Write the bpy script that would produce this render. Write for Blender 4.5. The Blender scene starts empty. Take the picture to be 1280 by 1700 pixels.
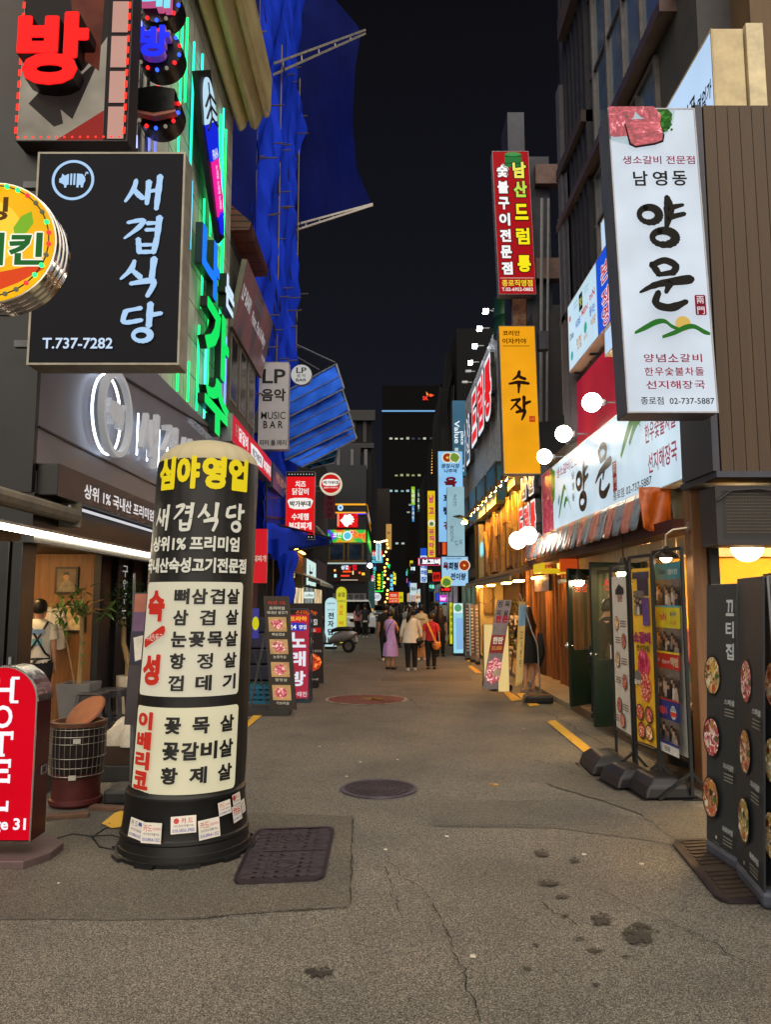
import bpy, bmesh, math, random
from math import sin, cos, pi, radians, atan, tan, sqrt
from mathutils import Vector as V, Matrix
random.seed(7)
SC = bpy.context.scene
COL = SC.collection
# ---------------------------------------------------------------- camera, sky, light, exposure
CAM_H = 1.75; FPX = 1280.0; PITCH = atan(149/1280)
cam = bpy.data.objects.new('camera', bpy.data.cameras.new('camera')); COL.objects.link(cam)
cam.location = (0, 0, CAM_H); cam.rotation_euler = (pi/2 + PITCH, 0, 0)
cam.data.sensor_fit = 'VERTICAL'; cam.data.sensor_height = 24.0; cam.data.lens = 24.0*FPX/1700
cam.data.clip_start = 0.05; cam.data.clip_end = 2000
SC.camera = cam
wd = bpy.data.worlds.new('World'); SC.world = wd; wd.use_nodes = True
wn = wd.node_tree.nodes; wl = wd.node_tree.links; wn.clear()
w_o = wn.new('ShaderNodeOutputWorld'); w_a = wn.new('ShaderNodeAddShader')
w_s = wn.new('ShaderNodeTexSky'); w_s.sky_type = 'NISHITA'; w_s.sun_disc = False
w_s.sun_elevation = radians(-7); w_s.sun_rotation = radians(190)
w_b = wn.new('ShaderNodeBackground'); w_b.inputs[1].default_value = 0.05
w_tc = wn.new('ShaderNodeTexCoord'); w_sx = wn.new('ShaderNodeSeparateXYZ'); w_r = wn.new('ShaderNodeValToRGB')
w_b2 = wn.new('ShaderNodeBackground'); w_b2.inputs[1].default_value = 1.0
wl.new(w_s.outputs[0], w_b.inputs[0]); wl.new(w_tc.outputs['Generated'], w_sx.inputs[0]); wl.new(w_sx.outputs[2], w_r.inputs[0])
w_r.color_ramp.elements[0].position = 0.0; w_r.color_ramp.elements[0].color = (.0075, .0085, .0125, 1)
w_r.color_ramp.elements[1].position = 0.75; w_r.color_ramp.elements[1].color = (.0022, .0020, .0028, 1)
wl.new(w_r.outputs[0], w_b2.inputs[0]); wl.new(w_b.outputs[0], w_a.inputs[0]); wl.new(w_b2.outputs[0], w_a.inputs[1]); wl.new(w_a.outputs[0], w_o.inputs[0])
sun = bpy.data.objects.new('night_glow', bpy.data.lights.new('night_glow', 'SUN')); COL.objects.link(sun)
sun.data.energy = 3.6; sun.data.angle = radians(100); sun.data.color = (1.0, .90, .76)
sun.rotation_euler = (radians(42), radians(3), 0); sun.location = (0, -5, 40)
SC.view_settings.view_transform = 'Standard'; SC.view_settings.look = 'None'
EXPO = 0.55; SC.view_settings.exposure = EXPO; SC.view_settings.gamma = 1.0
SC.cycles.max_bounces = 6; SC.cycles.sample_clamp_indirect = 4.0; SC.cycles.use_denoising = True
SC.cycles.caustics_reflective = False; SC.cycles.caustics_refractive = False

# ---------------------------------------------------------------- measuring: pixel of the photo + a known plane -> metres
_c, _s = cos(PITCH), sin(PITCH)
def ray(u, v):
    x = (u-640)/FPX; y = (850-v)/FPX
    return x, _c - y*_s, _s + y*_c
def W(u, v, Y):
    x, y, z = ray(u, v); t = Y/y; return V((x*t, Y, CAM_H+z*t))
def S(u, v, X):
    x, y, z = ray(u, v); t = X/x; return V((X, y*t, CAM_H+z*t))
def G(u, v, z0=0.0):
    x, y, z = ray(u, v); t = (z0-CAM_H)/z; return V((x*t, y*t, z0))

# ---------------------------------------------------------------- materials
MATS = {}
def lin(h):
    h = h.lstrip('#'); r = [int(h[i:i+2], 16)/255 for i in (0, 2, 4)]
    return [c/12.92 if c <= .04045 else ((c+.055)/1.055)**2.4 for c in r] + [1]
def new_mat(key):
    m = bpy.data.materials.new(key); m.use_nodes = True; MATS[key] = m
    return m, m.node_tree.nodes, m.node_tree.links, m.node_tree.nodes['Principled BSDF']
def ramp(nt, stops):
    r = nt.new('ShaderNodeValToRGB'); e = r.color_ramp.elements
    while len(e) < len(stops): e.new(.5)
    for i, (p, c) in enumerate(stops):
        e[i].position = p; e[i].color = lin(c) if isinstance(c, str) else (list(c)+[1])[:4]
    return r
def D(hexc, rough=.6, metal=0.0, var=.25, scale=6.0, bump=0.0, spec=.4, vscale=None):
    """surface paint with uneven tone (object space noise)"""
    key = f'D{hexc}{rough}{metal}{var}{scale}{bump}{vscale}'
    if key in MATS: return MATS[key]
    m, n, l, b = new_mat(key); c = lin(hexc)
    tc = n.new('ShaderNodeTexCoord'); mp = n.new('ShaderNodeMapping'); l.new(tc.outputs['Object'], mp.inputs[0])
    if vscale: mp.inputs['Scale'].default_value = vscale
    nz = n.new('ShaderNodeTexNoise'); nz.inputs['Scale'].default_value = scale; nz.inputs['Detail'].default_value = 6; nz.inputs['Roughness'].default_value = .65
    l.new(mp.outputs[0], nz.inputs[0])
    lo = [x*(1-var) for x in c[:3]]; hi = [min(1, x*(1+var)) for x in c[:3]]
    r = ramp(n, [(.3, lo), (.7, hi)]); l.new(nz.outputs[0], r.inputs[0]); l.new(r.outputs[0], b.inputs['Base Color'])
    rr = n.new('ShaderNodeMapRange'); rr.inputs['To Min'].default_value = max(0, rough-.12); rr.inputs['To Max'].default_value = min(1, rough+.12)
    l.new(nz.outputs[0], rr.inputs[0]); l.new(rr.outputs[0], b.inputs['Roughness'])
    b.inputs['Metallic'].default_value = metal; b.inputs['Specular IOR Level'].default_value = spec
    if bump:
        bp = n.new('ShaderNodeBump'); bp.inputs['Strength'].default_value = bump; bp.inputs['Distance'].default_value = .01
        l.new(nz.outputs[0], bp.inputs['Height']); l.new(bp.outputs[0], b.inputs['Normal'])
    return m
def E(hexc, s=1.0, var=0.0, scale=1.2, base=None, sample=False):
    """something that gives off light; var: noise put into the emission as hot spots of tubes behind"""
    key = f'E{hexc}{s}{var}{scale}{base}{sample}'
    if key in MATS: return MATS[key]
    if s <= 3: s *= 2**-EXPO
    m, n, l, b = new_mat(key); c = lin(hexc)
    b.inputs['Base Color'].default_value = lin(base) if base else [x*.10 for x in c[:3]]+[1]
    b.inputs['Emission Color'].default_value = c; b.inputs['Emission Strength'].default_value = s; b.inputs['Roughness'].default_value = .35
    b.inputs['Specular IOR Level'].default_value = .06
    if var:
        tc = n.new('ShaderNodeTexCoord'); nz = n.new('ShaderNodeTexNoise'); nz.inputs['Scale'].default_value = scale; nz.inputs['Detail'].default_value = 2
        l.new(tc.outputs['Object'], nz.inputs[0]); mr = n.new('ShaderNodeMapRange')
        mr.inputs['From Min'].default_value = .3; mr.inputs['From Max'].default_value = .7
        mr.inputs['To Min'].default_value = s*(1-var); mr.inputs['To Max'].default_value = s*(1+var)
        l.new(nz.outputs[0], mr.inputs[0]); l.new(mr.outputs[0], b.inputs['Emission Strength'])
    if not sample: m.cycles.emission_sampling = 'NONE'
    return m
def EL(hexc, s=1.0, var=0.0, scale=1.2): return E(hexc, s, var, scale, None, True)
def food(key, stops, scale=30, emit=0.0, kind='VOR', stretch=(1, 1, 1)):
    k = f'F{key}{emit}'
    if k in MATS: return MATS[k]
    m, n, l, b = new_mat(k); tc = n.new('ShaderNodeTexCoord'); mp = n.new('ShaderNodeMapping'); mp.inputs['Scale'].default_value = stretch
    l.new(tc.outputs['Object'], mp.inputs[0])
    nz = n.new('ShaderNodeTexNoise'); nz.inputs['Scale'].default_value = scale*.5; nz.inputs['Detail'].default_value = 8; nz.inputs['Roughness'].default_value = .75
    l.new(mp.outputs[0], nz.inputs[0]); src = nz.outputs[0]
    if kind == 'VOR':
        vo = n.new('ShaderNodeTexVoronoi'); vo.inputs['Scale'].default_value = scale; l.new(mp.outputs[0], vo.inputs['Vector'])
        mx = n.new('ShaderNodeMix'); mx.inputs[0].default_value = .55; l.new(nz.outputs[0], mx.inputs[2])
        sp = n.new('ShaderNodeSeparateColor'); l.new(vo.outputs['Color'], sp.inputs[0]); l.new(sp.outputs[0], mx.inputs[3]); src = mx.outputs[0]
    r = ramp(n, stops); l.new(src, r.inputs[0]); l.new(r.outputs[0], b.inputs['Base Color']); b.inputs['Roughness'].default_value = .35
    if emit:
        l.new(r.outputs[0], b.inputs['Emission Color']); b.inputs['Emission Strength'].default_value = emit; m.cycles.emission_sampling = 'NONE'
    return m
def glass(hexc, rough=.08, alpha=.35):
    key = f'G{hexc}{rough}{alpha}'
    if key in MATS: return MATS[key]
    m, n, l, b = new_mat(key); b.inputs['Base Color'].default_value = lin(hexc); b.inputs['Roughness'].default_value = rough
    b.inputs['Alpha'].default_value = alpha; b.inputs['Specular IOR Level'].default_value = .7
    return m

# ---------------------------------------------------------------- mesh builder
BASE = {}
class MB:
    def __init__(s): s.v = []; s.f = []; s.m = []; s.mi = 0
    def add(s, vs, fs):
        o = len(s.v); s.v += [tuple(x) for x in vs]; s.f += [tuple(i+o for i in f) for f in fs]; s.m += [s.mi]*len(fs); return s
    def quad(s, *p): return s.add(p, [tuple(range(len(p)))])
    def box(s, x0, x1, y0, y1, z0, z1, R=None, c=None):
        vs = [V((x, y, z)) for z in (z0, z1) for x, y in ((x0, y0), (x1, y0), (x1, y1), (x0, y1))]
        if R is not None:
            c = V(c) if c is not None else V(((x0+x1)/2, (y0+y1)/2, (z0+z1)/2)); vs = [R @ (p-c) + c for p in vs]
        return s.add(vs, [(3, 2, 1, 0), (4, 5, 6, 7), (0, 1, 5, 4), (1, 2, 6, 5), (2, 3, 7, 6), (3, 0, 4, 7)])
    def bar(s, p, q, w, h=None):
        """square bar from p to q"""
        p, q = V(p), V(q); h = h or w; d = (q-p).normalized(); up = V((0, 0, 1)) if abs(d.z) < .9 else V((0, 1, 0))
        a = d.cross(up).normalized()*w/2; b = a.cross(d).normalized()*h/2
        vs = [p-a-b, p+a-b, p+a+b, p-a+b, q-a-b, q+a-b, q+a+b, q-a+b]
        return s.add(vs, [(3, 2, 1, 0), (4, 5, 6, 7), (0, 1, 5, 4), (1, 2, 6, 5), (2, 3, 7, 6), (3, 0, 4, 7)])
    def tube(s, pts, r, n=8, cap=True):
        pts = [V(p) for p in pts]; k = len(pts); rs = r if isinstance(r, (list, tuple)) else [r]*k
        ring = []; up0 = None
        for i, p in enumerate(pts):
            d = (pts[min(i+1, k-1)]-pts[max(i-1, 0)]).normalized()
            if up0 is None:
                up0 = V((0, 0, 1)) if abs(d.z) < .9 else V((1, 0, 0))
            a = d.cross(up0).normalized(); b = a.cross(d).normalized(); up0 = b
            ring.append([p+(a*cos(2*pi*j/n)+b*sin(2*pi*j/n))*rs[i] for j in range(n)])
        vs = [q for g in ring for q in g]; fs = []
        for i in range(k-1):
            for j in range(n): fs.append((i*n+j, i*n+(j+1) % n, (i+1)*n+(j+1) % n, (i+1)*n+j))
        if cap: fs += [tuple(range(n-1, -1, -1)), tuple((k-1)*n+j for j in range(n))]
        return s.add(vs, fs)
    def lathe(s, prof, c, n=24, axis='Z', cap=True, sx=1, sy=1, rotz=0):
        """prof: (radius, height) list"""
        vs = []; k = len(prof); c = V(c)
        for r, h in prof:
            for j in range(n):
                a = 2*pi*j/n; x, y = r*cos(a)*sx, r*sin(a)*sy
                if rotz: x, y = x*cos(rotz)-y*sin(rotz), x*sin(rotz)+y*cos(rotz)
                p = V((x, y, h)) if axis == 'Z' else (V((x, -h, y)) if axis == 'Y' else V((h, x, y)))
                vs.append(c+p)
        fs = [(i*n+j, i*n+(j+1) % n, (i+1)*n+(j+1) % n, (i+1)*n+j) for i in range(k-1) for j in range(n)]
        if cap: fs += [tuple(range(n-1, -1, -1)), tuple((k-1)*n+j for j in range(n))]
        return s.add(vs, fs)
    def ball(s, c, r, n=12, sz=1.0, sx=1.0, sy=1.0):
        k = max(6, n//2); prof = [(r*sin(pi*i/k)+1e-5, -r*cos(pi*i/k)*sz) for i in range(k+1)]
        return s.lathe(prof, c, n, cap=False, sx=sx, sy=sy)
    def prism(s, pts, d):
        """flat outline pushed along d"""
        pts = [V(p) for p in pts]; n = len(pts); d = V(d); vs = pts+[p+d for p in pts]
        return s.add(vs, [tuple(range(n-1, -1, -1)), tuple(range(n, 2*n))]+[(i, (i+1) % n, n+(i+1) % n, n+i) for i in range(n)])
    def grid(s, fn, nu, nv):
        vs = [fn(i/nu, j/nv) for j in range(nv+1) for i in range(nu+1)]
        return s.add(vs, [(j*(nu+1)+i, j*(nu+1)+i+1, (j+1)*(nu+1)+i+1, (j+1)*(nu+1)+i) for j in range(nv) for i in range(nu)])
    def build(s, name, mats, parent=None, smooth=False, bevel=0, solid=0, fix=True):
        me = bpy.data.meshes.new(name); b = V(BASE.get(parent.name, (0, 0, 0))) if parent else V((0, 0, 0))
        own = b
        if parent is None and s.v:
            xs, ys, zs = zip(*s.v); own = V(((min(xs)+max(xs))/2, (min(ys)+max(ys))/2, min(zs)))
        me.from_pydata([tuple(V(p)-own) for p in s.v], [], s.f); me.update()
        if fix:
            bm = bmesh.new(); bm.from_mesh(me); bmesh.ops.recalc_face_normals(bm, faces=bm.faces); bm.to_mesh(me); bm.free()
        for m in (mats if isinstance(mats, (list, tuple)) else [mats]): me.materials.append(m)
        if len(me.materials) > 1: me.polygons.foreach_set('material_index', s.m)
        if smooth: me.polygons.foreach_set('use_smooth', [True]*len(me.polygons))
        o = bpy.data.objects.new(name, me); COL.objects.link(o)
        if parent: o.parent = parent
        else: o.location = own
        BASE[o.name] = tuple(own)
        if solid:
            q = o.modifiers.new('solid', 'SOLIDIFY'); q.thickness = solid; q.offset = 0
        if bevel:
            q = o.modifiers.new('bevel', 'BEVEL'); q.width = bevel; q.segments = 2; q.limit_method = 'ANGLE'
        if smooth and not isinstance(smooth, bool):
            me.set_sharp_from_angle(angle=radians(smooth))
        return o
def tag(o, label, cat, group=None):
    o['label'] = label; o['category'] = cat
    if group: o['group'] = group
    return o
def thing(name, label, cat, loc, group=None):
    o = bpy.data.objects.new(name, None); COL.objects.link(o); o.location = loc; o.empty_display_size = .1
    BASE[o.name] = tuple(loc); return tag(o, label, cat, group)
def struct(o, kind='structure'): o['kind'] = kind; return o
def copy_tree(o, loc, label=None, parent=None, rz=None, scale=None):
    c = o.copy(); COL.objects.link(c)
    if parent: c.parent = parent
    else:
        c.location = loc; BASE[c.name] = tuple(loc)
        if rz is not None: c.rotation_euler = (0, 0, rz)
        if scale: c.scale = (scale,)*3
        if label: c['label'] = label
    for ch in o.children: copy_tree(ch, None, None, c)
    return c

# ---------------------------------------------------------------- lettering
GLY = {}; OKB = {}
def _raw(body, bold, extr=False):
    cu = bpy.data.curves.new('t', 'FONT'); cu.body = body; cu.size = 1; cu.offset = bold; cu.resolution_u = 3
    cu.fill_mode = 'BOTH' if extr else 'FRONT'; cu.space_line = 1.1
    if extr: cu.extrude = .5
    o = bpy.data.objects.new('t', cu); me = bpy.data.meshes.new_from_object(o)
    vs = [v.co.copy() for v in me.vertices]; fs = [tuple(p.vertices) for p in me.polygons]; ar = sum(p.area for p in me.polygons) if not extr else 0
    bpy.data.objects.remove(o); bpy.data.curves.remove(cu); bpy.data.meshes.remove(me); return vs, fs, ar
def safe_bold(body, b):
    """largest outline offset at which no character of body loses a piece of its fill"""
    out = b
    for ch in set(body)-set(' '):
        if (ch, b) not in OKB:
            v0, f0, a0 = _raw(ch, 0); t = b; cs = [sum((v0[i] for i in f), V())/len(f) for f in f0 if len(f) == 3]
            def whole(t):
                v1, f1, a1 = _raw(ch, t)
                if a1 < a0*(1+t*9): return False
                tri = [(v1[f[0]], v1[f[k]], v1[f[k+1]]) for f in f1 for k in range(1, len(f)-1)]
                def inside(p):
                    for a, b_, c in tri:
                        d1 = (b_.x-a.x)*(p.y-a.y)-(b_.y-a.y)*(p.x-a.x); d2 = (c.x-b_.x)*(p.y-b_.y)-(c.y-b_.y)*(p.x-b_.x); d3 = (a.x-c.x)*(p.y-c.y)-(a.y-c.y)*(p.x-c.x)
                        if (d1 >= -1e-7 and d2 >= -1e-7 and d3 >= -1e-7) or (d1 <= 1e-7 and d2 <= 1e-7 and d3 <= 1e-7): return True
                    return False
                return all(inside(c) for c in cs)
            while t > .004 and not whole(t): t = t*.6
            OKB[(ch, b)] = t if t > .004 else 0
        out = min(out, OKB[(ch, b)])
    return out
def glyphs(body, bold, extr=False):
    key = (body, bold, extr)
    if key in GLY: return GLY[key]
    if bold > .034:   # heavy face: shifted copies, each a hair in front of the last
        vs0, fs0, a, b, c, d = glyphs(body, .028, extr); e = bold-.026; vs = []; fs = []; n = 9 if e < .04 else 13
        for k in range(n):
            o = len(vs); an = 2*pi*k/(n-1); r = e if k < n-1 else 0
            vs += [V((p.x+r*cos(an), p.y+r*sin(an), p.z*(1+.008*k) if extr else k*1.0)) for p in vs0]; fs += [tuple(i+o for i in f) for f in fs0]
        GLY[key] = (vs, fs, a-e, b+e, c-e, d+e); return GLY[key]
    vs, fs, _ = _raw(body, safe_bold(body, bold) if bold > 0 else 0, extr)
    if not vs: vs = [V((0, 0, 0))]
    xs = [v.x for v in vs]; ys = [v.y for v in vs]
    GLY[key] = (vs, fs, min(xs), max(xs), min(ys), max(ys)); return GLY[key]

def crom(pts, n=5):
    """smooth (x, y, w) polyline"""
    if len(pts) < 3: return [tuple(a+(b-a)*t/n for a, b in zip(pts[0], pts[1])) for t in range(n+1)]
    P = [pts[0]]+list(pts)+[pts[-1]]; out = []
    for i in range(1, len(P)-2):
        for k in range(n):
            t = k/n; out.append(tuple(.5*((2*b)+(c-a)*t+(2*a-5*b+4*c-d)*t*t+(-a+3*b-3*c+d)*t**3) for a, b, c, d in zip(P[i-1], P[i], P[i+1], P[i+2])))
    out.append(tuple(P[-2])); return out
def circ(cx, cy, rx, ry, w): return [(cx+rx*cos(a*pi/8-1.9), cy+ry*sin(a*pi/8-1.9), w*(1+.25*sin(a*pi/8))) for a in range(17)]
BR = {
'새': [[(30,18,6),(25,42,8),(8,74,4)], [(26,42,6),(36,56,9),(46,66,8)], [(58,22,9),(55,80,7)], [(58,48,7),(76,45,6)], [(82,8,9),(79,52,9),(76,94,7)]],
'겹': [[(16,18,6),(48,12,8),(40,30,8),(10,58,4)], [(84,4,10),(80,56,8)], [(58,20,7),(80,19,6)], [(56,37,7),(80,36,6)], [(40,60,8),(43,95,8)], [(80,57,9),(74,95,8)], [(42,76,6),(75,75,6)], [(42,94,7),(75,93,7)]],
'식': [[(34,8,6),(27,30,8),(6,54,4)], [(28,30,6),(38,40,8),(48,50,9)], [(76,2,10),(72,56,8)], [(28,66,7),(76,60,10),(64,98,6)]],
'당': [[(20,18,6),(52,11,7)], [(20,18,8),(17,46,8),(54,41,7)], [(72,0,10),(70,56,9)], [(72,29,8),(96,24,6)], circ(56,79,18,14,8)],
'양': [circ(27,36,19,15,10), [(64,0,8),(66,28,15),(58,64,5)], [(68,22,10),(94,16,5)], [(66,41,10),(96,34,6)], circ(52,82,22,14,11)],
'문': [[(28,10,10),(40,31,9)], [(30,11,8),(52,3,9),(72,14,10),(64,29,9)], [(40,31,6),(64,27,8)], [(2,66,3),(36,50,10),(98,40,13)], [(58,48,11),(50,66,6)], [(36,66,9),(30,88,10),(56,96,12),(86,84,8)]],
'수': [[(54,2,10),(46,22,9),(20,40,4)], [(48,20,8),(62,30,10),(82,36,9)], [(2,58,6),(50,51,10),(98,57,8)], [(50,56,11),(46,99,5)]],
'작': [[(12,14,6),(52,9,8)], [(48,12,8),(8,54,4)], [(32,32,7),(52,52,9)], [(70,-2,10),(68,56,8)], [(70,29,9),(98,19,7)], [(32,66,7),(70,60,11),(56,99,5)]],
}
OWN_PART = ('lettering', 'letter_side', 'letter_outline', 'letter_face', 'dot', 'picture', 'photo', 'dish', 'led', 'bulb', 'pane', 'plate', 'topping', 'bar_neon', 'window_pane', 'window_frame', 'display', 'logo', 'mullion')
class Panel:
    """a flat (or bent) face that carries print: O top left corner, R to the right, U up, w x h metres"""
    def __init__(s, O, R, U, w, h):
        s.O = V(O); s.R = V(R).normalized(); s.U = V(U).normalized(); s.N = s.R.cross(s.U); s.w = w; s.h = h; s.mb = {}; s.layer = 0; s.bend = None; s.step = .0008; s.hold = 0; s.lock = False
    def pt(s, x, y, d=0): return s.bend(x, y, d) if s.bend else s.O+s.R*(x*s.w)-s.U*(y*s.h)+s.N*d
    def get(s, part, mat):
        k = (part+(f'#{s.hold}' if part in OWN_PART and s.hold else ''), mat.name)
        if k not in s.mb: s.mb[k] = (MB(), mat)
        return s.mb[k][0]
    def up(s): s.layer += 1; return .002+s.layer*s.step
    def poly(s, pts, mat, part='graphic'):
        d = s.up()
        if part in OWN_PART and part != 'lettering': s.hold += 1
        if s.bend:
            bm = bmesh.new(); bm.faces.new([bm.verts.new((x, -y, 0)) for x, y in pts]); s._cut(bm, part, mat, d); return
        s.get(part, mat).add([s.pt(x, y, d) for x, y in pts], [tuple(range(len(pts)))])
    def rect(s, x0, y0, x1, y1, mat, part='graphic', r=0):
        if r:
            rx, ry = r/s.w, r/s.h; pts = []
            for cx, cy, a0 in ((x1-rx, y0+ry, -90), (x1-rx, y1-ry, 0), (x0+rx, y1-ry, 90), (x0+rx, y0+ry, 180)):
                pts += [(cx+rx*cos(radians(a0+k*15)), cy+ry*sin(radians(a0+k*15))) for k in range(7)]
        else: pts = [(x0, y0), (x1, y0), (x1, y1), (x0, y1)]
        s.poly(pts, mat, part)
    def frame(s, x0, y0, x1, y1, t, mat, part='graphic'):
        tx, ty = t/s.w, t/s.h
        for a in ((x0, y0, x1, y0+ty), (x0, y1-ty, x1, y1), (x0, y0+ty, x0+tx, y1-ty), (x1-tx, y0+ty, x1, y1-ty)): s.rect(*a, mat, part)
    def disc(s, cx, cy, r, mat, part='graphic', sx=1, sy=1, n=28, wob=0):
        s.poly([(cx+r*sx*(1+random.uniform(-wob, wob))*cos(2*pi*k/n)/s.w, cy+r*sy*(1+random.uniform(-wob, wob))*sin(2*pi*k/n)/s.h) for k in range(n)], mat, part)
    def ring(s, cx, cy, r0, r1, mat, part='graphic', n=36):
        d = s.up(); mb = s.get(part, mat); vs = []
        for r in (r0, r1): vs += [s.pt(cx+r*cos(2*pi*k/n)/s.w, cy+r*sin(2*pi*k/n)/s.h, d) for k in range(n)]
        mb.add(vs, [(k, (k+1) % n, n+(k+1) % n, n+k) for k in range(n)])
    def _cut(s, bm, part, mat, d):
        x = .02
        bmesh.ops.triangulate(bm, faces=bm.faces[:])
        k = 1
        while k*x < 1:
            bmesh.ops.bisect_plane(bm, geom=bm.verts[:]+bm.edges[:]+bm.faces[:], plane_co=(k*x, 0, 0), plane_no=(1, 0, 0)); k += 1
        bm.verts.index_update(); s.get(part, mat).add([s.pt(v.co.x, -v.co.y, d) for v in bm.verts], [tuple(v.index for v in f.verts) for f in bm.faces]); bm.free()
    def text(s, body, cx, cy, w, h, mat, bold=.012, part='lettering', deep=0, shear=0, keep=True, rot=0, base=0):
        """fit body into the box (fractions); keep: do not stretch more than 1.35 in either direction; deep: channel letter"""
        if not s.lock: s.hold += 1
        vs, fs, x0, x1, y0, y1 = glyphs(body, bold, bool(deep))
        fw, fh = w*s.w, h*s.h
        if rot: fw, fh = fh, fw
        kx, ky = fw/max(x1-x0, 1e-4), fh/max(y1-y0, 1e-4)
        if keep: lim = 1.45; kx, ky = min(kx, ky*lim), min(ky, kx*lim)
        d = s.up() if not deep else base; out = []
        for p in vs:
            X = (p.x-(x0+x1)/2)*kx; Y = (p.y-(y0+y1)/2)*ky; X += shear*Y
            if rot: X, Y = Y*rot, -X*rot
            out.append((cx+X/s.w, cy-Y/s.h, d+((p.z+.5)*deep if deep else p.z*.00004)))
        if s.bend:
            for z in sorted(set(q[2] for q in out)):
                bm = bmesh.new(); bv = {i: bm.verts.new((q[0], -q[1], 0)) for i, q in enumerate(out) if q[2] == z}
                for f in fs:
                    if f[0] not in bv: continue
                    try: bm.faces.new([bv[i] for i in f])
                    except ValueError: pass
                s._cut(bm, part, mat, z)
            return
        s.get(part, mat).add([s.pt(*p) for p in out], fs)
    def col(s, chars, cx, y0, y1, w, mat, bold=.012, fill=.82, **k):
        n = len(chars); st = (y1-y0)/n; s.hold += 1; s.lock = True
        for i, c in enumerate(chars):
            if c != ' ': s.text(c, cx, y0+st*(i+.5), w, st*fill, mat, bold, **k)
        s.lock = False
    def row(s, chars, x0, x1, cy, h, mat, bold=.012, fill=.86, **k):
        n = len(chars); st = (x1-x0)/n; s.hold += 1; s.lock = True
        for i, c in enumerate(chars):
            if c != ' ': s.text(c, x0+st*(i+.5), cy, st*fill, h, mat, bold, **k)
        s.lock = False
    def brush(s, ch, cx, cy, w, h, mat, part='lettering', fat=1.0, wscale=None):
        s.hold += 1
        for st in BR[ch]:
            c = crom(st, 6); d = s.up(); mb = s.get(part, mat); L = []; R = []
            for i, (x, y, ww) in enumerate(c):
                a = c[max(i-1, 0)]; b = c[min(i+1, len(c)-1)]; dx, dy = b[0]-a[0], b[1]-a[1]; q = sqrt(dx*dx+dy*dy) or 1
                hw = max(1.2, ww*fat*(.62+.05*sin(i*2.1+x))); L.append((x-dy/q*hw, y+dx/q*hw)); R.append((x+dy/q*hw, y-dx/q*hw))
            def cap(i, sgn):
                x, y, ww = c[i]; a = c[1] if i == 0 else c[-2]; an = math.atan2(y-a[1], x-a[0]); hw = max(1.2, ww*fat*.6)
                return [(x+hw*.8*cos(an+t), y+hw*.8*sin(an+t)) for t in (-1.2, -.4, .4, 1.2)]
            f = lambda p: (cx+(p[0]/100-.5)*w, cy+(p[1]/100-.5)*h)
            if s.bend:
                for i in range(len(L)-1):
                    qd = [f(L[i]), f(L[i+1]), f(R[i+1]), f(R[i])]; s.get(part, mat).add([s.pt(x, y, d) for x, y in qd], [(0, 1, 2, 3)])
                continue
            n = len(L); pts = [s.pt(*f(p), d) for p in L]+[s.pt(*f(p), d) for p in R]
            fs = [(i, i+1, n+i+1, n+i) for i in range(n-1)]
            e0 = [s.pt(*f(p), d) for p in cap(0, 1)]; e1 = [s.pt(*f(p), d) for p in cap(n-1, 1)]
            o = 2*n; mb.add(pts+e0+e1, fs+[(0, n, o, o+1, o+2, o+3), (n-1, 2*n-1, o+4, o+5, o+6, o+7)])
    def done(s, parent):
        for (part, _), (mb, mat) in s.mb.items(): mb.build(part.split('#')[0], mat, parent, fix=False)
        s.mb = {}
def fp(u0, v0, u1, v1, Y):
    a = W(u0, v0, Y); b = W(u1, v1, Y); return Panel(a, (1, 0, 0), (0, 0, 1), b.x-a.x, a.z-b.z)
def lp(X, y0, y1, z1, z0): return Panel((X, y0, z1), (0, 1, 0), (0, 0, 1), y1-y0, z1-z0)
def rp(X, y0, y1, z1, z0): return Panel((X, y1, z1), (0, -1, 0), (0, 0, 1), y1-y0, z1-z0)
def slab(p, depth, inset=0.0):
    """box behind a panel"""
    mb = MB(); i = inset; a = [p.pt(i/p.w, i/p.h, -.001), p.pt(1-i/p.w, i/p.h, -.001), p.pt(1-i/p.w, 1-i/p.h, -.001), p.pt(i/p.w, 1-i/p.h, -.001)]
    return mb.prism(a, -p.N*depth)
def signbox(name, label, cat, p, depth, face, case, rim=.02, group=None, rim_mat=None):
    """light box: cabinet, lit face, rim; the panel prints go on afterwards with p.done(t)"""
    c = p.pt(.5, 1); c = c-p.N*depth/2
    t = thing(name, label, cat, tuple(c), group)
    slab(p, depth).build('cabinet', case, t, bevel=min(.012, depth*.1))
    f = MB(); x, y = rim/p.w, rim/p.h
    f.quad(*[p.pt(a, b, .0012) for a, b in ((x, y), (x, 1-y), (1-x, 1-y), (1-x, y))]); f.build('face', face, t, fix=False)
    if rim:
        r = MB()
        for a in ((0, 0, 1, y), (0, 1-y, 1, 1), (0, y, x, 1-y), (1-x, y, 1, 1-y)):
            r.prism([p.pt(a[0], a[1], -.0005), p.pt(a[2], a[1], -.0005), p.pt(a[2], a[3], -.0005), p.pt(a[0], a[3], -.0005)], p.N*.008)
        r.build('rim', rim_mat or case, t)
    p.layer = 2
    return t
BLK = D('#161617', .5); DARK = D('#26262a', .55); STEEL = D('#8d8f92', .4, .8); CHROME = D('#d8d8da', .14, 1.0, .05); GREY = D('#5a5a5e', .6)
INK = D('#141214', .5, var=.1); WHT = D('#d8d8d2', .5, var=.08)
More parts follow.
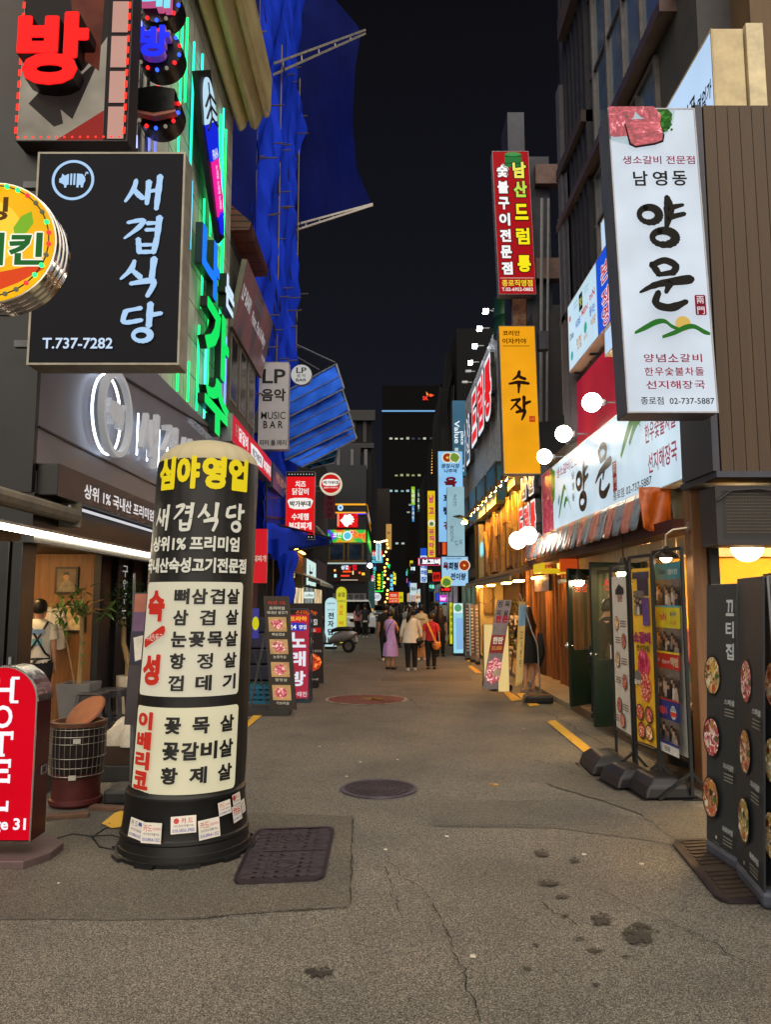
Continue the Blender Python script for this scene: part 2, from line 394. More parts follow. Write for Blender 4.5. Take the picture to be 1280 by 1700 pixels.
# ================================================================ THE GROUND
def asphalt(key, lo, mid, hi, bump=.5):
    m, n, l, b = new_mat(key); tc = n.new('ShaderNodeTexCoord')
    a = n.new('ShaderNodeTexVoronoi'); a.inputs['Scale'].default_value = 220; l.new(tc.outputs['Object'], a.inputs['Vector'])
    sp = n.new('ShaderNodeSeparateColor'); l.new(a.outputs['Color'], sp.inputs[0])
    nz = n.new('ShaderNodeTexNoise'); nz.inputs['Scale'].default_value = 60; nz.inputs['Detail'].default_value = 10; nz.inputs['Roughness'].default_value = .8; l.new(tc.outputs['Object'], nz.inputs[0])
    mx = n.new('ShaderNodeMix'); mx.inputs[0].default_value = .5; l.new(sp.outputs[0], mx.inputs[2]); l.new(nz.outputs[0], mx.inputs[3])
    r = ramp(n, [(.24, lo), (.5, mid), (.74, hi)]); l.new(mx.outputs[0], r.inputs[0])
    big = n.new('ShaderNodeTexNoise'); big.inputs['Scale'].default_value = .9; big.inputs['Detail'].default_value = 5; big.inputs['Roughness'].default_value = .6; l.new(tc.outputs['Object'], big.inputs[0])
    br = ramp(n, [(.25, (.55, .55, .57)), (.5, (.9, .9, .9)), (.72, (1.18, 1.14, 1.08))]); l.new(big.outputs[0], br.inputs[0])
    m2 = n.new('ShaderNodeMix'); m2.data_type = 'RGBA'; m2.blend_type = 'MULTIPLY'; m2.inputs[0].default_value = 1; l.new(r.outputs[0], m2.inputs[6]); l.new(br.outputs[0], m2.inputs[7])
    l.new(m2.outputs[2], b.inputs['Base Color'])
    rr = n.new('ShaderNodeMapRange'); rr.inputs['To Min'].default_value = .55; rr.inputs['To Max'].default_value = .9; l.new(nz.outputs[0], rr.inputs[0]); l.new(rr.outputs[0], b.inputs['Roughness'])
    bp = n.new('ShaderNodeBump'); bp.inputs['Strength'].default_value = bump; bp.inputs['Distance'].default_value = .006; l.new(mx.outputs[0], bp.inputs['Height']); l.new(bp.outputs[0], b.inputs['Normal'])
    return m
ASPH = asphalt('asphalt', (.014, .0125, .011), (.074, .067, .057), (.31, .28, .235))
PATCH = asphalt('asphalt_dark', (.016, .014, .0115), (.060, .052, .042), (.21, .185, .15), .4)
g = MB(); g.grid(lambda a, b: ((a-.5)*600, -40+b*560, 0), 12, 12); struct(g.build('ground', ASPH))
def sheet(name, pts, mat, z):
    return struct(MB().quad(*[(p[0], p[1], z) for p in pts]).build(name, mat))
def jit(pts, n, a):
    o = []
    for i, p in enumerate(pts):
        q = pts[(i+1) % len(pts)]
        for k in range(n): t = k/n; o.append((p[0]+(q[0]-p[0])*t+random.uniform(-a, a), p[1]+(q[1]-p[1])*t+random.uniform(-a, a)))
    return o
p = [G(-60, 1528), G(300, 1528), G(440, 1515), G(580, 1508), G(586, 1440), G(590, 1385), G(588, 1355), G(420, 1350)]
sheet('road_surface', jit([(-4.2, p[0].y), p[1], p[2], p[3], p[4], p[5], p[6], p[7], (-1.9, 6.4), (-2.3, 7.3), (-4.2, 7.3)], 8, .012), PATCH, .004)
p = [G(716, 1333), G(905, 1330), G(1130, 1372), G(1130, 1404), G(930, 1376), G(716, 1372)]
sheet('road_surface', jit(p, 8, .012), asphalt('asphalt_grey', (.018, .016, .014), (.064, .058, .050), (.22, .20, .17), .4), .004)
sheet('road_surface', jit([G(905, 1300), G(985, 1262), G(1190, 1355), G(1200, 1402), G(1130, 1402), G(1060, 1350)], 8, .03), PATCH, .008)
p = [G(637, 1124), G(780, 1122), G(786, 1131), G(632, 1131)]
sheet('road_surface', jit(p, 6, .02), PATCH, .004)
sheet('road_surface', jit([G(765, 1165), G(800, 1180), G(905, 1184), G(860, 1164)], 6, .02), PATCH, .004)
# cracks and stains
CRK = D('#17150f', .9, var=.1)
def crack(u0, v0, u1, v1, n, wob, w):
    a, b = G(u0, v0), G(u1, v1); mb = MB(); d = (b-a); q = V((-d.y, d.x, 0)).normalized(); L = []; R = []; off = 0
    for i in range(n+1):
        off = off*.72+random.uniform(-wob, wob); c = a+d*(i/n)+q*off*sin(pi*min(1, max(.12, i/n)))
        ww = w*random.uniform(.25, 1.2)*(1 if 0 < i < n else .1); L.append(c+q*ww); R.append(c-q*ww)
    k = n+1; mb.add([(v.x, v.y, .012) for v in L+R], [(i, i+1, k+i+1, k+i) for i in range(n)])
    return struct(mb.build('road_crack', CRK))
for a in ((720, 1500, 800, 1700, 40, .02, .004), (640, 1430, 720, 1500, 26, .02, .003), (1000, 1480, 1280, 1620, 40, .03, .0035), (716, 1332, 1090, 1331, 60, .012, .004),
          (716, 1372, 1120, 1372, 50, .012, .003), (590, 1195, 720, 1203, 30, .03, .006), (680, 1160, 700, 1178, 14, .03, .008), (880, 1262, 1010, 1300, 30, .04, .005),
          (780, 1395, 870, 1412, 24, .02, .003), (300, 1528, 580, 1508, 40, .01, .004), (640, 1440, 668, 1530, 24, .02, .003), (900, 1500, 960, 1540, 20, .02, .004),
          (586, 1360, 582, 1505, 24, .008, .004), (900, 1180, 1010, 1240, 30, .04, .006), (420, 1215, 600, 1180, 30, .05, .006)): crack(*a)
# yellow edge lines, worn
def worn(key, hexc, gap=.46):
    m, n, l, b = new_mat(key); b.inputs['Base Color'].default_value = lin(hexc); b.inputs['Roughness'].default_value = .7
    tc = n.new('ShaderNodeTexCoord'); nz = n.new('ShaderNodeTexNoise'); nz.inputs['Scale'].default_value = 7; nz.inputs['Detail'].default_value = 9; nz.inputs['Roughness'].default_value = .8
    l.new(tc.outputs['Object'], nz.inputs[0]); r = ramp(n, [(gap-.03, (0, 0, 0)), (gap+.03, (1, 1, 1))]); l.new(nz.outputs[0], r.inputs[0]); l.new(r.outputs[0], b.inputs['Alpha']); return m
STN = worn('oil_stain', '#2b2620', .47)
for u, v, ru, rv in ((1060, 1552, 36, 18), (1000, 1528, 20, 12), (900, 1418, 14, 7), (955, 1430, 10, 5), (912, 1468, 22, 5), (935, 1490, 14, 4), (990, 1580, 16, 5), (530, 1615, 26, 12), (1040, 1590, 8, 3), (875, 1610, 8, 4), (990, 1637, 7, 4), (940, 1522, 7, 3), (965, 1560, 9, 3), (890, 1571, 7, 3)):
    n = 22; sheet('road_stain', [G(u+ru*cos(2*pi*k/n)*random.uniform(.5, 1.15), v+rv*sin(2*pi*k/n)*random.uniform(.55, 1.1)) for k in range(n)], STN, .010)
YEL = worn('yellow_paint', '#c79a2c', .40)
for pts in ([G(908, 1199), G(922, 1197), G(998, 1256), G(980, 1259)], [G(858, 1152), G(872, 1152), G(896, 1172), G(880, 1174)], [G(832, 1146), G(842, 1146), G(866, 1163), G(850, 1165)],
            [G(776, 1106), G(784, 1106), G(801, 1118), G(790, 1118)], [G(770, 1092), G(778, 1092), G(786, 1099), G(778, 1099)], [G(404, 1206), G(420, 1189), G(435, 1189), G(412, 1208)], [G(168, 1370), G(190, 1352), G(212, 1345), G(205, 1375), G(185, 1378)]):
    sheet('road_marking', pts, YEL, .014)
# painted round mark far along the road
c = G(608, 1162); r = .74
def rdisc(name, cx, cy, r0, mat, z, n=40, sy=1):
    return struct(MB().quad(*[(cx+r0*cos(2*pi*k/n), cy+r0*sin(2*pi*k/n)*sy, z) for k in range(n)]).build(name, mat))
rdisc('road_marking', c.x, c.y, r, worn('white_paint', '#a8a296', .47), .012); rdisc('road_marking', c.x, c.y, r*.93, worn('red_paint', '#6e3a34', .46), .016)
sheet('road_marking', [(c.x-.5, c.y+.75), (c.x+.05, c.y+.2), (c.x-.1, c.y+.1), (c.x+.6, c.y-.6), (c.x+.1, c.y-.1), (c.x+.3, c.y+.02), (c.x-.25, c.y+.5)], worn('yellow_paint_old', '#a08a34', .48), .020)
# iron covers
IRON = D('#4a4147', .5, .55, .3, 14, .3)
def round_cover(u, v, r, label):
    c = G(u, v); t = thing('manhole_cover', label, 'manhole cover', (c.x, c.y, .004))
    f = MB(); f.lathe([(r*.9, .0), (r*.9, .014), (r, .014), (r, 0)], (c.x, c.y, .0045), 40, cap=False); f.build('frame_ring', D('#6b6270', .4, .6), t, 40)
    m = MB(); m.lathe([(r*.89, 0), (r*.89, .008)], (c.x, c.y, .0045), 40)
    for k in range(4): m.lathe([(r*(.28+.17*k), .0085), (r*(.28+.17*k), .0135), (r*(.31+.17*k), .0135), (r*(.31+.17*k), .0085)], (c.x, c.y, .0045), 36, cap=False)
    for k in range(-9, 10):
        x = k*r*.085; h = sqrt(max(0, (r*.6)**2-x*x)); m.box(c.x+x-.008, c.x+x+.008, c.y-h, c.y+h, .012, .0165)
    for k in range(28):
        a = 2*pi*k/28; m.box(c.x+r*.74*cos(a)-.014, c.x+r*.74*cos(a)+.014, c.y+r*.74*sin(a)-.022, c.y+r*.74*sin(a)+.022, .012, .0165)
    m.build('lid', IRON, t)
round_cover(629, 1311, .36, 'round ribbed iron manhole cover in the middle of the road')
def oblong_cover(pts, label, ribs):
    pts = [V((p.x, p.y, 0)) for p in pts]; c = sum(pts, V())/4; t = thing('utility_cover', label, 'utility cover', (c.x, c.y, .005))
    f = lambda a, b: (pts[0]*(1-a)+pts[1]*a)*(1-b)+(pts[3]*(1-a)+pts[2]*a)*b
    def rim(i, z):
        o = []
        for cx, cy, a0 in ((1-i-.1, i+.1, -90), (1-i-.1, 1-i-.1, 0), (i+.1, 1-i-.1, 90), (i+.1, i+.1, 180)):
            for k in range(6): q = f(cx+.1*cos(radians(a0+k*18)), cy+.1*sin(radians(a0+k*18))); o.append((q.x, q.y, z))
        return o
    a, b, d = rim(0, .006), rim(0, .022), rim(.035, .022); n = len(a); m = MB()
    m.add(a+b+d, [(i, (i+1) % n, n+(i+1) % n, n+i) for i in range(n)]+[(n+i, n+(i+1) % n, 2*n+(i+1) % n, 2*n+i) for i in range(n)]); m.build('frame', D('#3a3238', .45, .6), t)
    m = MB(); m.quad(*rim(.03, .016)); 
    if ribs:
        for k in range(15):
            y = .07+k*.062
            if abs(y-.5) < .03: continue
            for s in (0, 1):
                x0, x1 = (.08, .47) if s == 0 else (.53, .92); m.bar(f(x0, y-.02)+V((0, 0, .019)), f(x1, y+.03)+V((0, 0, .019)), .03, .008)
    else:
        for i in range(11):
            for j in range(13):
                if .3 < i/10 < .7 and (.12 < j/12 < .4 or .62 < j/12 < .9): continue
                q = f(.1+.08*i, .06+.073*j+.004); e = .018+.012*((i*7+j*3) % 3); m.box(q.x-e, q.x+e, q.y-.014, q.y+.014, .0165, .021)
        for yy in (.26, .76):
            q = f(.5, yy); m.lathe([(.09, .017), (.09, .022), (.105, .022), (.105, .017)], (q.x, q.y, 0), 24, cap=False); m.lathe([(.05, .017), (.05, .022), (.06, .022), (.06, .017)], (q.x, q.y, 0), 20, cap=False)
        m.bar(f(.03, .5)+V((0, 0, .018)), f(.97, .5)+V((0, 0, .018)), .012, .006)
    m.build('lid', IRON if not ribs else D('#3a302a', .6, .3, .3, 14, .3), t)
oblong_cover([G(384, 1471), G(538, 1464), G(556, 1376), G(425, 1380)], 'oblong rounded iron utility cover beside the black balloon pillar', False)
oblong_cover([G(1195, 1502), G(1420, 1502), G(1330, 1395), G(1112, 1398)], 'dark ribbed drain cover at the foot of the black banners', True)
d = G(820, 1303); t = MB().lathe([(.045, 0), (.045, .006), (.02, .010)], (d.x, d.y, .001), 20).build('road_stud', D('#a8894a', .35, .8), None, 40); tag(t, 'small round brass survey stud set in the asphalt', 'road stud')
# kerbs and raised floors
WOOD_DK = D('#4a4036', .7, var=.35, scale=3, vscale=(18, 1, 1))
KERB = D('#6b665d', .85, var=.25, bump=.3)
m = MB(); m.box(3.03, 9.0, 7.2, 12.9, 0.0, .13); struct(m.build('pavement', D('#5d4a38', .75, var=.35, scale=2, bump=.15, vscale=(14, 1, 1))))
m = MB(); m.box(2.98, 9.0, 12.9, 60, 0, .10); struct(m.build('pavement', D('#877a66', .85, var=.25, scale=3, bump=.2)))
m = MB(); m.box(-8, -3.12, 7.0, 14.5, 0, .15)
for k in range(34): m.box(-8, -3.1, 7.0+k*.22, 7.0+k*.22+.205, .15, .172)
struct(m.build('pavement', D('#55504a', .75, var=.35, scale=3, bump=.15, vscale=(1, 14, 1))))
m = MB(); m.box(-8, -2.75, 14.5, 44, 0, .09); struct(m.build('pavement', KERB))
# litter
m = MB()
for i, (u, v) in enumerate(((742, 1390), (660, 1262), (598, 1266), (970, 1420), (1066, 1436), (640, 1412), (785, 1590), (575, 1290), (452, 1412), (660, 1127), (530, 1240), (96, 1468), (1005, 1292), (870, 1210))):
    c = G(u, v); e = random.uniform(.3, .8); m.prism([(c.x-.02*e, c.y-.012*e, .005), (c.x+.02*e, c.y-.016*e, .005), (c.x+.022*e, c.y+.010*e, .005), (c.x-.015*e, c.y+.018*e, .005)], (0, .004, .005))
struct(m.build('litter', D('#b8b0a0', .8)), 'stuff')
# ================================================================ LEFT SIDE, NEAR
def brick(key, c1, c2, mort, bw, rh, plane='YZ', ms=.012, rough=.6, off=.5, bump=.3):
    m, n, l, b = new_mat(key); tc = n.new('ShaderNodeTexCoord'); sp = n.new('ShaderNodeSeparateXYZ'); cb = n.new('ShaderNodeCombineXYZ'); l.new(tc.outputs['Object'], sp.inputs[0])
    i0, i1 = {'YZ': (1, 2), 'XZ': (0, 2), 'XY': (0, 1), 'ZY': (2, 1), 'ZX': (2, 0)}[plane]; l.new(sp.outputs[i0], cb.inputs[0]); l.new(sp.outputs[i1], cb.inputs[1])
    t = n.new('ShaderNodeTexBrick'); t.inputs['Scale'].default_value = 1; t.inputs['Brick Width'].default_value = bw; t.inputs['Row Height'].default_value = rh; t.inputs['Mortar Size'].default_value = ms; t.offset = off
    t.inputs['Color1'].default_value = lin(c1); t.inputs['Color2'].default_value = lin(c2); t.inputs['Mortar'].default_value = lin(mort); l.new(cb.outputs[0], t.inputs[0])
    nz = n.new('ShaderNodeTexNoise'); nz.inputs['Scale'].default_value = 1.6; nz.inputs['Detail'].default_value = 8; l.new(tc.outputs['Object'], nz.inputs[0]); r = ramp(n, [(.3, (.55, .55, .55)), (.7, (1.1, 1.1, 1.1))]); l.new(nz.outputs[0], r.inputs[0])
    mx = n.new('ShaderNodeMix'); mx.data_type = 'RGBA'; mx.blend_type = 'MULTIPLY'; mx.inputs[0].default_value = 1; l.new(t.outputs[0], mx.inputs[6]); l.new(r.outputs[0], mx.inputs[7]); l.new(mx.outputs[2], b.inputs['Base Color']); b.inputs['Roughness'].default_value = rough
    bp = n.new('ShaderNodeBump'); bp.inputs['Strength'].default_value = bump; bp.inputs['Distance'].default_value = .02; bp.invert = True; l.new(t.outputs['Fac'], bp.inputs['Height']); l.new(bp.outputs[0], b.inputs['Normal'])
    return m
TILE = brick('wall_tile', '#e6e6da', '#dadace', '#6a6a62', .62, .62, 'YZ', .014, .45, 0)
STONE = brick('grey_stone', '#6f6c63', '#625f57', '#2e2c28', 1.1, .8, 'YZ', .012, .7, 0)
SHEETB = D('#0d0d0e', .42, var=.3, scale=2)
FASC = D('#77787f', .38, .1, .12, 1.5)
# ---- grill restaurant
B1 = thing('restaurant_building', 'grill restaurant front of black panels and grey metal fascia with open deck', 'building', (-5, 11, 0))
m = MB(); m.box(-8, -3.2, 6.95, 15.55, 2.42, 2.74); m.box(-8, -3.22, 6.93, 7.0, 2.74, 6.6); m.box(-3.28, -3.16, 6.9, 15.5, 2.28, 2.42); m.build('soffit_beam', SHEETB, B1)
m = MB(); m.box(-3.4, -3.22, 7.0, 15.55, 3.02, 4.95); m.build('fascia', FASC, B1)
m = MB(); m.bar((-3.214, 7.0, 3.36), (-3.214, 15.5, 3.36), .02); m.bar((-3.214, 8.9, 4.45), (-3.214, 14.8, 4.97), .03); m.build('seam', BLK, B1)
m = MB(); m.box(-8, -7.8, 7, 15.5, .15, 2.42); m.box(-8, -5.4, 13, 13.2, .15, 2.42); m.build('back_wall', D('#c0812c', .6, var=.2), B1)
m = MB(); m.box(-5.42, -4.0, 10.6, 10.8, .15, 2.42); m.build('wood_wall', D('#7a5228', .5, var=.35, scale=2.2, vscale=(9, 1, .6)), B1)
m = MB(); m.box(-4.2, -3.98, 10.82, 15.5, .15, 2.42); m.box(-3.99, -3.9, 10.58, 10.72, .15, 2.42)
for y in (11.3, 12.0, 12.7, 13.4): m.box(-3.98, -3.92, y, y+.06, .15, 2.42)
m.build('black_wall', SHEETB, B1)
m = MB(); m.box(-8, -3.3, 6.99, 15.4, 2.40, 2.415); m.build('ceiling', D('#3a2c1c', .7), B1)
m = MB()
for x, y, w in ((-4.8, 8.2, .5), (-4.8, 9.6, .5), (-6.6, 9.2, .6), (-6.6, 11.6, .6)): m.box(x-w/2, x+w/2, y-.12, y+.12, 2.36, 2.399)
m.build('ceiling_light', EL('#ffcf8a', 36), B1)
m = MB()
for k in range(5): m.box(-3.36-.13*k-.05, -3.36-.13*k+.05, 7.02+.015*k, 7.3+.02*k, .17, 2.3)
m.build('folding_door', D('#141416', .35, var=.3), B1, bevel=.008)
m = MB()
for k in range(3): m.box(-3.36-.13*k-.012, -3.36-.13*k+.012, 6.99+.015*k, 7.02+.015*k, 1.16, 1.26)
m.build('door_handle', STEEL, B1)
m = MB(); m.tube([(-3.14, 5.9, 2.36), (-3.14, 14.5, 2.36)], .022, 8); m.build('light_strip', EL('#fff1d2', 22), B1)
m = MB(); m.box(-3.17, -3.10, 5.9, 14.5, 2.385, 2.41); m.build('strip_channel', STEEL, B1)
m = MB(); m.tube([(-3.10, 7.5, 2.68), (-3.10, 14.5, 2.68)], .016, 6); m.build('light_edge', E('#d9dbe2', .9), B1)
m = MB(); m.tube([(-3.05, 5.6, 2.58), (-3.05, 7.5, 2.58)], .075, 10); m.box(-3.2, -3.0, 7.5, 7.56, 2.48, 2.72); m.build('awning_roll', D('#6e675a', .7, bump=.2), B1)
p = lp(-3.93, 11.32, 11.98, 2.35, .2); p.col('구워주는집', .5, .02, .5, .45, E('#cfcfc6', .7), .004); p.done(B1)
# fascia emblem and letters
def solid(p, pts, mat, part, base, deep):
    q = [p.pt(x, y, base) for x, y in pts]; p.get(part, mat).prism(q, p.N*deep)
PIG = [[(0,34),(8,28),(10,14),(20,22),(30,16),(35,16),(35,56),(28,58),(27,68),(19,68),(19,58),(10,52),(0,48)], [(40,14),(47,14),(47,58),(40,58)], [(52,14),(59,14),(59,58),(52,58)], [(64,14),(84,16),(94,28),(96,42),(90,54),(88,68),(80,68),(79,58),(73,58),(72,68),(64,68)], [(92,22),(96,8),(104,8),(106,16),(101,16),(101,12),(98,13),(96,24)]]
def pig(p, cx, cy, w, mat, deep=0, base=0):
    for poly in PIG:
        pts = [(cx+(x/100-.5)*w/p.w, cy+(y-41)/100*w/p.h) for x, y in poly]
        solid(p, pts, mat, 'emblem', base, deep) if deep else p.poly(pts, mat, 'emblem')
LETW = E('#cfd2d6', .30, base='#a8a8aa')
HALO = EL('#dbe8ff', 3.4)
t = thing('fascia_sign', 'white halo lit pig ring and calligraphy letters on the grey restaurant fascia', 'sign', (-3.1, 10, 3.2))
p = lp(-3.21, 7.1, 15.4, 4.95, 3.02)
for k in range(40):
    a, b = 2*pi*k/40, 2*pi*(k+1)/40
    for (r0, r1, mat, part, b0, dp) in ((.415, .475, LETW, 'ring', .13, .07),):
        solid(p, [((1.42+r*cos(q))/p.w, (1.10+r*1.02*sin(q))/p.h) for r, q in ((r0, a), (r1, a), (r1, b), (r0, b))], mat, part, b0, dp)
m = MB(); m.tube([p.pt((1.42+.44*cos(2*pi*k/32))/p.w, (1.10+.45*sin(2*pi*k/32))/p.h, .06) for k in range(33)], .014, 6); m.build('halo_tube', HALO, t)
pig(p, 1.42/p.w, 1.10/p.h, .52, LETW, .06, .12)
for k, ch in enumerate('새겹식당'):
    for st in BR[ch]:
        c = crom(st, 4); q = [(2.75+.92*k+(x/100-.5)*.86, 1.08+(y/100-.5)*.86, w*.0056) for x, y, w in c]; L = []; R = []
        for i in range(len(q)):
            a, b = q[max(i-1, 0)], q[min(i+1, len(q)-1)]; dx, dy = b[0]-a[0], b[1]-a[1]; n = sqrt(dx*dx+dy*dy); L.append((q[i][0]-dy/n*q[i][2], q[i][1]+dx/n*q[i][2])); R.append((q[i][0]+dy/n*q[i][2], q[i][1]-dx/n*q[i][2]))
        mb = p.get(f'letter#{k}', LETW); n = len(L); pts = [p.pt(x/p.w, y/p.h, .10+.0007*(k+BR[ch].index(st))) for x, y in L+R]; pts += [v+p.N*.07 for v in pts]; n2 = 2*n
        mb.add(pts, [(i, i+1, n+i+1, n+i) for i in range(n-1)]+[(n2+i, n2+i+1, n2+n+i+1, n2+n+i) for i in range(n-1)]+[(i, i+1, n2+i+1, n2+i) for i in range(n-1)]+[(n+i, n+i+1, n2+n+i+1, n2+n+i) for i in range(n-1)]+[(0, n, n2+n, n2), (n-1, 2*n-1, n2+2*n-1, n2+n-1)])
    for dx in (-.22, .2): m2 = p.get(f'halo_tube#{k}{dx}', HALO); m2.tube([p.pt((2.75+.92*k+dx)/p.w, .42, .05), p.pt((2.75+.92*k+dx)/p.w, .7, .05)], .012, 6)
p.text('SAEGYEOP RESTAURANT', .78, .13, .32, .07, E('#b9bcc2', .5), .01)
p.done(t)
p = lp(-3.02, 7.02, 12.6, 3.02, 2.72)
t = signbox('band_sign', 'long dark purple board with one white line of text under the grey fascia', 'sign', p, .2, D('#3a343a', .45, var=.1), SHEETB, .0)
p.text('상위 1% 국내산 프리미엄 숙성원육', .40, .55, .58, .5, E('#e6e2e2', .9), .02); p.done(t)
# paintings on the wood wall
def painting(u0, v0, u1, v1, Y, back, skin, label):
    p = fp(u0, v0, u1, v1, Y); t = thing('framed_picture', label, 'picture', tuple(p.pt(.5, 1))); slab(p, .04).build('frame', D('#20140c', .5), t, bevel=.006)
    p.rect(.1, .08, .9, .92, back, 'canvas'); p.poly([(.16, .92), (.2, .66), (.38, .52), (.62, .5), (.8, .64), (.86, .92)], D(skin, .6, var=.5, scale=14), 'canvas'); p.disc(.5, .38, p.w*.13, D('#a5805a', .6, var=.4, scale=20), 'canvas', sy=1.2); p.poly([(.37, .32), (.42, .2), (.58, .19), (.64, .33), (.5, .28)], INK, 'canvas'); p.done(t)
painting(91, 941, 128, 986, 10.57, D('#6a5a44', .6, var=.5, scale=9), '#7a705c', 'upper brown framed portrait on the wood wall')
painting(105, 1002, 140, 1050, 10.57, D('#b39a6c', .6, var=.4, scale=9), '#c8b48a', 'lower framed portrait half hidden behind the potted plant')
painting(54, 963, 67, 990, 12.96, D('#2a201a', .6), '#6e6256', 'small dark frame on the orange wall inside the restaurant')
# plastic bag hung on the wall
m = MB(); b = W(90, 1008, 10.5); 
def bagf(a, z): w = (.10+.05*min(1, z*3)) * (1-.1*sin(9*z)); return (b.x+(a-.5)*2*w, 10.52-.10*sin(pi*a)*(.4+z*.6)-.01*sin(a*20), b.z-z*.55+.02*sin(a*13)*z)
m.grid(bagf, 14, 10); m.grid(lambda a, z: (bagf(a, z)[0], 10.57, bagf(a, z)[2]), 14, 10); o = m.build('hanging_bag', glass('#c9c6c2', .3, .75), None, True); tag(o, 'crumpled clear plastic bag hanging on the wood wall beside the waiter', 'plastic bag')
# ---- hanging signs by the restaurant corner
p = fp(63, 253, 297, 606, 6.5)
t = signbox('projecting_sign', 'black square light box with pale blue calligraphy and a ringed pig', 'sign', p, .26, E('#16161b', .7, base='#050506'), D('#8f8a7c', .55, .2, .3, 5), .018)
BLU = E('#a9cdf2', .95)
p.ring(.245, .135, .165, .19, BLU, 'emblem'); pig(p, .245, .138, .245, BLU)
for ch, y in zip('새겹식당', (.195, .40, .60, .815)): p.brush(ch, .735, y, .31, .185, BLU, fat=1.2)
p.text('T.737-7282', .335, .905, .46, .05, E('#c6dcf6', .95), .018); p.done(t)
for z in (.12, .88): q = p.pt(.0, z, -.15); MB().bar((-3.3, q.y, q.z), (q.x+.03, q.y, q.z), .06).build('bracket', GREY, t)
# round chicken sign
t = thing('round_sign', 'round yellow light box with green lettering, chrome rim and coloured bulbs', 'sign', tuple(W(-15, 520, 4.4)))
c = W(-12, 403, 4.3); R0 = .365
m = MB(); m.lathe([(R0, -.003), (R0*1.02, .0), (R0*1.02, .2), (R0*.98, .21)], (c.x, c.y, c.z), 48, 'Y', cap=True); m.v = [(x, 2*c.y-y, z) for x, y, z in m.v]
m.build('drum', D('#b9b3aa', .16, 1.0, .35, 3), t, 40)
for k in (.05, .1, .15): MB().tube([(c.x+R0*1.025*cos(2*pi*i/48), c.y+k, c.z+R0*1.025*sin(2*pi*i/48)) for i in range(49)], .005, 5).build('drum_band', CHROME, t)
p = Panel((c.x-R0, c.y-.004, c.z+R0), (1, 0, 0), (0, 0, 1), 2*R0, 2*R0)
p.disc(.5, .5, R0*.995, EL('#f7b713', .95, .12, 3), 'face', n=48); p.disc(.45, .42, R0*.55, E('#fbd23c', .95), 'face', n=40)
p.poly([(.0, .86), (.3, .80), (.62, .74), (.9, .68), (.93, .72), (.72, .84), (.5, .93), (.3, .96), (.1, .92)], E('#e0481c', .9)); p.poly([(.66, .38), (.72, .28), (.80, .24), (.82, .34), (.77, .42), (.68, .46)], E('#7fb52a', .9))
p.text('빙', .5, .22, .22, .2, E('#5a3a12', .8), .03); p.text('생맥주', .2, .22, .24, .15, E('#5a3a12', .8), .03)
p.text('치킨', .62, .56, .60, .30, E('#f4f4e4', 1), .075); p.text('치킨', .62, .56, .585, .275, E('#1f6a2c', .8), .035); p.text('치킨', .52, .80, .1, .08, E('#f4e4d0', .9), .02)
p.done(t)
w = MB(); bl = []
for k in range(19):
    a = radians(100-k*11.5); q = V((c.x+R0*.93*cos(a), c.y-.03, c.z+R0*.93*sin(a))); bl.append(q); MB().ball(q, .0145, 10).build('bulb', [EL('#ff2a2a', 3), EL('#25ff6a', 3), E('#8a8a6a', .5)][(k*2+k//3) % 3], t, True)
w.tube(bl, .004, 5); w.build('bulb_wire', BLK, t)
MB().bar((-3.3, c.y+.12, c.z+.55), (c.x-.1, c.y+.12, c.z+.55), .05).build('bracket', BLK, t); MB().bar((c.x-.1, c.y+.12, c.z+.56), (c.x-.1, c.y+.12, c.z+.3), .03).build('bracket', BLK, t)
# big red letter board
p = fp(46, -120, 211, 235, 6.75)
t = signbox('letter_board', 'tall photo board with a huge red channel letter and red LED border', 'sign', p, .25, E('#241f20', .8), D('#2a2526', .6), .01)
p.rect(.0, .35, .78, 1, E('#9a9080', .75, .35, 2.5)); p.poly([(.0, .30), (.78, .30), (.78, .52), (.6, .66), (.35, .80), (.72, .62), (.5, .9), (.2, .78), (.05, .62)], E('#2b2422', .7)); p.poly([(.42, .3), (.74, .3), (.72, .68), (.5, .6)], E('#5c2a1e', .8, .4, 4)); p.poly([(.35, 1), (.78, .86), (.78, 1)], E('#8e231d', .9)); p.poly([(.1, .83), (.32, .70), (.42, .92), (.34, .935)], E('#2b2422', .8))
for k in range(6): p.rect(.82, .03+k*.163, .965, .03+k*.163+.145, E('#c99a8c', .8, .1), 'pane')
p.text('방', .36, .63, .64, .335, D('#1c1012', .4), .05, 'letter_side', .16); p.text('방', .36, .63, .63, .33, EL('#ff1414', 1.3), .045, 'letter', .012, base=.162)
for k in range(12):
    for x in (.012, .975): p.rect(x-.012, .36+k*.053, x+.012, .36+k*.053+.03, E('#ff2a1c', 2.2), 'led')
for k in range(14): p.disc(.03+k*.07, .99, .011, E('#ff2a1c', 2.2), 'led', n=8)
p.done(t); MB().bar((-3.1, 6.8, 6.3), (-3.1, 7.1, 6.3), .1).build('bracket', BLK, t)
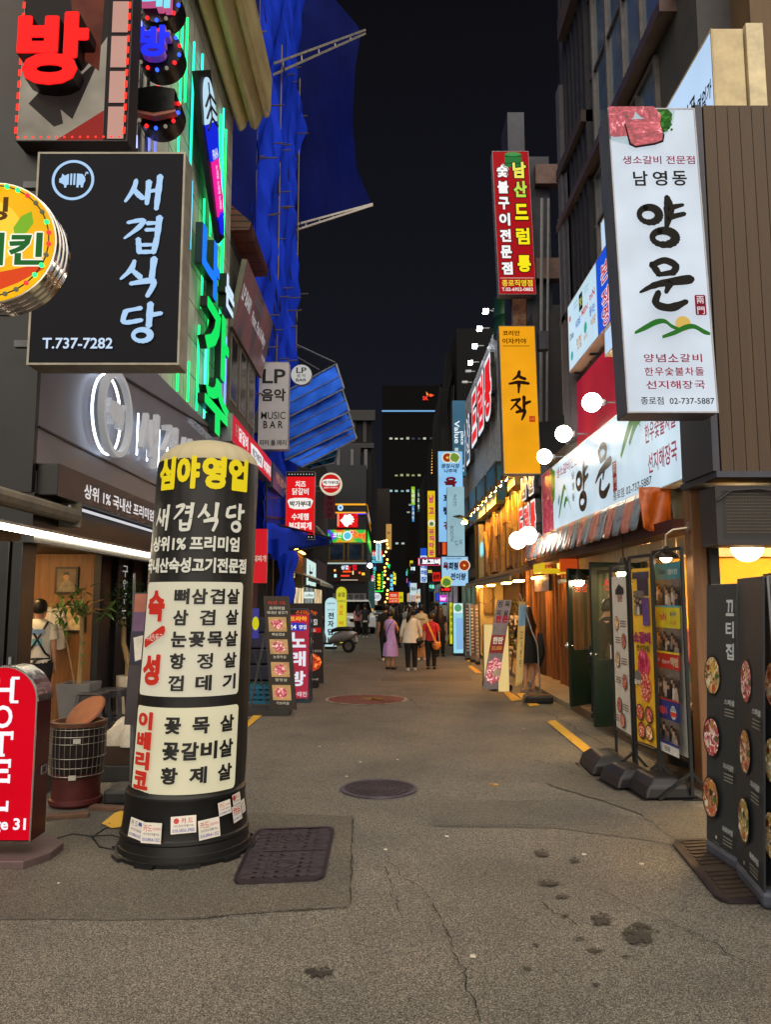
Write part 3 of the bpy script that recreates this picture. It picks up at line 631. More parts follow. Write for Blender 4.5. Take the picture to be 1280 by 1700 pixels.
# three drum signs on a pole
t = thing('drum_sign_column', 'column of black drum signs with a blue channel letter and coloured bulbs', 'sign', tuple(W(262, 250, 7.6)))
for u, v in ((262, 2), (263, 84), (261, 180)):
    c = W(u, v, 7.6); r = .245
    m = MB(); m.lathe([(r, 0), (r, .22)], c, 32, 'Y'); m.v = [(x, 2*c.y-y, z) for x, y, z in m.v]; m.build('drum', D('#17161a', .3, .3), t, 40)
    for k in range(14):
        a = 2*pi*k/14+.2; MB().ball((c.x+r*.94*cos(a), c.y-.012, c.z+r*.94*sin(a)), .021, 8).build('bulb', [EL('#ff1f1f', 2.5), EL('#2a4cff', 3), E('#b5a890', .5)][k % 3], t, True)
    p = Panel((c.x-.25, c.y-.02, c.z+.25), (1, 0, 0), (0, 0, 1), .5, .5)
    if v == 84: p.text('방', .46, .45, .66, .72, E('#2430e8', .25, base='#c08a80'), .045, 'letter_side', .09); p.text('방', .46, .45, .66, .72, E('#2430f0', 1.1), .042, 'letter', .006, base=.093)
    elif v == 2: p.text('래', .5, .5, .66, .7, E('#e86aa0', .6), .045, 'letter_side', .09); p.text('래', .5, .5, .66, .7, E('#7ee0f0', 1), .042, 'letter', .006, base=.093)
    else:
        solid(p, [(.08, .22), (.5, .15), (.92, .22), (.92, .66), (.5, .74), (.08, .66)], D('#0c0c0e', .25), 'cap', .0, .1); solid(p, [(.06, .66), (.5, .74), (.94, .66), (.94, .72), (.5, .82), (.06, .72)], D('#a5695c', .4), 'cap', .0, .09)
    p.done(t)
m = MB()
for u in (228, 240, 252): a = W(u, -20, 7.9); m.tube([(a.x, 7.9, 5), (a.x, 7.9, 9.5)], .02, 8)
m.build('pole', STEEL, t)
for i, (u, v0, v1, hx) in enumerate(((234, 20, 55, '#8fa0ff'), (247, 220, 250, '#7a86ff'), (257, 215, 255, '#6f7bff'), (226, 225, 245, '#b8c0ff'))): a, b = W(u, v0, 7.85), W(u, v1, 7.85); MB().tube([a, b], .012, 6).build('neon_tube', EL(hx, 1.6), t)
# ---- tiled building above the restaurant with vertical LED tubes and the gold cornice
B2 = thing('tiled_building', 'pale tiled building with green neon lines and a gold cornice', 'building', (-5, 11, 4.95))
m = MB(); m.box(-8, -3.3, 7.0, 15.58, 4.95, 13.2); m.build('wall', TILE, B2)
m = MB(); m.box(-8, -3.31, 6.94, 6.99, 6.6, 12.6); m.box(-3.5, -3.28, 7.0, 7.6, 4.95, 12.6); m.box(-3.3, -3.22, 7.6, 10.8, 6.6, 7.6); m.build('pier', D('#3a3431', .6), B2)
gold = D('#efd29a', .34, .35, .35, 1.4, .1, vscale=(1, .35, 1)); prof = []
pp = [(-3.28, 11.2), (-3.16, 11.02), (-3.0, 11.12), (-2.93, 11.3), (-2.86, 11.12), (-2.7, 11.08), (-2.58, 11.28), (-2.52, 11.42), (-2.48, 11.36), (-2.36, 11.42), (-2.32, 11.7), (-2.30, 12.4), (-3.28, 12.9)]
pr = crom([(a, b, 0) for a, b in pp[:11]], 4); pr = [(a, b) for a, b, _ in pr]+pp[11:]; pr = [(-3.28+(a+3.28)*.80, 11.95+(b-11.02)*.9) for a, b in pr]
m = MB(); m.prism([(a, 7.0, b) for a, b in pr], (0, 8.75, 0)); m.build('cornice', gold, B2, 35)
for i, (u, v0, v1, hx) in enumerate(((297, -40, 130, '#12e86a'), (299, 480, 700, '#0fdc62'), (303, 20, 330, '#10d080'), (311, 30, 180, '#14e070'), (313, 600, 700, '#0fdc62'), (322, 70, 400, '#17c79a'), (330, 540, 690, '#10e070'), (336, 90, 150, '#19d8c8'), (339, 330, 520, '#10e070'), (342, 560, 720, '#3fd0c0'), (347, 500, 690, '#11d868'), (352, 250, 400, '#12c860'), (360, 260, 480, '#12d86a'), (366, 190, 340, '#0fe070'), (368, 400, 690, '#10e66c'), (371, 180, 420, '#29d6b0'), (375, 215, 470, '#10ee6a'), (375, 560, 700, '#5a7af0'), (318, 300, 420, '#2fb7e0'))):
    a, b = S(u, v0, -3.24), S(u, v1, -3.24); MB().tube([(-3.24, a.y, min(a.z, 12.1)), (-3.24, a.y, max(b.z, 5))], .02, 6).build('neon_tube', EL(hx, 3.0), B2)
# microphone neon
t = thing('microphone_sign', 'slanted neon microphone with white head, blue band and pink handle on tiles', 'sign', (-3.15, 13.5, 8.4))
a, b = S(331, 128, -3.12), S(359, 390, -3.12); ax = (b-a); L = ax.length; ax = ax.normalized(); N = V((1, 0, 0)); sd = ax.cross(N).normalized()
def micpart(t0, t1, w0, w1, mat, part, d, rnd=0):
    pts = []; k = 8
    if rnd < 0: pts += [a+ax*(L*t0+(-rnd)*(1-cos(x)))-sd*w0*cos(pi/2-x) for x in [pi/2*i/k for i in range(k+1)]]; pts = [a+ax*(L*t0-rnd*(1-sin(q)))+sd*w0*cos(q) for q in [pi*i/14 for i in range(15)]]; pts += [a+ax*L*t1-sd*w1, a+ax*L*t1+sd*w1]
    elif rnd > 0: pts = [a+ax*L*t0+sd*w0, a+ax*L*t0-sd*w0]+[a+ax*(L*t1-rnd*(1-sin(q)))-sd*w1*cos(q) for q in [pi*i/14 for i in range(15)]]
    else: pts = [a+ax*L*t0+sd*w0, a+ax*L*t1+sd*w1, a+ax*L*t1-sd*w1, a+ax*L*t0-sd*w0]
    MB().prism([q+N*d for q in pts], N*.03).build(part, mat, t)
MB().prism([a-ax*.1+sd*.55, a+ax*L*.35+sd*.62, a+ax*(L+.1)+sd*.24, a+ax*(L+.1)-sd*.24, a+ax*L*.35-sd*.62, a-ax*.1-sd*.55], N*.09).build('back_plate', BLK, t)
micpart(0, .27, .44, .50, EL('#bfe2f6', .95), 'head', .1, -.5); micpart(.27, .50, .50, .36, EL('#1626d8', 1), 'band', .1); micpart(.50, .86, .30, .26, EL('#f0249c', 1), 'handle', .1); micpart(.88, 1.0, .26, .2, EL('#1c22e0', 1), 'tail', .1, .4)
m = MB()
for f in (.10, .17, .24): m.tube([a+ax*(L*f+.16*abs(s))+sd*s*.42+N*.14 for s in (-1, -.5, 0, .5, 1)], .02, 5)
m.tube([a+ax*L*.03+N*.14, a+ax*L*.25+N*.14], .012, 5); m.build('grille', INK, t)
pm = Panel(a+ax*L*.52-sd*.22+N*.133, ax, -sd, L*.32, .44); pm.text('노래방 노래방 노래방', .5, .5, .9, .4, E('#ffe0f2', 1), .02, keep=False); pm.done(t)
pm = Panel(a+ax*L*.40+sd*.3+N*.133, -sd, -ax, .6, .4); pm.text('PRAHA', .5, .4, .8, .4, E('#e6ecff', 1), .02); pm.done(t)
# big channel letters
def letter3(ch, u0, v0, u1, v1, X, hexc, deep, name, label):
    a, b = S(u0, v0, X), S(u1, v1, X); zt = S((u0+u1)/2, v0, X).z; zb = S((u0+u1)/2, v1, X).z
    p = lp(X, a.y, b.y, zt, zb); t = thing('channel_letter', label, 'sign letter', tuple(p.pt(.5, 1)), 'big channel letters down the tiled wall')
    p.text(ch, .5, .5, 1, 1, D('#0e1a14', .4), .046, 'letter_side', deep, keep=False); p.text(ch, .5, .5, .98, .985, EL(hexc, 1.0), .042, 'letter_face', .01, keep=False, base=deep+.002); p.done(t)
letter3('나', 324, 385, 352, 488, -3.22, '#1f7dff', .12, 'na', 'blue channel letter, topmost of the column on the tiles')
letter3('는', 361, 462, 375, 520, -3.22, '#cfeaff', .15, 'neun', 'small white channel letter beside the blue one')
letter3('가', 329, 505, 368, 620, -3.22, '#0fe864', .12, 'ga', 'green channel letter in the middle of the column')
letter3('수', 328, 628, 369, 722, -3.22, '#0fe864', .12, 'su', 'green channel letter lowest, just above the red shop sign')
# ---- grey stone bar building
B3 = thing('stone_building', 'grey stone bar building with tall windows and a reddish tiled eave', 'building', (-5, 17.7, 0))
m = MB(); m.box(-8, -3.3, 15.62, 18.9, 0, 9.3); m.build('wall', STONE, B3)
for y in (15.9, 16.95, 18.0):
    m = MB(); m.box(-3.305, -3.285, y, y+.72, 6.0, 7.5); f = m.build('window', D('#8a877c', .6), B3)
    MB().quad((-3.28, y+.07, 6.08), (-3.28, y+.65, 6.08), (-3.28, y+.65, 7.42), (-3.28, y+.07, 7.42)).build('pane', D('#2c2d2c', .2), f)
m = MB(); m.prism([(-3.45, 15.6, 9.6), (-2.9, 15.6, 9.62), (-2.86, 15.6, 9.78), (-3.45, 15.6, 10.3)], (0, 2.4, 0)); m.build('eave', brick('eave_tile', '#7a4438', '#6a3a30', '#2c1814', .5, .14, 'YZ', .02, .6, 0), B3)
m = MB(); m.tube([(-3.33, 18.95, 2), (-3.33, 18.95, 7.7)], .03, 8); m.build('drain_pipe', D('#b7b9c2', .4), B3)
m = MB(); m.box(-8, -3.3, 15.62, 18.8, 9.3, 9.7); m.build('roof', D('#3a302c', .8), B3)
# leaning record bar board
o0 = V((-3.22, 15.7, 7.5)); p = Panel(o0+V((.27, 0, 1.5)), (0, 1, 0), V((.27, 0, 1.5)), 3.8, 1.52)
t = signbox('leaning_board', 'dim photo board with white record bar lettering leaning out from grey stone', 'sign', p, .12, food('board_photo', [(.25, '#1c1a20'), (.45, '#3c3236'), (.6, '#5c3a38'), (.8, '#4a4a56')], 2.2, .5, 'NZ', (1, 1, .35)), D('#6f6a5f', .6), .0)
pw = E('#c9c7c8', .62); p.text('LP BAR!', .17, .42, .26, .30, pw, .03); p.text('Peter, Paul & Mary', .62, .50, .50, .24, pw, .015, shear=.15)
for k in range(5): p.text('Peter Paul and Mary', .42+.13*(k % 3), .14+.09*(k//3), .13, .045, E('#8f9a9a', .4), 0)
p.text('OPEN 6PM', .90, .72, .12, .07, pw, .01); p.done(t)
# red shop fascia
p = lp(-3.0, 14.75, 19.9, 5.42, 4.85)
t = signbox('red_shop_sign', 'long red light box with white text running away behind the balloon pillar', 'sign', p, .22, EL('#d61f2c', .85, .08), D('#8a8f94', .4, .5), .015)
p.text('춘천', .10, .42, .07, .45, WHT, .03); p.text('닭갈비', .24, .46, .20, .52, E('#f2eeee', .95), .04)
p.poly([(.40, .28), (.58, .22), (.74, .30), (.72, .8), (.57, .86), (.42, .76)], E('#f2eeee', .95)); p.text('박가부대', .57, .56, .26, .4, E('#3a2a28', .4), .03); p.text('부대찌개', .87, .56, .22, .5, E('#f2eeee', .95), .04); p.done(t)
p = lp(-2.98, 20.1, 24.6, 5.42, 4.75)
t = signbox('purple_shop_sign', 'dim purple fascia board with red and yellow text behind the red sign', 'sign', p, .18, E('#4a4566', .6, .15), D('#3a3a44', .5), .01)
p.text('막창 곱창 전골', .4, .42, .55, .4, E('#c98a5a', .6), .03); p.text('본점', .84, .5, .14, .5, E('#b84a6a', .7), .03); p.done(t)
p = lp(-2.7, 10.9, 13.4, 2.78, 1.75)
p = fp(428, 878, 442, 968, 15.0); p.O.x -= .3; p.w += .3
t = signbox('red_panel_sign', 'red upright light panel with white text right behind the balloon pillar', 'sign', p, .12, EL('#d8202a', .8, .1), D('#9a9a9c', .4), .0)
p.text('부대찌개', .62, .55, .7, .12, WHT, .03); p.done(t)
# ================================================================ THINGS ON THE LEFT PAVEMENT
# ---- inflatable advertising pillar
bc = G(306, 1443); BY = bc.y+.46; BX = W(306, 1420, BY).x
t = thing('balloon_pillar', 'tall black balloon pillar with cream menu panels and yellow headline', 'advertising balloon', (BX, BY, 0))
TOPZ = 2.80
def prad(z):
    if z < .5: return .455-.10*min(1, max(0, (z-.05)/.42))*.55
    return .402-.030*((z-.5)/2.3)
def pax(z): return V((BX+.036*z, BY-.0*z, z))
m = MB(); prof = [(.20, .0), (.475, .0), (.48, .03), (.462, .035), (.46, .07), (.452, .075), (.446, .13), (.454, .14), (.452, .16), (.440, .17), (.418, .40), (.424, .41), (.422, .43), (.41, .44), (.40, .47), (.2, .48)]
m.lathe(prof, (BX, BY, 0), 56)
for k in range(10):
    a = 2*pi*k/10; m.box(-.07, .07, -.03, .02, .002, .028, Matrix.Rotation(a+pi/2, 3, 'Z'), (0, 0, .015)); n = 8
    for i in range(n): x, y, z = m.v[-n+i]; m.v[-n+i] = (x+BX+.47*cos(a), y+BY+.47*sin(a), z)
m.build('base_drum', D('#121213', .45, var=.3, scale=4), t, 40)
NS = 96
def skin(z0, z1, nz, fn): 
    m = MB()
    def f(a, b):
        z = z0+(z1-z0)*b; r, z = fn(z, a*2*pi); c = pax(z); return (c.x+r*cos(a*2*pi), c.y+r*sin(a*2*pi), z)
    return m.grid(f, NS, nz)
def sl(z, a): 
    r = prad(z)+.0025*sin(9*a+z*5)*sin(z*7+a*3)+.0015*sin(31*a+z*3)
    if z > 2.55: r -= .006*(.5+.5*sin(a*44))*((z-2.55)/.25)
    if z < .62: r -= .004*(.5+.5*sin(a*38))
    return r, z
skin(.46, TOPZ-.03, 90, sl).build('black_sleeve', D('#151516', .5, var=.2, scale=5), t, True)
def dome(z, a):
    s = (z-(TOPZ-.04))/.20; s = min(1, max(0, s)); return (.366+.004*sin(a*22))*sqrt(max(0, 1-s*s*.9999)), z
skin(TOPZ-.04, TOPZ+.16, 14, dome).build('cream_top', E('#cbbd92', .22, .15, 2, '#9a9076'), t, True)
CREAM = E('#ddd6b4', .58, .10, 1.6, '#8a8672')
fc = math.atan2(-BY, -BX)   # towards the road user
p = Panel((0, 0, TOPZ+.0), (1, 0, 0), (0, 0, 1), pi*.395, TOPZ); p.step = .0004
def bend(x, y, d):
    z = TOPZ*(1-y); a = fc+(x-.5)*pi; c = pax(z); r = prad(z)+.0065+d*.8; return V((c.x+r*cos(a), c.y+r*sin(a), z))
p.bend = bend
def yf(v): return 1-W(320, v, BY-.36).z/TOPZ
RED = E('#c33427', .55, base='#7a1c14'); YLW = E('#e8d021', .75, base='#7a6c10')
TXW = E('#ddd8c6', .62, base='#7a776c')
p.rect(.105, yf(966), .765, yf(1156), E('#dbd5c0', .56, .10, 1.6, '#86826e'), 'menu_panel', r=.03); p.rect(.105, yf(1174), .775, yf(1317), CREAM, 'menu_panel', r=.03)
def ln(body, u0, u1, v0, v1, mat, b=.03, **k):
    p.row(body, u0, u1, (yf(v0)+yf(v1))/2, yf(v1)-yf(v0), mat, b, keep=False, **k)
ln('심야영업', .14, .765, 757, 812, YLW, .058, fill=.92)
for k, ch in enumerate('새겹식당'): p.brush(ch, .215+.152*k, yf(858), .15, yf(884)-yf(834), TXW, fat=1.25)
p.text('상위1% 프리미엄', .43, (yf(890)+yf(915))/2, .56, yf(915)-yf(890), TXW, .036, keep=False)
p.text('국내산숙성고기전문점', .435, (yf(926)+yf(951))/2, .68, yf(951)-yf(926), TXW, .036, keep=False)
for body, v in (('뼈삼겹살', 990), ('삼 겹 살', 1025), ('눈꽃목살', 1061), ('항 정 살', 1097), ('껍 데 기', 1133)):
    q = body if ' ' not in body else body.replace(' ', ''); b = .037
    if len(q) == 4: ln(q, .345, .735, v-13, v+13, INK, b, fill=.88)
    else:
        for i, ch in enumerate(q): p.text(ch, .395+.145*i, yf(v), .085, yf(v+13)-yf(v-13), INK, b, keep=False)
for body, v in (('꽃목살', 1203), ('꽃갈비살', 1245), ('황제살', 1285)):
    if len(body) == 4: ln(body, .345, .735, v-15, v+15, INK, .038, fill=.9)
    else:
        for i, ch in enumerate(body): p.text(ch, .395+.145*i, yf(v), .088, yf(v+14)-yf(v-14), INK, .038, keep=False)
p.text('숙', .232, yf(1006), .135, yf(1032)-yf(980), RED, .055, keep=False); p.text('성', .232, yf(1112), .135, yf(1138)-yf(1086), RED, .055, keep=False)
pts = [(.20+.085*cos(a)*1.0*(1 if abs(cos(a)) > .5 else 1), yf(1058)+.0) for a in (0,)]
sq = [(-.08, .012), (-.075, .0245), (-.06, .027), (.06, -.002), (.075, -.008), (.08, -.018), (.075, -.027), (.06, -.029), (-.06, .002), (-.075, .006)]
p.poly([(.235+x, yf(1058)+y) for x, y in sq], RED, 'grade_badge'); p.text('국내산1등급', .235, yf(1058), .13, .018, E('#e8e0c8', .7), .01, keep=False)
for k, ch in enumerate('이베리코'): p.text(ch, .222, yf(1197+33*k), .115, yf(1213)-yf(1183), RED, .055, keep=False)
p.done(t)
# card-service stickers round the drum
def sticker(u, v, w, h, kind, tilt):
    a0 = math.asin(max(-.98, min(.98, (u-306)/112))); a = fc+a0*.98; z = W(306, v, BY-.42).z; r = .4475-.022*(z-.17)/.25+.004
    c = V((BX+.036*z*.3+r*cos(a), BY+r*sin(a), z)); R = V((-sin(a), cos(a), 0)); U = V((cos(a)*-.1, sin(a)*-.1, 1)).normalized(); R2 = R*cos(tilt)+U*sin(tilt); U2 = U*cos(tilt)-R*sin(tilt)
    q = Panel(c-R2*w/2+U2*h/2, R2, U2, w, h); q.step = .0003; q.layer = 6; n = 5
    q.rect(0, 0, 1, 1, D('#cfcac2', .6, var=.1), 'sticker')
    rd, bl = D('#b23a34', .5), D('#3c4a9c', .5)
    if kind == 0: q.text('카 드', .32, .25, .5, .3, D('#2a2a36', .5), .01); q.rect(.62, .12, .95, .3, bl)
    elif kind == 1: q.text('카드', .3, .28, .42, .36, rd, .01); q.text('신용판매처', .74, .3, .42, .16, rd, 0)
    elif kind == 2: q.disc(.22, .27, .018, rd); q.text('카 드', .64, .27, .46, .32, rd, .02)
    else: q.text('카드', .5, .3, .8, .45, rd, .04)
    q.text('카드한도의불가능', .5, .56, .8, .13, INK, 0); q.text('010-5850-3900' if kind == 2 else '010-8964-1352', .5, .82, .86, .2, bl, .005); q.done(t)
for a in ((224, 1379, .135, .125, 0, -.1), (250, 1382, .15, .13, 1, .02), (302, 1368, .165, .11, 2, .03), (345, 1379, .15, .125, 1, .06), (372, 1350, .105, .09, 1, .1), (394, 1365, .10, .11, 3, .12), (394, 1343, .09, .09, 2, .1), (406, 1358, .06, .09, 1, .15)): sticker(*a)
# cable on the ground from the pillar
m = MB(); m.tube([G(*q)+V((0, 0, .008)) for q in ((78, 1398), (120, 1386), (150, 1390), (185, 1388), (215, 1396))], .006, 6); m.tube([G(*q)+V((0, 0, .008)) for q in ((150, 1388), (165, 1408), (195, 1414))], .006, 6); m.tube([G(*q)+V((0, 0, .008)) for q in ((152, 1392), (175, 1376), (208, 1366))], .006, 6)
tag(m.build('power_cable', BLK, None, True), 'thin black cables lying on the asphalt between red lit sign and pillar', 'cable')
# ---- HOTEL arch sign
Y0 = 5.42; cx = W(-1, 1300, Y0).x; hw = .234; zt = W(0, 1106, Y0).z; zb = W(0, 1397, Y0).z
t = thing('hotel_sign', 'red arched light box with white vertical lettering and chrome rim on the ground', 'sign', (cx, Y0+.1, 0))
def arch(h, top, bot, n=20): return [(cx-h, bot)]+[(cx-h*cos(pi*i/n), top-h+h*sin(pi*i/n)) for i in range(n+1)]+[(cx+h, bot)]
o = [(x, Y0, z) for x, z in arch(hw, zt, zb)]
MB().prism(o, (0, .215, 0)).build('cabinet', D('#4a1416', .3, .5, .25, 2), t, bevel=.006)
ins = [(x, Y0-.004, z) for x, z in arch(hw*.97, zt-.008, zb+.01)]
MB().quad(*ins).build('face', EL('#d4031c', .92, .06, 3), t, fix=False)
m = MB(); a = arch(hw*1.0, zt, zb); b = arch(hw*.965, zt-.008, zb+.008); n = len(a)
m.add([(x, Y0-.012, z) for x, z in a]+[(x, Y0-.012, z) for x, z in b], [(i, i+1, n+i+1, n+i) for i in range(n-1)]); m.build('chrome_rim', CHROME, t, solid=.012)
m = MB(); a = arch(hw*1.012, zt+.003, zt-hw*1.02); n = len(a); m.add([(x, y, z) for y in (Y0-.01, Y0+.22) for x, z in a], [(i, i+1, n+i+1, n+i) for i in range(n-1)])
m.build('foil_top', D('#a8a2a0', .16, 1, .5, 14, .8), t, solid=.003)
p = Panel((cx-hw, Y0-.005, zt), (1, 0, 0), (0, 0, 1), 2*hw, zt-zb); WL = E('#f0f2fa', 1.0)
y2 = lambda v: (v-1106)/291
def serif(ch, v):
    y = y2(v); h = y2(v+20)-y2(v-20); w = .31
    p.text(ch, .5, y, w*.92, h*.96, WL, .02, keep=False)
    sx = {'H': ((.5-w/2, y-h/2), (.5+w/2, y-h/2), (.5-w/2, y+h/2), (.5+w/2, y+h/2)), 'T': ((.5, y+h/2),), 'L': ((.5-w/2, y+h/2), (.5-w/2, y-h/2)), 'E': ((.5-w/2, y-h/2), (.5-w/2, y+h/2))}.get(ch, ())
    for a, b in sx: p.rect(a-.06, b-.008, a+.06, b+.008, WL, 'lettering')
    for k in ((.5+w/2, y-h/2+.025, .05), (.5-w/2, y-h/2+.025, .05)) if ch == 'T' else (((.5+w/2-.01, y+h/2-.025, .05), (.5+w/2-.01, y-h/2+.025, .05)) if ch == 'E' else (((.5+w/2-.01, y+h/2-.03, .06),) if ch == 'L' else ())): p.rect(k[0]-.018, k[1]-k[2]/2, k[0]+.018, k[1]+k[2]/2, WL, 'lettering')
for ch, v in zip('HOTEL', (1146, 1191, 1235, 1281, 1327)): serif(ch, v)
p.text('lounge 31', .5, y2(1370), .86, .085, WL, .028); p.done(t)
m = MB(); m.prism([(cx-.42, Y0-.12, 0), (cx+.24, Y0-.12, 0), (cx+.34, Y0+.06, 0), (cx+.34, Y0+.28, 0), (cx+.22, Y0+.42, 0), (cx-.42, Y0+.42, 0)], (0, 0, .055)); m.build('base_plate', D('#5c4c4c', .55, .3), t, bevel=.006)
m = MB(); q = (cx+hw+.003, Y0+.11, 0)
for a, b in ((.58, .605),): m.bar((q[0]+.012, q[1]-.04, .62), (q[0]+.012, q[1]+.04, .62), .008); m.bar((q[0]+.012, q[1]-.04, .57), (q[0]+.012, q[1]+.04, .57), .008); m.bar((q[0]+.012, q[1]-.04, .57), (q[0]+.012, q[1]-.04, .62), .008); m.bar((q[0]+.012, q[1]+.04, .57), (q[0]+.012, q[1]+.04, .62), .008)
m.build('latch', STEEL, t)
# ---- caged charcoal stove with its wooden lid
c = G(109, 1345); sx, sy = c.x, c.y+.2
t = thing('charcoal_stove', 'rusty round charcoal stove inside a wire cage, open at the top', 'stove', (sx, sy, 0))
m = MB(); m.lathe([(.21, 0), (.225, .02), (.222, .05), (.2, .06), (.2, .24), (.215, .25), (.215, .27)], (sx, sy, .012), 32); m.build('pedestal', D('#4a1c1a', .5, .2, .35, 6), t, 40)
m = MB(); m.lathe([(.2, .27), (.212, .3), (.218, .62), (.19, .65)], (sx, sy, .012), 32); m.build('barrel', D('#2a2022', .5, .3, .4, 5), t, 40)
m = MB(); m.lathe([(.215, .66), (.236, .665), (.236, .70), (.195, .705), (.18, .66), (.17, .5)], (sx, sy, .012), 36, cap=False); m.build('rim', D('#5a3a2a', .6, .4, .4, 9, .3), t, 40)
m = MB()
for k in range(30): a = 2*pi*k/30; m.tube([(sx+.232*cos(a), sy+.232*sin(a), .68), (sx+.232*cos(a), sy+.232*sin(a), .45), (sx+.215*cos(a), sy+.215*sin(a), .26)], .0035, 5)
for z in (.66, .60, .54, .42, .34, .27): m.tube([(sx+(.234 if z > .4 else .222)*cos(2*pi*k/30), sy+(.234 if z > .4 else .222)*sin(2*pi*k/30), z) for k in range(31)], .0035, 5)
m.build('wire_cage', D('#8a857c', .4, .7), t)
for a, z in ((-1.25, .57), (-1.35, .27)): m = MB(); m.box(-.03, .03, -.004, .004, -.02, .02, Matrix.Rotation(a+pi/2, 3, 'Z'), (0, 0, 0)); m.v = [(x+sx+.24*cos(a), y+sy+.24*sin(a), q+z) for x, y, q in m.v]; m.build('tag_plate', D('#a8a49a', .5), t)
m = MB(); R = Matrix.Rotation(radians(-26), 3, 'Y') @ Matrix.Rotation(radians(34), 3, 'X'); m.lathe([(.0, 0), (.175, 0), (.19, .012), (.178, .026), (.15, .02), (0, .02)], (0, 0, 0), 32); m.v = [tuple(R @ V(v)+V((sx+.06, sy+.0, .775))) for v in m.v]
tag(m.build('stove_lid', D('#7a4226', .55, var=.5, scale=4, bump=.3), None, 40), 'round brown wooden lid leaning in the mouth of the charcoal stove', 'lid')
for u, v, r in ((112, 1358, .3), (180, 1345, -.2)): c = G(u, v); m = MB(); m.box(-.16, .16, -.05, .05, .004, .035, Matrix.Rotation(r, 3, 'Z'), (0, 0, .02)); m.v = [(x+c.x, y+c.y, z) for x, y, z in m.v]; tag(m.build('wood_offcut', D('#5c4334', .8, var=.4, bump=.3), None, bevel=.004), 'flat wood offcut left of the stove foot' if u < 150 else 'flat wood offcut right of the stove foot', 'wood')
# ---- brown tub with white bag, on a black weight
c = G(207, 1338); 
t = thing('sign_base', 'flat black plastic sign weight left of the balloon pillar', 'sign base', (c.x, c.y+.15, 0))
m = MB(); m.box(c.x-.2, c.x+.3, c.y, c.y+.36, .0, .13); m.build('weight', D('#232326', .5), t, bevel=.03)
c = G(206, 1305); c.y += .35; c.x = W(206, 1290, c.y).x
t = thing('plastic_tub', 'low brown plastic tub behind the balloon pillar', 'tub', (c.x, c.y, 0))
m = MB(); w = .18
m.add([(c.x+a*(.16 if z < .2 else .2), c.y+b*(.14 if z < .2 else .18), z) for z in (.16, .34) for a, b in ((-1, -1), (1, -1), (1, 1), (-1, 1))], [(0, 1, 2, 3), (0, 1, 5, 4), (1, 2, 6, 5), (2, 3, 7, 6), (3, 0, 4, 7)]); m.build('tub', D('#4a3a30', .5), t, solid=.01)
MB().box(c.x-.2, c.x+.2, c.y-.2, c.y+.2, 0, .155).build('crate_foot', D('#2c2a2a', .6), t, bevel=.01)
m = MB(); m.grid(lambda a, b: (c.x+.02+.22*(b**.6)*cos(a*2*pi)*(1+.22*sin(5*a*2*pi+3*b)+.1*sin(11*a*2*pi)), c.y+.19*(b**.6)*sin(a*2*pi)*(1+.15*sin(4*a*2*pi)), .33+.24*(1-b*b)*(1+.12*sin(7*a*2*pi+9*b))), 36, 10)
tag(m.build('plastic_bag', D('#b5aea0', .4, var=.15, bump=.3, scale=14), None, True), 'crumpled white plastic bag heaped in the brown tub', 'plastic bag')
# ---- leaning sunset banner behind the pillar
a, b = W(222, 984, 6.75), W(272, 984, 6.75); c0 = W(235, 1300, 6.75)
p = Panel(a, (1, 0, 0), V((.0, .12, 1)), .62, a.z-.72)
p.R = V((.97, -.24, 0)).normalized(); p.N = p.R.cross(p.U)
t = thing('meat_banner', 'banner with a sunset picture and raw meat half behind the balloon pillar', 'banner', (a.x+.3, 6.75, 0))
slab(p, .02).build('cloth', D('#3a3438', .6), t); SUN = [('#4f4a60', 0), ('#8a6a80', .22), ('#d08a78', .42), ('#8c6c78', .6)]
p.rect(.02, .01, .98, .15, E('#c77a60', .5, .2, 4), 'picture'); p.rect(.02, .15, .98, .3, E('#8a6a80', .45, .2, 4), 'picture'); p.rect(.02, .3, .98, .55, E('#5a5362', .35, .2, 4), 'picture')
MEAT = food('meat', [(.25, '#7c1f2c'), (.5, '#b5485a'), (.62, '#c9707c'), (.75, '#e6c3c0')], 40, .35); p.disc(.35, .43, .16, MEAT, 'picture', sx=.8, wob=.1); p.poly([(.05, .35), (.2, .33), (.25, .5), (.1, .53)], D('#c8c2b8', .6), 'picture'); p.done(t)
m = MB(); m.tube([(a.x+.02, 6.8, .03), (a.x-.02, 6.8, 2.0)], .012, 6); m.tube([(a.x+.05, 6.72, .1), (a.x+.03, 6.78, 1.2)], .016, 6); m.build('pole', STEEL, t)
# ---- plants, pots and stools on the deck
LEAF = D('#4a6b2c', .5, var=.45, scale=9); LEAF2 = D('#2c4526', .45, var=.5, scale=9); BARK = D('#8a7450', .8, var=.3)
def leaf(m, base, d, ln, w, up=V((0, 0, 1))):
    d = d.normalized(); s = d.cross(up); s = s.normalized() if s.length > .01 else V((1, 0, 0)); n = s.cross(d)
    a = base; c = base+d*ln*.45-n*ln*.02; e = base+d*ln-n*ln*.14
    m.add([a, c+s*w+n*ln*.06, e, c-s*w+n*ln*.06, c], [(0, 1, 4), (1, 2, 4), (2, 3, 4), (3, 0, 4)])
def rdir(lo=-.3): 
    a = random.uniform(0, 2*pi); z = random.uniform(lo, 1); return V((cos(a)*sqrt(max(.05, 1-z*z)), sin(a)*sqrt(max(.05, 1-z*z)), z))
c = W(128, 1199, 9.9); c.z = .172
t = thing('potted_tree', 'slim potted tree with long leaves in a square grey planter on the deck', 'potted plant', tuple(c))
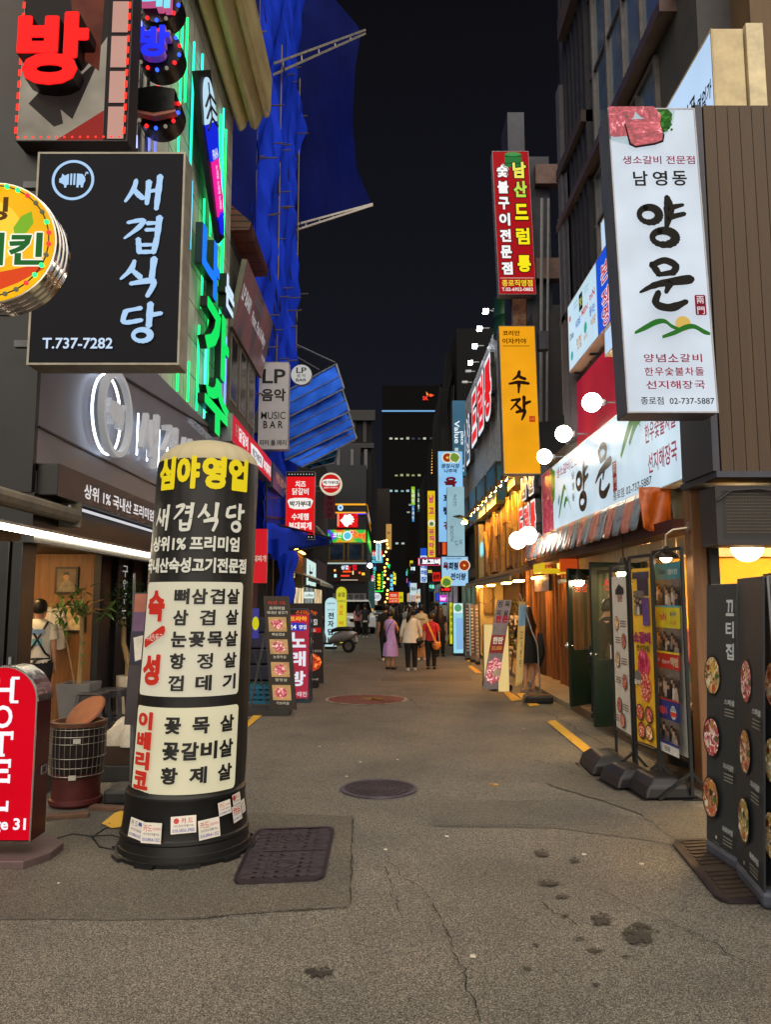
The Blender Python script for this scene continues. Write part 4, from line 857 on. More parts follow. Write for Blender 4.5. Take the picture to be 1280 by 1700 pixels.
m = MB(); m.add([(c.x+a*r, c.y+b*r, z) for z, r in ((.172, .15), (.74, .21), (.74, .17), (.68, .17)) for a, b in ((-1, -1), (1, -1), (1, 1), (-1, 1))], [(i+4*k, (i+1) % 4+4*k, (i+1) % 4+4*k+4, i+4*k+4) for k in range(3) for i in range(4)]+[(3, 2, 1, 0), (12, 13, 14, 15)]); m.build('planter', D('#6a6c70', .6, var=.1), t)
m = MB(); m.tube([(c.x, c.y, .68), (c.x+.01, c.y, 1.2), (c.x-.01, c.y, 1.62)], [.035, .03, .026], 8); m.tube([(c.x-.05, c.y, .68), (c.x-.16, c.y-.03, 1.2), (c.x-.26, c.y-.05, 1.55)], [.012, .009, .006], 6)
tips = []
for k in range(12): d = rdir(-.1); e = V((c.x, c.y, 1.6))+V((d.x*.34, d.y*.2, d.z*.28)); m.tube([(c.x, c.y, 1.55), tuple(V((c.x, c.y, 1.6))+(e-V((c.x, c.y, 1.6)))*.5+V((0, 0, .04))), e], [.012, .008, .004], 5); tips.append(e)
e = V((c.x+.30, c.y-.1, 1.78)); m.tube([(c.x, c.y, 1.55), (c.x+.15, c.y-.05, 1.74), e], [.01, .008, .005], 5); m.build('trunk', BARK, t)
m = MB()
for q in tips:
    for k in range(7): leaf(m, q+V((random.uniform(-.05, .05),)*3), rdir(-.8), random.uniform(.12, .2), random.uniform(.018, .035))
for q in (V((c.x-.26, c.y-.05, 1.55)), V((c.x-.2, c.y-.04, 1.4))):
    for k in range(7): leaf(m, q, rdir(-.9), .15, .025)
for k in range(4): leaf(m, e+V((0, 0, -.05*k)), V((1, -.2, .5-.35*k)), .2, .06)
for z in (1.0, 1.1, 1.25): leaf(m, V((c.x+.02, c.y-.03, z)), V((.7, -.5, -.3)), .1, .025)
m.build('crown', LEAF, t)
c = W(211, 1183, 10.9); c.z = .172
t = thing('potted_ficus', 'bushy dark ficus with forked trunk in a round white pot', 'potted plant', tuple(c))
MB().lathe([(.15, 0), (.17, .52), (.17, .56), (.145, .56), (.14, .48), (0, .48)], c, 24).build('pot', D('#b9b4a6', .4, var=.08), t, 40)
m = MB(); z = c.z
m.tube([(c.x, c.y, z+.45), (c.x, c.y, z+.75)], [.055, .06], 8); m.tube([(c.x, c.y, z+.7), (c.x-.09, c.y, z+1.0), (c.x-.10, c.y, z+1.35)], [.05, .035, .03], 8); m.tube([(c.x, c.y, z+.7), (c.x+.10, c.y, z+.95), (c.x+.13, c.y, z+1.35)], [.05, .04, .03], 8); m.build('trunk', BARK, t)
m = MB()
for k in range(520):
    d = rdir(-.9); r = random.uniform(.5, 1); q = V((c.x-.02+d.x*.27*r, c.y+d.y*.27*r, z+1.55+d.z*.40*r)); leaf(m, q, rdir(-.6), random.uniform(.06, .1), random.uniform(.018, .028))
m.build('crown', LEAF2, t)
def stool(c, label):
    t = thing('plastic_stool', label, 'stool', tuple(c), 'black plastic stools on the deck'); h = .47
    m = MB(); m.box(c.x-.15, c.x+.15, c.y-.15, c.y+.15, c.z+h-.035, c.z+h); m.build('seat', D('#3a3a3f', .35), t, bevel=.015)
    for a, b in ((-1, -1), (1, -1), (1, 1), (-1, 1)):
        m = MB(); p0 = V((c.x+a*.13, c.y+b*.13, c.z+h-.03)); p1 = V((c.x+a*.17, c.y+b*.17, c.z)); m.bar(p0, p1, .045); m.build('leg', D('#34343a', .35), t)
    for a, b, cc, d in ((-1, -1, 1, -1), (1, -1, 1, 1), (1, 1, -1, 1), (-1, 1, -1, -1)):
        m = MB(); m.bar((c.x+a*.132, c.y+b*.132, c.z+h-.07), (c.x+cc*.132, c.y+d*.132, c.z+h-.07), .02, .07); m.bar((c.x+a*.16, c.y+b*.16, c.z+.1), (c.x+cc*.16, c.y+d*.16, c.z+.1), .015, .04); m.build('apron', D('#34343a', .35), t)
a = W(152, 1206, 9.75); a.z = .172; stool(a, 'black plastic stool nearer the charcoal stove'); a = W(184, 1199, 10.15); a.z = .172; stool(a, 'black plastic stool beside the white ficus pot')
# ================================================================ LEFT SIDE, FURTHER UP THE STREET
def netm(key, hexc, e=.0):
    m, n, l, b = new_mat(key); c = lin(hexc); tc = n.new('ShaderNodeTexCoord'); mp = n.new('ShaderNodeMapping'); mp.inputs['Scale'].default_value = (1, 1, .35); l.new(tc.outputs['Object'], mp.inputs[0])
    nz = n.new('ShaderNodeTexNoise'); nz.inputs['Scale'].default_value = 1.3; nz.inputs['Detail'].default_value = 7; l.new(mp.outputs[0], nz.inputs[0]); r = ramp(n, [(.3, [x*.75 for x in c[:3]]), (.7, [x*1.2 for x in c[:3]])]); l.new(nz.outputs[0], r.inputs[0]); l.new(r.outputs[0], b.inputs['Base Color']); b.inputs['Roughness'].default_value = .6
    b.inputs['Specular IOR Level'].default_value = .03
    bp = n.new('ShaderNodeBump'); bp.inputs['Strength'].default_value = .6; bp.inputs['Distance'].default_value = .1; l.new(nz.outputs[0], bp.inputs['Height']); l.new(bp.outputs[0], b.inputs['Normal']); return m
NET = netm('blue_netting', '#2040d8'); NETD = netm('blue_netting_dark', '#071250'); TARP = netm('blue_tarp', '#2f6cf0')  # NETD: darker blue, for the flank and the catch net
B4 = thing('netted_building', 'tall building wrapped in blue scaffold netting with poles poking out', 'building', (-4, 23, 0))
m = MB()
def street(a, b):
    Y = 19.6+a*5.6; X = -3.47+.52*a; z = 3.0+b*20; return (X+.13*sin(a*17+b*9)*sin(b*31)+.07*sin(a*40+b*15)+.04*sin(b*120+a*30)-.16*abs(sin(b*14+a*2)), Y, z)
m.grid(street, 56, 180); m.build('netting', NET, B4, True)
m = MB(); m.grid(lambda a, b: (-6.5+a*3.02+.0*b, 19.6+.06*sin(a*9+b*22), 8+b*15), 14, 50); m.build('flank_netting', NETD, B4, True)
m = MB(); m.box(-8, -3.7, 19.7, 25.2, 0, 22); m.build('wall', D('#2a2c34', .8), B4)
random.seed(3); m = MB()
for k in range(46):
    a, z = random.random(), random.uniform(4, 20); X = -3.47+.52*a; Y = 19.6+5.6*a; m.tube([(X-.3, Y, z), (X+random.uniform(.12, .35), Y-.02, z+.02)], .022, 5)
for a in (.02, .5, .99): X = -3.53+.52*a; m.tube([(X, 19.6+5.6*a, 0), (X, 19.6+5.6*a, 20)], .03, 6)
m.build('scaffold_pole', D('#6a5f52', .5, .5), B4)
m = MB()
for k in range(34):
    a, z = random.random(), random.uniform(5, 19); X = -3.40+.52*a; Y = 19.6+5.6*a; m.prism([(X+.03, Y, z), (X+.03, Y+.12, z-.1), (X+.05, Y+.3, z-.32), (X+.03, Y+.22, z-.34), (X+.02, Y+.08, z-.2)], (.01, 0, 0))
m.build('torn_slit', D('#0a0c1c', .9), B4)
# catch net on two lattice arms
t = thing('catch_net', 'dark blue catch net stretched out over the street between two lattice arms', 'safety net', (-2, 25.3, 12))
def cn(a, b):
    p0, p1 = W(478, -60, 25.4), W(487, 382, 25.4); l = p0+(p1-p0)*b
    q = [W(600, 50, 25.4), W(590, 110, 25.4), W(585, 200, 25.4), W(592, 280, 25.4), W(618, 342, 25.4)]; s = max(0, (b*1.18-.18))*4; i = min(3, int(s)); r = q[i]+(q[i+1]-q[i])*(s-i)
    if b < .16: tl, tr = W(495, 0, 25.4), W(600, 50, 25.4); r = p0+V((.6+ (tr.x-p0.x-.6)*(b/.16), 0, (tr.z-p0.z)*(b/.16)))
    v = l+(r-l)*a; v.y += .25*sin(a*3.1)*sin(b*3.1); return v
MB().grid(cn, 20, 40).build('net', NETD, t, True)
def lattice(pts0, pts1, n):
    m = MB(); a0, a1, b0, b1 = [V(q) for q in (*pts0, *pts1)]; m.bar(a0, a1, .07); m.bar(b0, b1, .07)
    for k in range(n): f = k/n; m.bar(a0+(a1-a0)*f, b0+(b1-b0)*f, .04)
    m.build('lattice_arm', D('#8c8781', .5, .6), t)
lattice((W(437, 112, 21.6), W(606, 50, 25.3)), (W(440, 130, 21.6), W(606, 56, 25.3)), 6); lattice((W(485, 375, 25.2), W(619, 339, 25.3)), (W(486, 384, 25.2), W(619, 341, 25.3)), 6)
# pleated tarp canopies
def canopy(quad, Y0, Y1, label, mat=TARP, fold=True):
    a, b, c, d = [W(q[0], q[1], Y0 if i in (0, 3) else Y1) for i, q in enumerate(quad)]
    t = thing('tarp_canopy', label, 'tarp', tuple((a+b+c+d)/4))
    m = MB(); m.grid(lambda x, y: (a*(1-x)+b*x)*(1-y)+(d*(1-x)+c*x)*y+V((0, .05*sin(x*15)*sin(y*6)+.12*abs(y-.5), .02*sin(x*22))), 24, 8); m.build('tarp', mat, t, True, solid=.015)
    m = MB(); m.bar(a, b, .04); m.bar(d, c, .04); m.bar(b, c, .06); m.bar(a*.5+d*.5+V((0, -.03, 0)), b*.5+c*.5+V((0, -.03, 0)), .022); m.build('frame', D('#77808e', .5, .5), t)
canopy(((470, 652), (558, 604), (571, 645), (470, 697)), 22.5, 24.2, 'uppermost slanted blue tarp canopy beside the round record bar sign')
canopy(((470, 696), (568, 646), (580, 683), (470, 735)), 22.6, 24.6, 'second slanted blue tarp canopy below the uppermost one')
canopy(((470, 733), (577, 680), (587, 709), (472, 764)), 22.7, 25.0, 'third slanted blue tarp canopy under two others')
canopy(((476, 762), (584, 706), (592, 728), (500, 776)), 22.8, 25.4, 'lowest bright blue slanted tarp canopy above the red light box')
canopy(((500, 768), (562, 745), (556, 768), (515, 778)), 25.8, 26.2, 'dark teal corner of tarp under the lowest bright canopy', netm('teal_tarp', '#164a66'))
t = MB(); t.tube([W(487, 570, 24.5), W(556, 602, 24.4)], .03, 6); t.tube([W(488, 590, 24.5), W(530, 614, 24.4)], .02, 6); tag(t.build('guy_wire', GREY, None), 'pale stay wire running down to the uppermost blue canopy', 'wire')
# scaffold skirt: blue sheets, black tubes
t = thing('scaffold_canopy', 'blue sheeted scaffold canopy with black tubes over the pavement', 'scaffold', (-2.6, 19.5, 0))
m = MB(); q = [W(442, 868, 19.6), W(548, 892, 23.5), W(548, 905, 24.2), W(446, 920, 19.6)]; q2 = [W(438, 792, 19.7), W(476, 792, 23), W(476, 880, 23), W(438, 880, 19.7)]
m.grid(lambda x, y: (q[0]*(1-x)+q[1]*x)*(1-y)+(q[3]*(1-x)+q[2]*x)*y+V((0, 0, .04*sin(x*20))), 16, 4); m.grid(lambda x, y: (q2[0]*(1-x)+q2[1]*x)*(1-y)+(q2[3]*(1-x)+q2[2]*x)*y+V((.03*sin(y*20), 0, 0)), 8, 8); m.build('blue_sheet', NET, t, True, solid=.01)
m = MB()
for a, b in (((440, 866), (549, 893)), ((446, 921), (552, 905)), ((443, 880), (447, 925)), ((440, 826), (476, 826)), ((440, 858), (476, 862)), ((438, 830), (470, 872)), ((470, 830), (470, 1000)), ((441, 790), (441, 1010)), ((549, 893), (552, 905))):
    m.tube([W(a[0], a[1], 19.8 if a[0] < 460 else 23), W(b[0], b[1], 19.8 if b[0] < 460 else 23)], .03, 6)
m.build('tube', D('#1c1c20', .5, .4), t)
t = thing('hanging_drape', 'crumpled blue sheeting tied round a scaffold post down to the pavement', 'tarp', tuple(W(476, 1075, 20)))
m = MB(); top, bot = W(476, 915, 20.4), W(475, 1055, 20.4)
m.grid(lambda a, b: (top.x+(.22+.05*sin(b*16)+.05*sin(a*2*pi*5+b*8)-.03*sin(b*3.1))*cos(a*2*pi), 20.4+(.2+.05*sin(a*2*pi*4+b*6))*sin(a*2*pi), top.z+(bot.z-top.z)*b), 40, 30); m.build('sheet', NET, t, True)
m = MB(); a, b = W(440, 895, 19.4), W(478, 925, 19.4); m.grid(lambda x, y: (a.x+(b.x-a.x)*x, 19.3+.12*sin(x*7), a.z+(b.z-a.z)*y+.10*sin(x*9)*y), 20, 8); m.build('swag', NET, t, True)
# record bar signs
p = fp(426, 601, 473, 746, 20.0); p.O.x += .07
t = signbox('bar_sign', 'tall grey unlit light box reading record music bar', 'sign', p, .3, D('#c4c2c8', .4, var=.06), D('#b4b2b6', .4, var=.1), .012)
p.text('LP', .5, .165, .78, .165, INK, .02); p.text('음악', .5, .38, .82, .145, INK, .03); p.text('MUSIC', .5, .615, .82, .085, INK, .006); p.text('B A R', .5, .72, .66, .085, INK, .02); p.text('피터.폴.메리', .5, .925, .9, .065, INK, .012); p.done(t)
MB().box(p.O.x-.35, p.O.x, 20.1, 20.25, p.O.z-1.9, p.O.z-.9).build('bracket', GREY, t)
def roundsign(u, v, rpx, Y, name, label, rimm, facem):
    c = W(u, v, Y); r = rpx/1280*Y; t = thing(name, label, 'sign', tuple(c))
    m = MB(); m.lathe([(r, 0), (r*1.02, .01), (r*1.02, .2), (0, .2)], c, 36, 'Y', cap=False); m.v = [(x, 2*c.y-y, z) for x, y, z in m.v]; m.build('drum', rimm, t, 40)
    p = Panel((c.x-r, c.y-.002, c.z+r), (1, 0, 0), (0, 0, 1), 2*r, 2*r); p.disc(.5, .5, r, facem, 'face', n=40); return t, p
t, p = roundsign(500, 622, 17.5, 21, 'round_bar_sign', 'small round white sign beside the tall grey record bar sign', D('#a8a8a6', .4), E('#c9c9c6', .72)); p.text('LP', .5, .28, .5, .28, INK, .02); p.text('음 악', .5, .55, .42, .17, INK, .01); p.text('BAR', .5, .77, .52, .15, INK, .02); p.done(t)
MB().bar((p.O.x-.6, 21.1, p.O.z-.3), (p.O.x+.05, 21.1, p.O.z-.3), .04).build('bracket', GREY, t)
p = fp(475, 783, 522, 896, 22.0)
t = signbox('red_light_box', 'red vertical light box with white menu words and dotted top and bottom', 'sign', p, .22, EL('#e0161c', .95, .05), D('#7d7f84', .4, .5), .012)
TW = E('#f4efe9', .98)
for y0 in (.0, .925): p.rect(0, y0, 1, y0+.075, E('#1c1614', .5), 'band')
for k in range(9):
    for y in (.04, .962): p.disc(.1+.1*k, y, .012*1.2, TW, 'dot', n=10)
p.text('치즈', .5, .185, .36, .095, TW, .03); p.text('닭갈비', .5, .295, .56, .10, TW, .03)
p.poly([(.06, .435), (.12, .405), (.3, .39), (.7, .39), (.88, .405), (.94, .435), (.86, .53), (.7, .555), (.3, .555), (.14, .53)], TW); p.text('박가부대', .5, .475, .72, .085, E('#2e2422', .5), .035)
p.text('수제햄', .5, .665, .58, .10, TW, .035); p.text('부대찌개', .5, .80, .78, .11, TW, .035); p.done(t)
MB().bar((p.O.x-.5, 22.1, p.O.z-.5), (p.O.x+.02, 22.1, p.O.z-.5), .05).build('bracket', GREY, t); MB().bar((p.O.x-.5, 22.1, p.O.z-1.6), (p.O.x+.02, 22.1, p.O.z-1.6), .05).build('bracket', GREY, t)
t, p = roundsign(549, 803, 18.5, 23.2, 'round_red_sign', 'round red lit sign with cream rim and a white name plate', E('#e6dcc0', .7), E('#e6dcc0', .85)); r = p.w/2
p.disc(.5, .5, r*.86, EL('#c9141a', .9), 'face'); p.poly([(.1, .40), (.16, .33), (.35, .29), (.65, .29), (.84, .33), (.9, .40), (.84, .56), (.7, .60), (.3, .60), (.16, .56)], TW); p.text('박가부대', .5, .45, .68, .17, E('#2e2422', .5), .03); p.text('닭갈비 부대찌개', .5, .68, .62, .08, TW, .02); p.done(t)
MB().bar((p.O.x-.9, 23.3, p.O.z-.4), (p.O.x+.05, 23.3, p.O.z-.4), .04).build('bracket', GREY, t)
p = fp(538, 822, 556, 861, 24.5); p.O.z += .45; p.h += .45
t = signbox('maroon_sign', 'narrow maroon vertical sign hanging below the round red lit sign', 'sign', p, .15, E('#4e1f24', .7), D('#3a1a1c', .5), .01); p.col('부라의원', .5, .38, .98, .5, E('#191012', .3), .01); p.done(t)
MB().bar((p.O.x-.6, 24.6, p.O.z-.3), (p.O.x+.02, 24.6, p.O.z-.3), .04).build('bracket', GREY, t)
# ---- shop fronts Y 20 to 45, ground floor
B5 = thing('shop_row', 'low row of lit shop fronts under grey awnings', 'building', (-4.5, 32, 0))
m = MB(); m.box(-8, -3.35, 25.3, 44.5, 0, 9.2); m.build('wall', D('#26262b', .8), B5)
m = MB(); m.box(-3.34, -3.2, 15.7, 19.4, .1, 2.4); m.build('low_wall', D('#4a3438', .6), B5)
for i, (y0, y1, hx, s) in enumerate(((25.6, 27.8, '#d6c49a', .5), (28.2, 31.6, '#ffe6b4', .85), (32.0, 35.5, '#b8c8c4', .5), (36.0, 40.5, '#ffe2b0', .6))):
    p = lp(-3.33, y0, y1, 2.35, .15); p.rect(0, 0, 1, 1, EL(hx, s, .5, 1.5), 'shop_window')
    for k in range(4): p.rect(k/3-.02, 0, k/3+.02, 1, BLK, 'mullion')
    p.rect(0, .62, 1, .66, BLK, 'mullion')
    for k in range(6): x = random.uniform(.08, .9); p.rect(x, random.uniform(.3, .5), x+.08, .62, D(random.choice(['#5a3a2a', '#32443c', '#7a6a5a']), .6), 'display')
    p.done(B5)
p = lp(-3.1, 15.8, 19.5, 2.75, 2.3); t = signbox('mauve_fascia', 'mauve low fascia board with one dark character above the stall', 'sign', p, .2, D('#7d6470', .5), D('#5c4a54', .5), .0); p.rect(.60, .1, .74, .9, D('#5c4a54', .5)); p.text('곱창', .67, .5, .12, .6, INK, .02); p.done(t)
# signs above these fronts
p = fp(489, 925, 511, 966, 26.3); q = lp(-3.2, 25.4, 30.0, p.O.z+.25, p.O.z-p.h-.15)
t = signbox('brick_sign', 'warm lit brick panel sign with carved letters above a shop window', 'sign', q, .15, brick('lit_brick', '#c98a3e', '#b37630', '#5a3a18', .3, .1, 'YZ', .015), D('#5a3c20', .6), .02); q.rect(.06, .12, .44, .88, D('#6a4a24', .6), 'plaque'); q.text('술집', .25, .5, .28, .5, E('#ffd890', .9), .02); q.done(t)
MB().box(-3.18, -3.1, 25.6, 29.8, q.O.z+.05, q.O.z+.1).build('light_strip', EL('#ffb84a', 10), t)
q = lp(-3.1, 30.2, 34.4, W(520, 928, 31).z, W(520, 972, 31).z); t = signbox('pale_lit_sign', 'pale cyan lit shop sign with a black bicycle like drawing', 'sign', q, .2, EL('#d2f0ea', .95), GREY, .02); q.ring(.62, .55, .28, .33, E('#5a8a9a', .5)); q.poly([(.25, .45), (.6, .42), (.62, .5), (.3, .56)], INK); q.poly([(.3, .2), (.34, .2), (.4, .8), (.36, .8)], INK); q.text('커피', .5, .85, .3, .1, INK, .01); q.done(t)
q = lp(-3.1, 34.8, 40.5, W(536, 930, 36).z, W(536, 968, 36).z); t = signbox('grey_board', 'dull grey blank shop board next to the pale lit sign', 'sign', q, .2, D('#5c5560', .5, var=.2), D('#4a464c', .5), .02)
def awning(x0, x1, y0, y1, z0, z1, mat, label):
    m = MB(); m.prism([(x0, y0, z1), (x1, y0, z0), (x1, y0, z0-.12), (x1-.03, y0, z0-.12), (x1-.03, y0, z0-.03), (x0, y0, z1-.05)], (0, y1-y0, 0)); t = thing('shop_awning', label, 'awning', ((x0+x1)/2, (y0+y1)/2, z0)); m.build('canopy', mat, t); return t
awning(-3.35, -2.5, 25.3, 29.6, 2.55, 2.85, D('#5a5852', .7), 'dull grey shop awning under the warm brick sign')
awning(-3.35, -2.5, 30.0, 37.0, 2.5, 2.95, D('#c2c4bc', .6), 'long pale shop awning behind the scooter')
awning(-3.3, -2.7, 31, 35, 4.75, 5.05, D('#a8aaa8', .6), 'small pale canopy over the cyan lit sign')
p = fp(504, 982, 522, 994, 27.5); t = signbox('small_white_sign', 'small white lit sign hanging under the grey awning', 'sign', p, .12, EL('#dff2ea', .95), BLK, .01); p.text('coffee', .5, .5, .7, .4, D('#3a4444', .5), .01); p.done(t)
MB().bar(p.pt(.5, 0, -.05), p.pt(.5, 0, -.05)+V((0, 0, .25)), .03).build('hanger', BLK, t)
# ---- karaoke building across the end, facing us
KY = 46.0; XL, XR_ = W(500, 800, KY).x, W(608, 800, KY).x
B6 = thing('karaoke_building', 'dark three storey building with rainbow LED karaoke band and gold framed windows', 'building', ((XL+XR_)/2, KY+6, 0))
zz = lambda v: W(580, v, KY).z
m = MB(); m.box(-9, XR_, KY, KY+13, 0, zz(772)); m.box(-9, XR_-.5, KY+4, KY+13, zz(772), zz(716)); m.build('wall', D('#24262b', .7, var=.2), B6)
m = MB()
for k in range(5): m.box(-5+k*.9, -4.8+k*.9, KY+3.9, KY+4.0, zz(760), zz(725))
m.build('rooftop_rail', GREY, B6)
p = fp(532, 835, 607, 936, KY-.06); p.step = .01
KG = EL('#f0a428', 1.1)
F = lambda u: (u-532)/75; H = lambda v: (v-835)/101
p.rect(0, H(836), 1, H(839), KG, 'light_line'); p.rect(0, H(850), 1, H(852.5), KG, 'light_line'); p.rect(.5, H(852.5), 1, H(854.5), EL('#3838f0', 1), 'light_line')
p.disc(F(565), H(843), .17, EL('#bfe4ff', 1), 'logo', sy=1.1); p.disc(F(565), H(843), .08, E('#2a7ac0', 1), 'logo'); p.text('노래연습장', F(582), H(844), .28, .045, E('#3c3a38', .6), .01)
p.rect(F(560), H(853), F(594), H(876), EL('#d81418', 1.1, .5, 6), 'led_screen'); p.disc(F(577), H(864), .34, EL('#fff4f0', 2), 'led_screen', wob=.25, n=40, sx=1.1); p.rect(F(560), H(853), F(563), H(874), E('#ff7a5a', 1.4), 'led_screen')
def rainbow(key):
    m, n, l, b = new_mat(key); tc = n.new('ShaderNodeTexCoord'); nz = n.new('ShaderNodeTexNoise'); nz.inputs['Scale'].default_value = 1.5; nz.inputs['Detail'].default_value = 1; l.new(tc.outputs['Object'], nz.inputs[0])
    r = ramp(n, [(.3, '#ff2a18'), (.42, '#e0c01c'), (.5, '#18c840'), (.6, '#1ec850'), (.68, '#3a3af0'), (.78, '#b02ae0')]); l.new(nz.outputs[0], r.inputs[0]); l.new(r.outputs[0], b.inputs['Emission Color']); b.inputs['Emission Strength'].default_value = .62; b.inputs['Base Color'].default_value = (.02, .02, .02, 1); return m
RB = rainbow('led_rainbow'); p.rect(F(536), H(880), 1, H(901), RB, 'led_band')
p.text('코인', F(560), H(888.5), .19, .09, E('#f0fff0', 1.2), .02); p.disc(F(577), H(890), .28, E('#e8f2ff', 1.1), 'logo'); p.disc(F(577), H(890), .21, E('#5ac4d8', 1), 'logo'); p.disc(F(584), H(884), .11, E('#f0f0f0', 1), 'logo'); p.disc(F(584), H(884), .07, E('#e03a2a', 1), 'logo'); p.text('노래방', F(597), H(890.5), .26, .09, EL('#ff1420', 1.4), .03)
for a, b in ((546, 573), (577, 604)): p.frame(F(a), H(901), F(b), H(931), .12, D('#6a5630', .5, .4), 'window_frame'); p.rect(F(a+3), H(904), F(b-3), H(929), E('#1a2430', .9, .6, 1.2), 'window_pane')
p.rect(F(536), H(931), 1, H(934), D('#6a5630', .5, .4), 'sill'); p.done(B6)
p = Panel((XR_+.05, KY, zz(835)), (0, 1, 0), (0, 0, 1), 12, zz(835)-zz(936)); p.step = .01
p.rect(0, H(836), 1, H(839), KG, 'light_line'); p.rect(0, H(850), 1, H(853), KG, 'light_line'); p.rect(.2, H(840), .6, H(849), EL('#8ab8d8', .9), 'poster'); p.rect(0, H(880), 1, H(901), EL('#1ed84a', 1.0), 'led_band'); p.text('노래방', .6, H(890), .4, .1, E('#e03a2a', 1.2), .03)
for k in range(5): p.rect(.02+k*.2, H(905), .15+k*.2, H(930), E('#1a2430', .8), 'window_pane')
p.done(B6)
p = fp(525, 934, 608, 1003, KY-.05); p.step = .01; F = lambda u: (u-525)/83; H = lambda v: (v-934)/69
p.rect(0, 0, 1, .035, E('#c4d4d0', .8), 'cornice_light'); p.text('삼겹', F(572), H(942), .14, .10, EL('#e4f0ff', 1.5), .03); p.text('살', F(579), H(943), .06, .10, EL('#ff2222', 1.4), .03); p.text('집', F(588), H(942), .09, .13, EL('#e0182a', 1.2), .03)
p.rect(F(553), H(947), F(607), H(966), E('#2a1a12', .9, .5, 1.5), 'bar_window')
for u, v, w, h, hx in ((576, 949, 7, 1.2, '#ff4a1c'), (573, 956, 7, 1.2, '#ff3a1c'), (556, 947, 1.6, 1.6, '#ffb04a'), (586, 951, 1, 3, '#ffd08a'), (597, 951, 1.6, 1.6, '#ff5a3a'), (603, 953, 2.4, 2, '#ffc03a'), (557, 956, 2, 2.5, '#b8f0e8'), (580, 963, 14, .6, '#a8a090')): p.rect(F(u-w), H(v-h), F(u+w), H(v+h), EL(hx, 1.5), 'bar_neon')
p.rect(F(553), H(985), 1, H(997), D('#6c6e78', .5, var=.3), 'fascia_board'); p.text('고기집 본점', F(583), H(991), .5, .12, INK, .02); p.done(B6)
p = fp(574, 996, 600, 1012, KY-.1)
# pillar balloons further up
def pillar(u, v0, v1, half, Y, label, face, side, prints):
    c = W(u, v1, Y); c.z = .0; top = W(u, v0, Y).z; r = half/1280*Y; t = thing('slim_balloon_sign', label, 'advertising balloon', (c.x, Y, 0))
    pts = [(c.x-r, Y, .1)]+[(c.x-r*cos(pi*i/14), Y, top-r+r*sin(pi*i/14)) for i in range(15)]+[(c.x+r, Y, .1)]
    MB().prism(pts, (0, .35, 0)).build('body', side, t, 40, bevel=.05)
    MB().quad(*[(c.x+(x-c.x)*.93, Y-.004, .12+(z-.12)*.985) for x, y, z in pts]).build('face', face, t, fix=False); MB().box(c.x-r*.9, c.x+r*.9, Y-.05, Y+.4, 0, .1).build('foot', BLK, t)
    p = Panel((c.x-r, Y-.004, top), (1, 0, 0), (0, 0, 1), 2*r, top-.1); p.layer = 2; prints(p); p.done(t)
def pr1(p): p.text('myplum', .5, .12, .7, .05, D('#4a5a62', .5), .01); p.text('24시 전자', .5, .25, .6, .04, D('#4a5a62', .5), .01); p.col('전자담배', .5, .29, .95, .5, INK, .035, fill=.8)
pillar(549, 992, 1050, 10, 29.0, 'pale cyan balloon sign with black vertical letters by the scooter', EL('#bfe6ec', .92), E('#b8dce4', .8), pr1)
def pr2(p): p.text('삼겹', .5, .14, .7, .08, INK, .03); p.text('구워주는', .5, .26, .8, .04, INK, .01); p.col('가오 어 삼겹', .5, .32, .98, .4, E('#d8661c', .8), .03)
pillar(566, 974, 1046, 8.5, 31.5, 'yellow balloon sign with orange letters standing behind the cyan one', EL('#d8d234', .85), E('#c8c030', .8), pr2)
# ---- free standing boards on the left pavement
c = G(490, 1166)
p = fp(474, 1021, 511, 1160, c.y)
t = signbox('rolling_sign', 'red standing karaoke sign with big white letters in a grey tube frame', 'sign', p, .30, EL('#b03044', .85, .12), D('#7d4a54', .5), .0)
p.rect(0, 0, 1, .09, E('#c22a44', .85)); p.text('프라하', .55, .045, .75, .06, E('#ffb02a', 1), .03); p.poly([(.08, .12), (.3, .09), (.8, .1), (.98, .14), (.8, .19), (.25, .19)], E('#3038b0', .9)); p.text('24', .32, .145, .3, .055, E('#f0f0f4', 1), .02); p.text('영업', .74, .145, .32, .05, E('#f0f0f4', 1), .02)
for ch, y in zip('노래방', (.30, .525, .76)): p.text(ch, .55, y, .68, .18, E('#e2e4ee', .95), .035, keep=False)
p.text('금영·태진', .5, .945, .9, .06, E('#e8dce0', .9), .01); p.done(t)
q = Panel((p.O.x, c.y+.28, p.O.z+.05), (0, -1, 0), (0, 0, 1), .27, p.h); q.step = .001
for k in range(7): q.rect(0, k/7, 1, (k+1)/7, E(['#8ad0f0', '#3a8ae0', '#7ac8f4', '#2a6ad8', '#6ab4ee', '#5a5ad0', '#8a3a60'][k], .85, .1, 3), 'side_glow')
q.done(t)
m = MB(); x0, x1 = p.O.x-.03, p.O.x+p.w+.03
for y in (c.y-.02, c.y+.32): m.tube([(x0, y, .0), (x0, y, p.O.z+.02), (x0+.08, y, p.O.z+.10), (x1-.08, y, p.O.z+.10), (x1, y, p.O.z+.02), (x1, y, 0)], .014, 8)
m.box(x0-.02, x1+.02, c.y-.06, c.y+.36, .0, .07); m.build('tube_frame', D('#3c4a58', .4, .5), t)
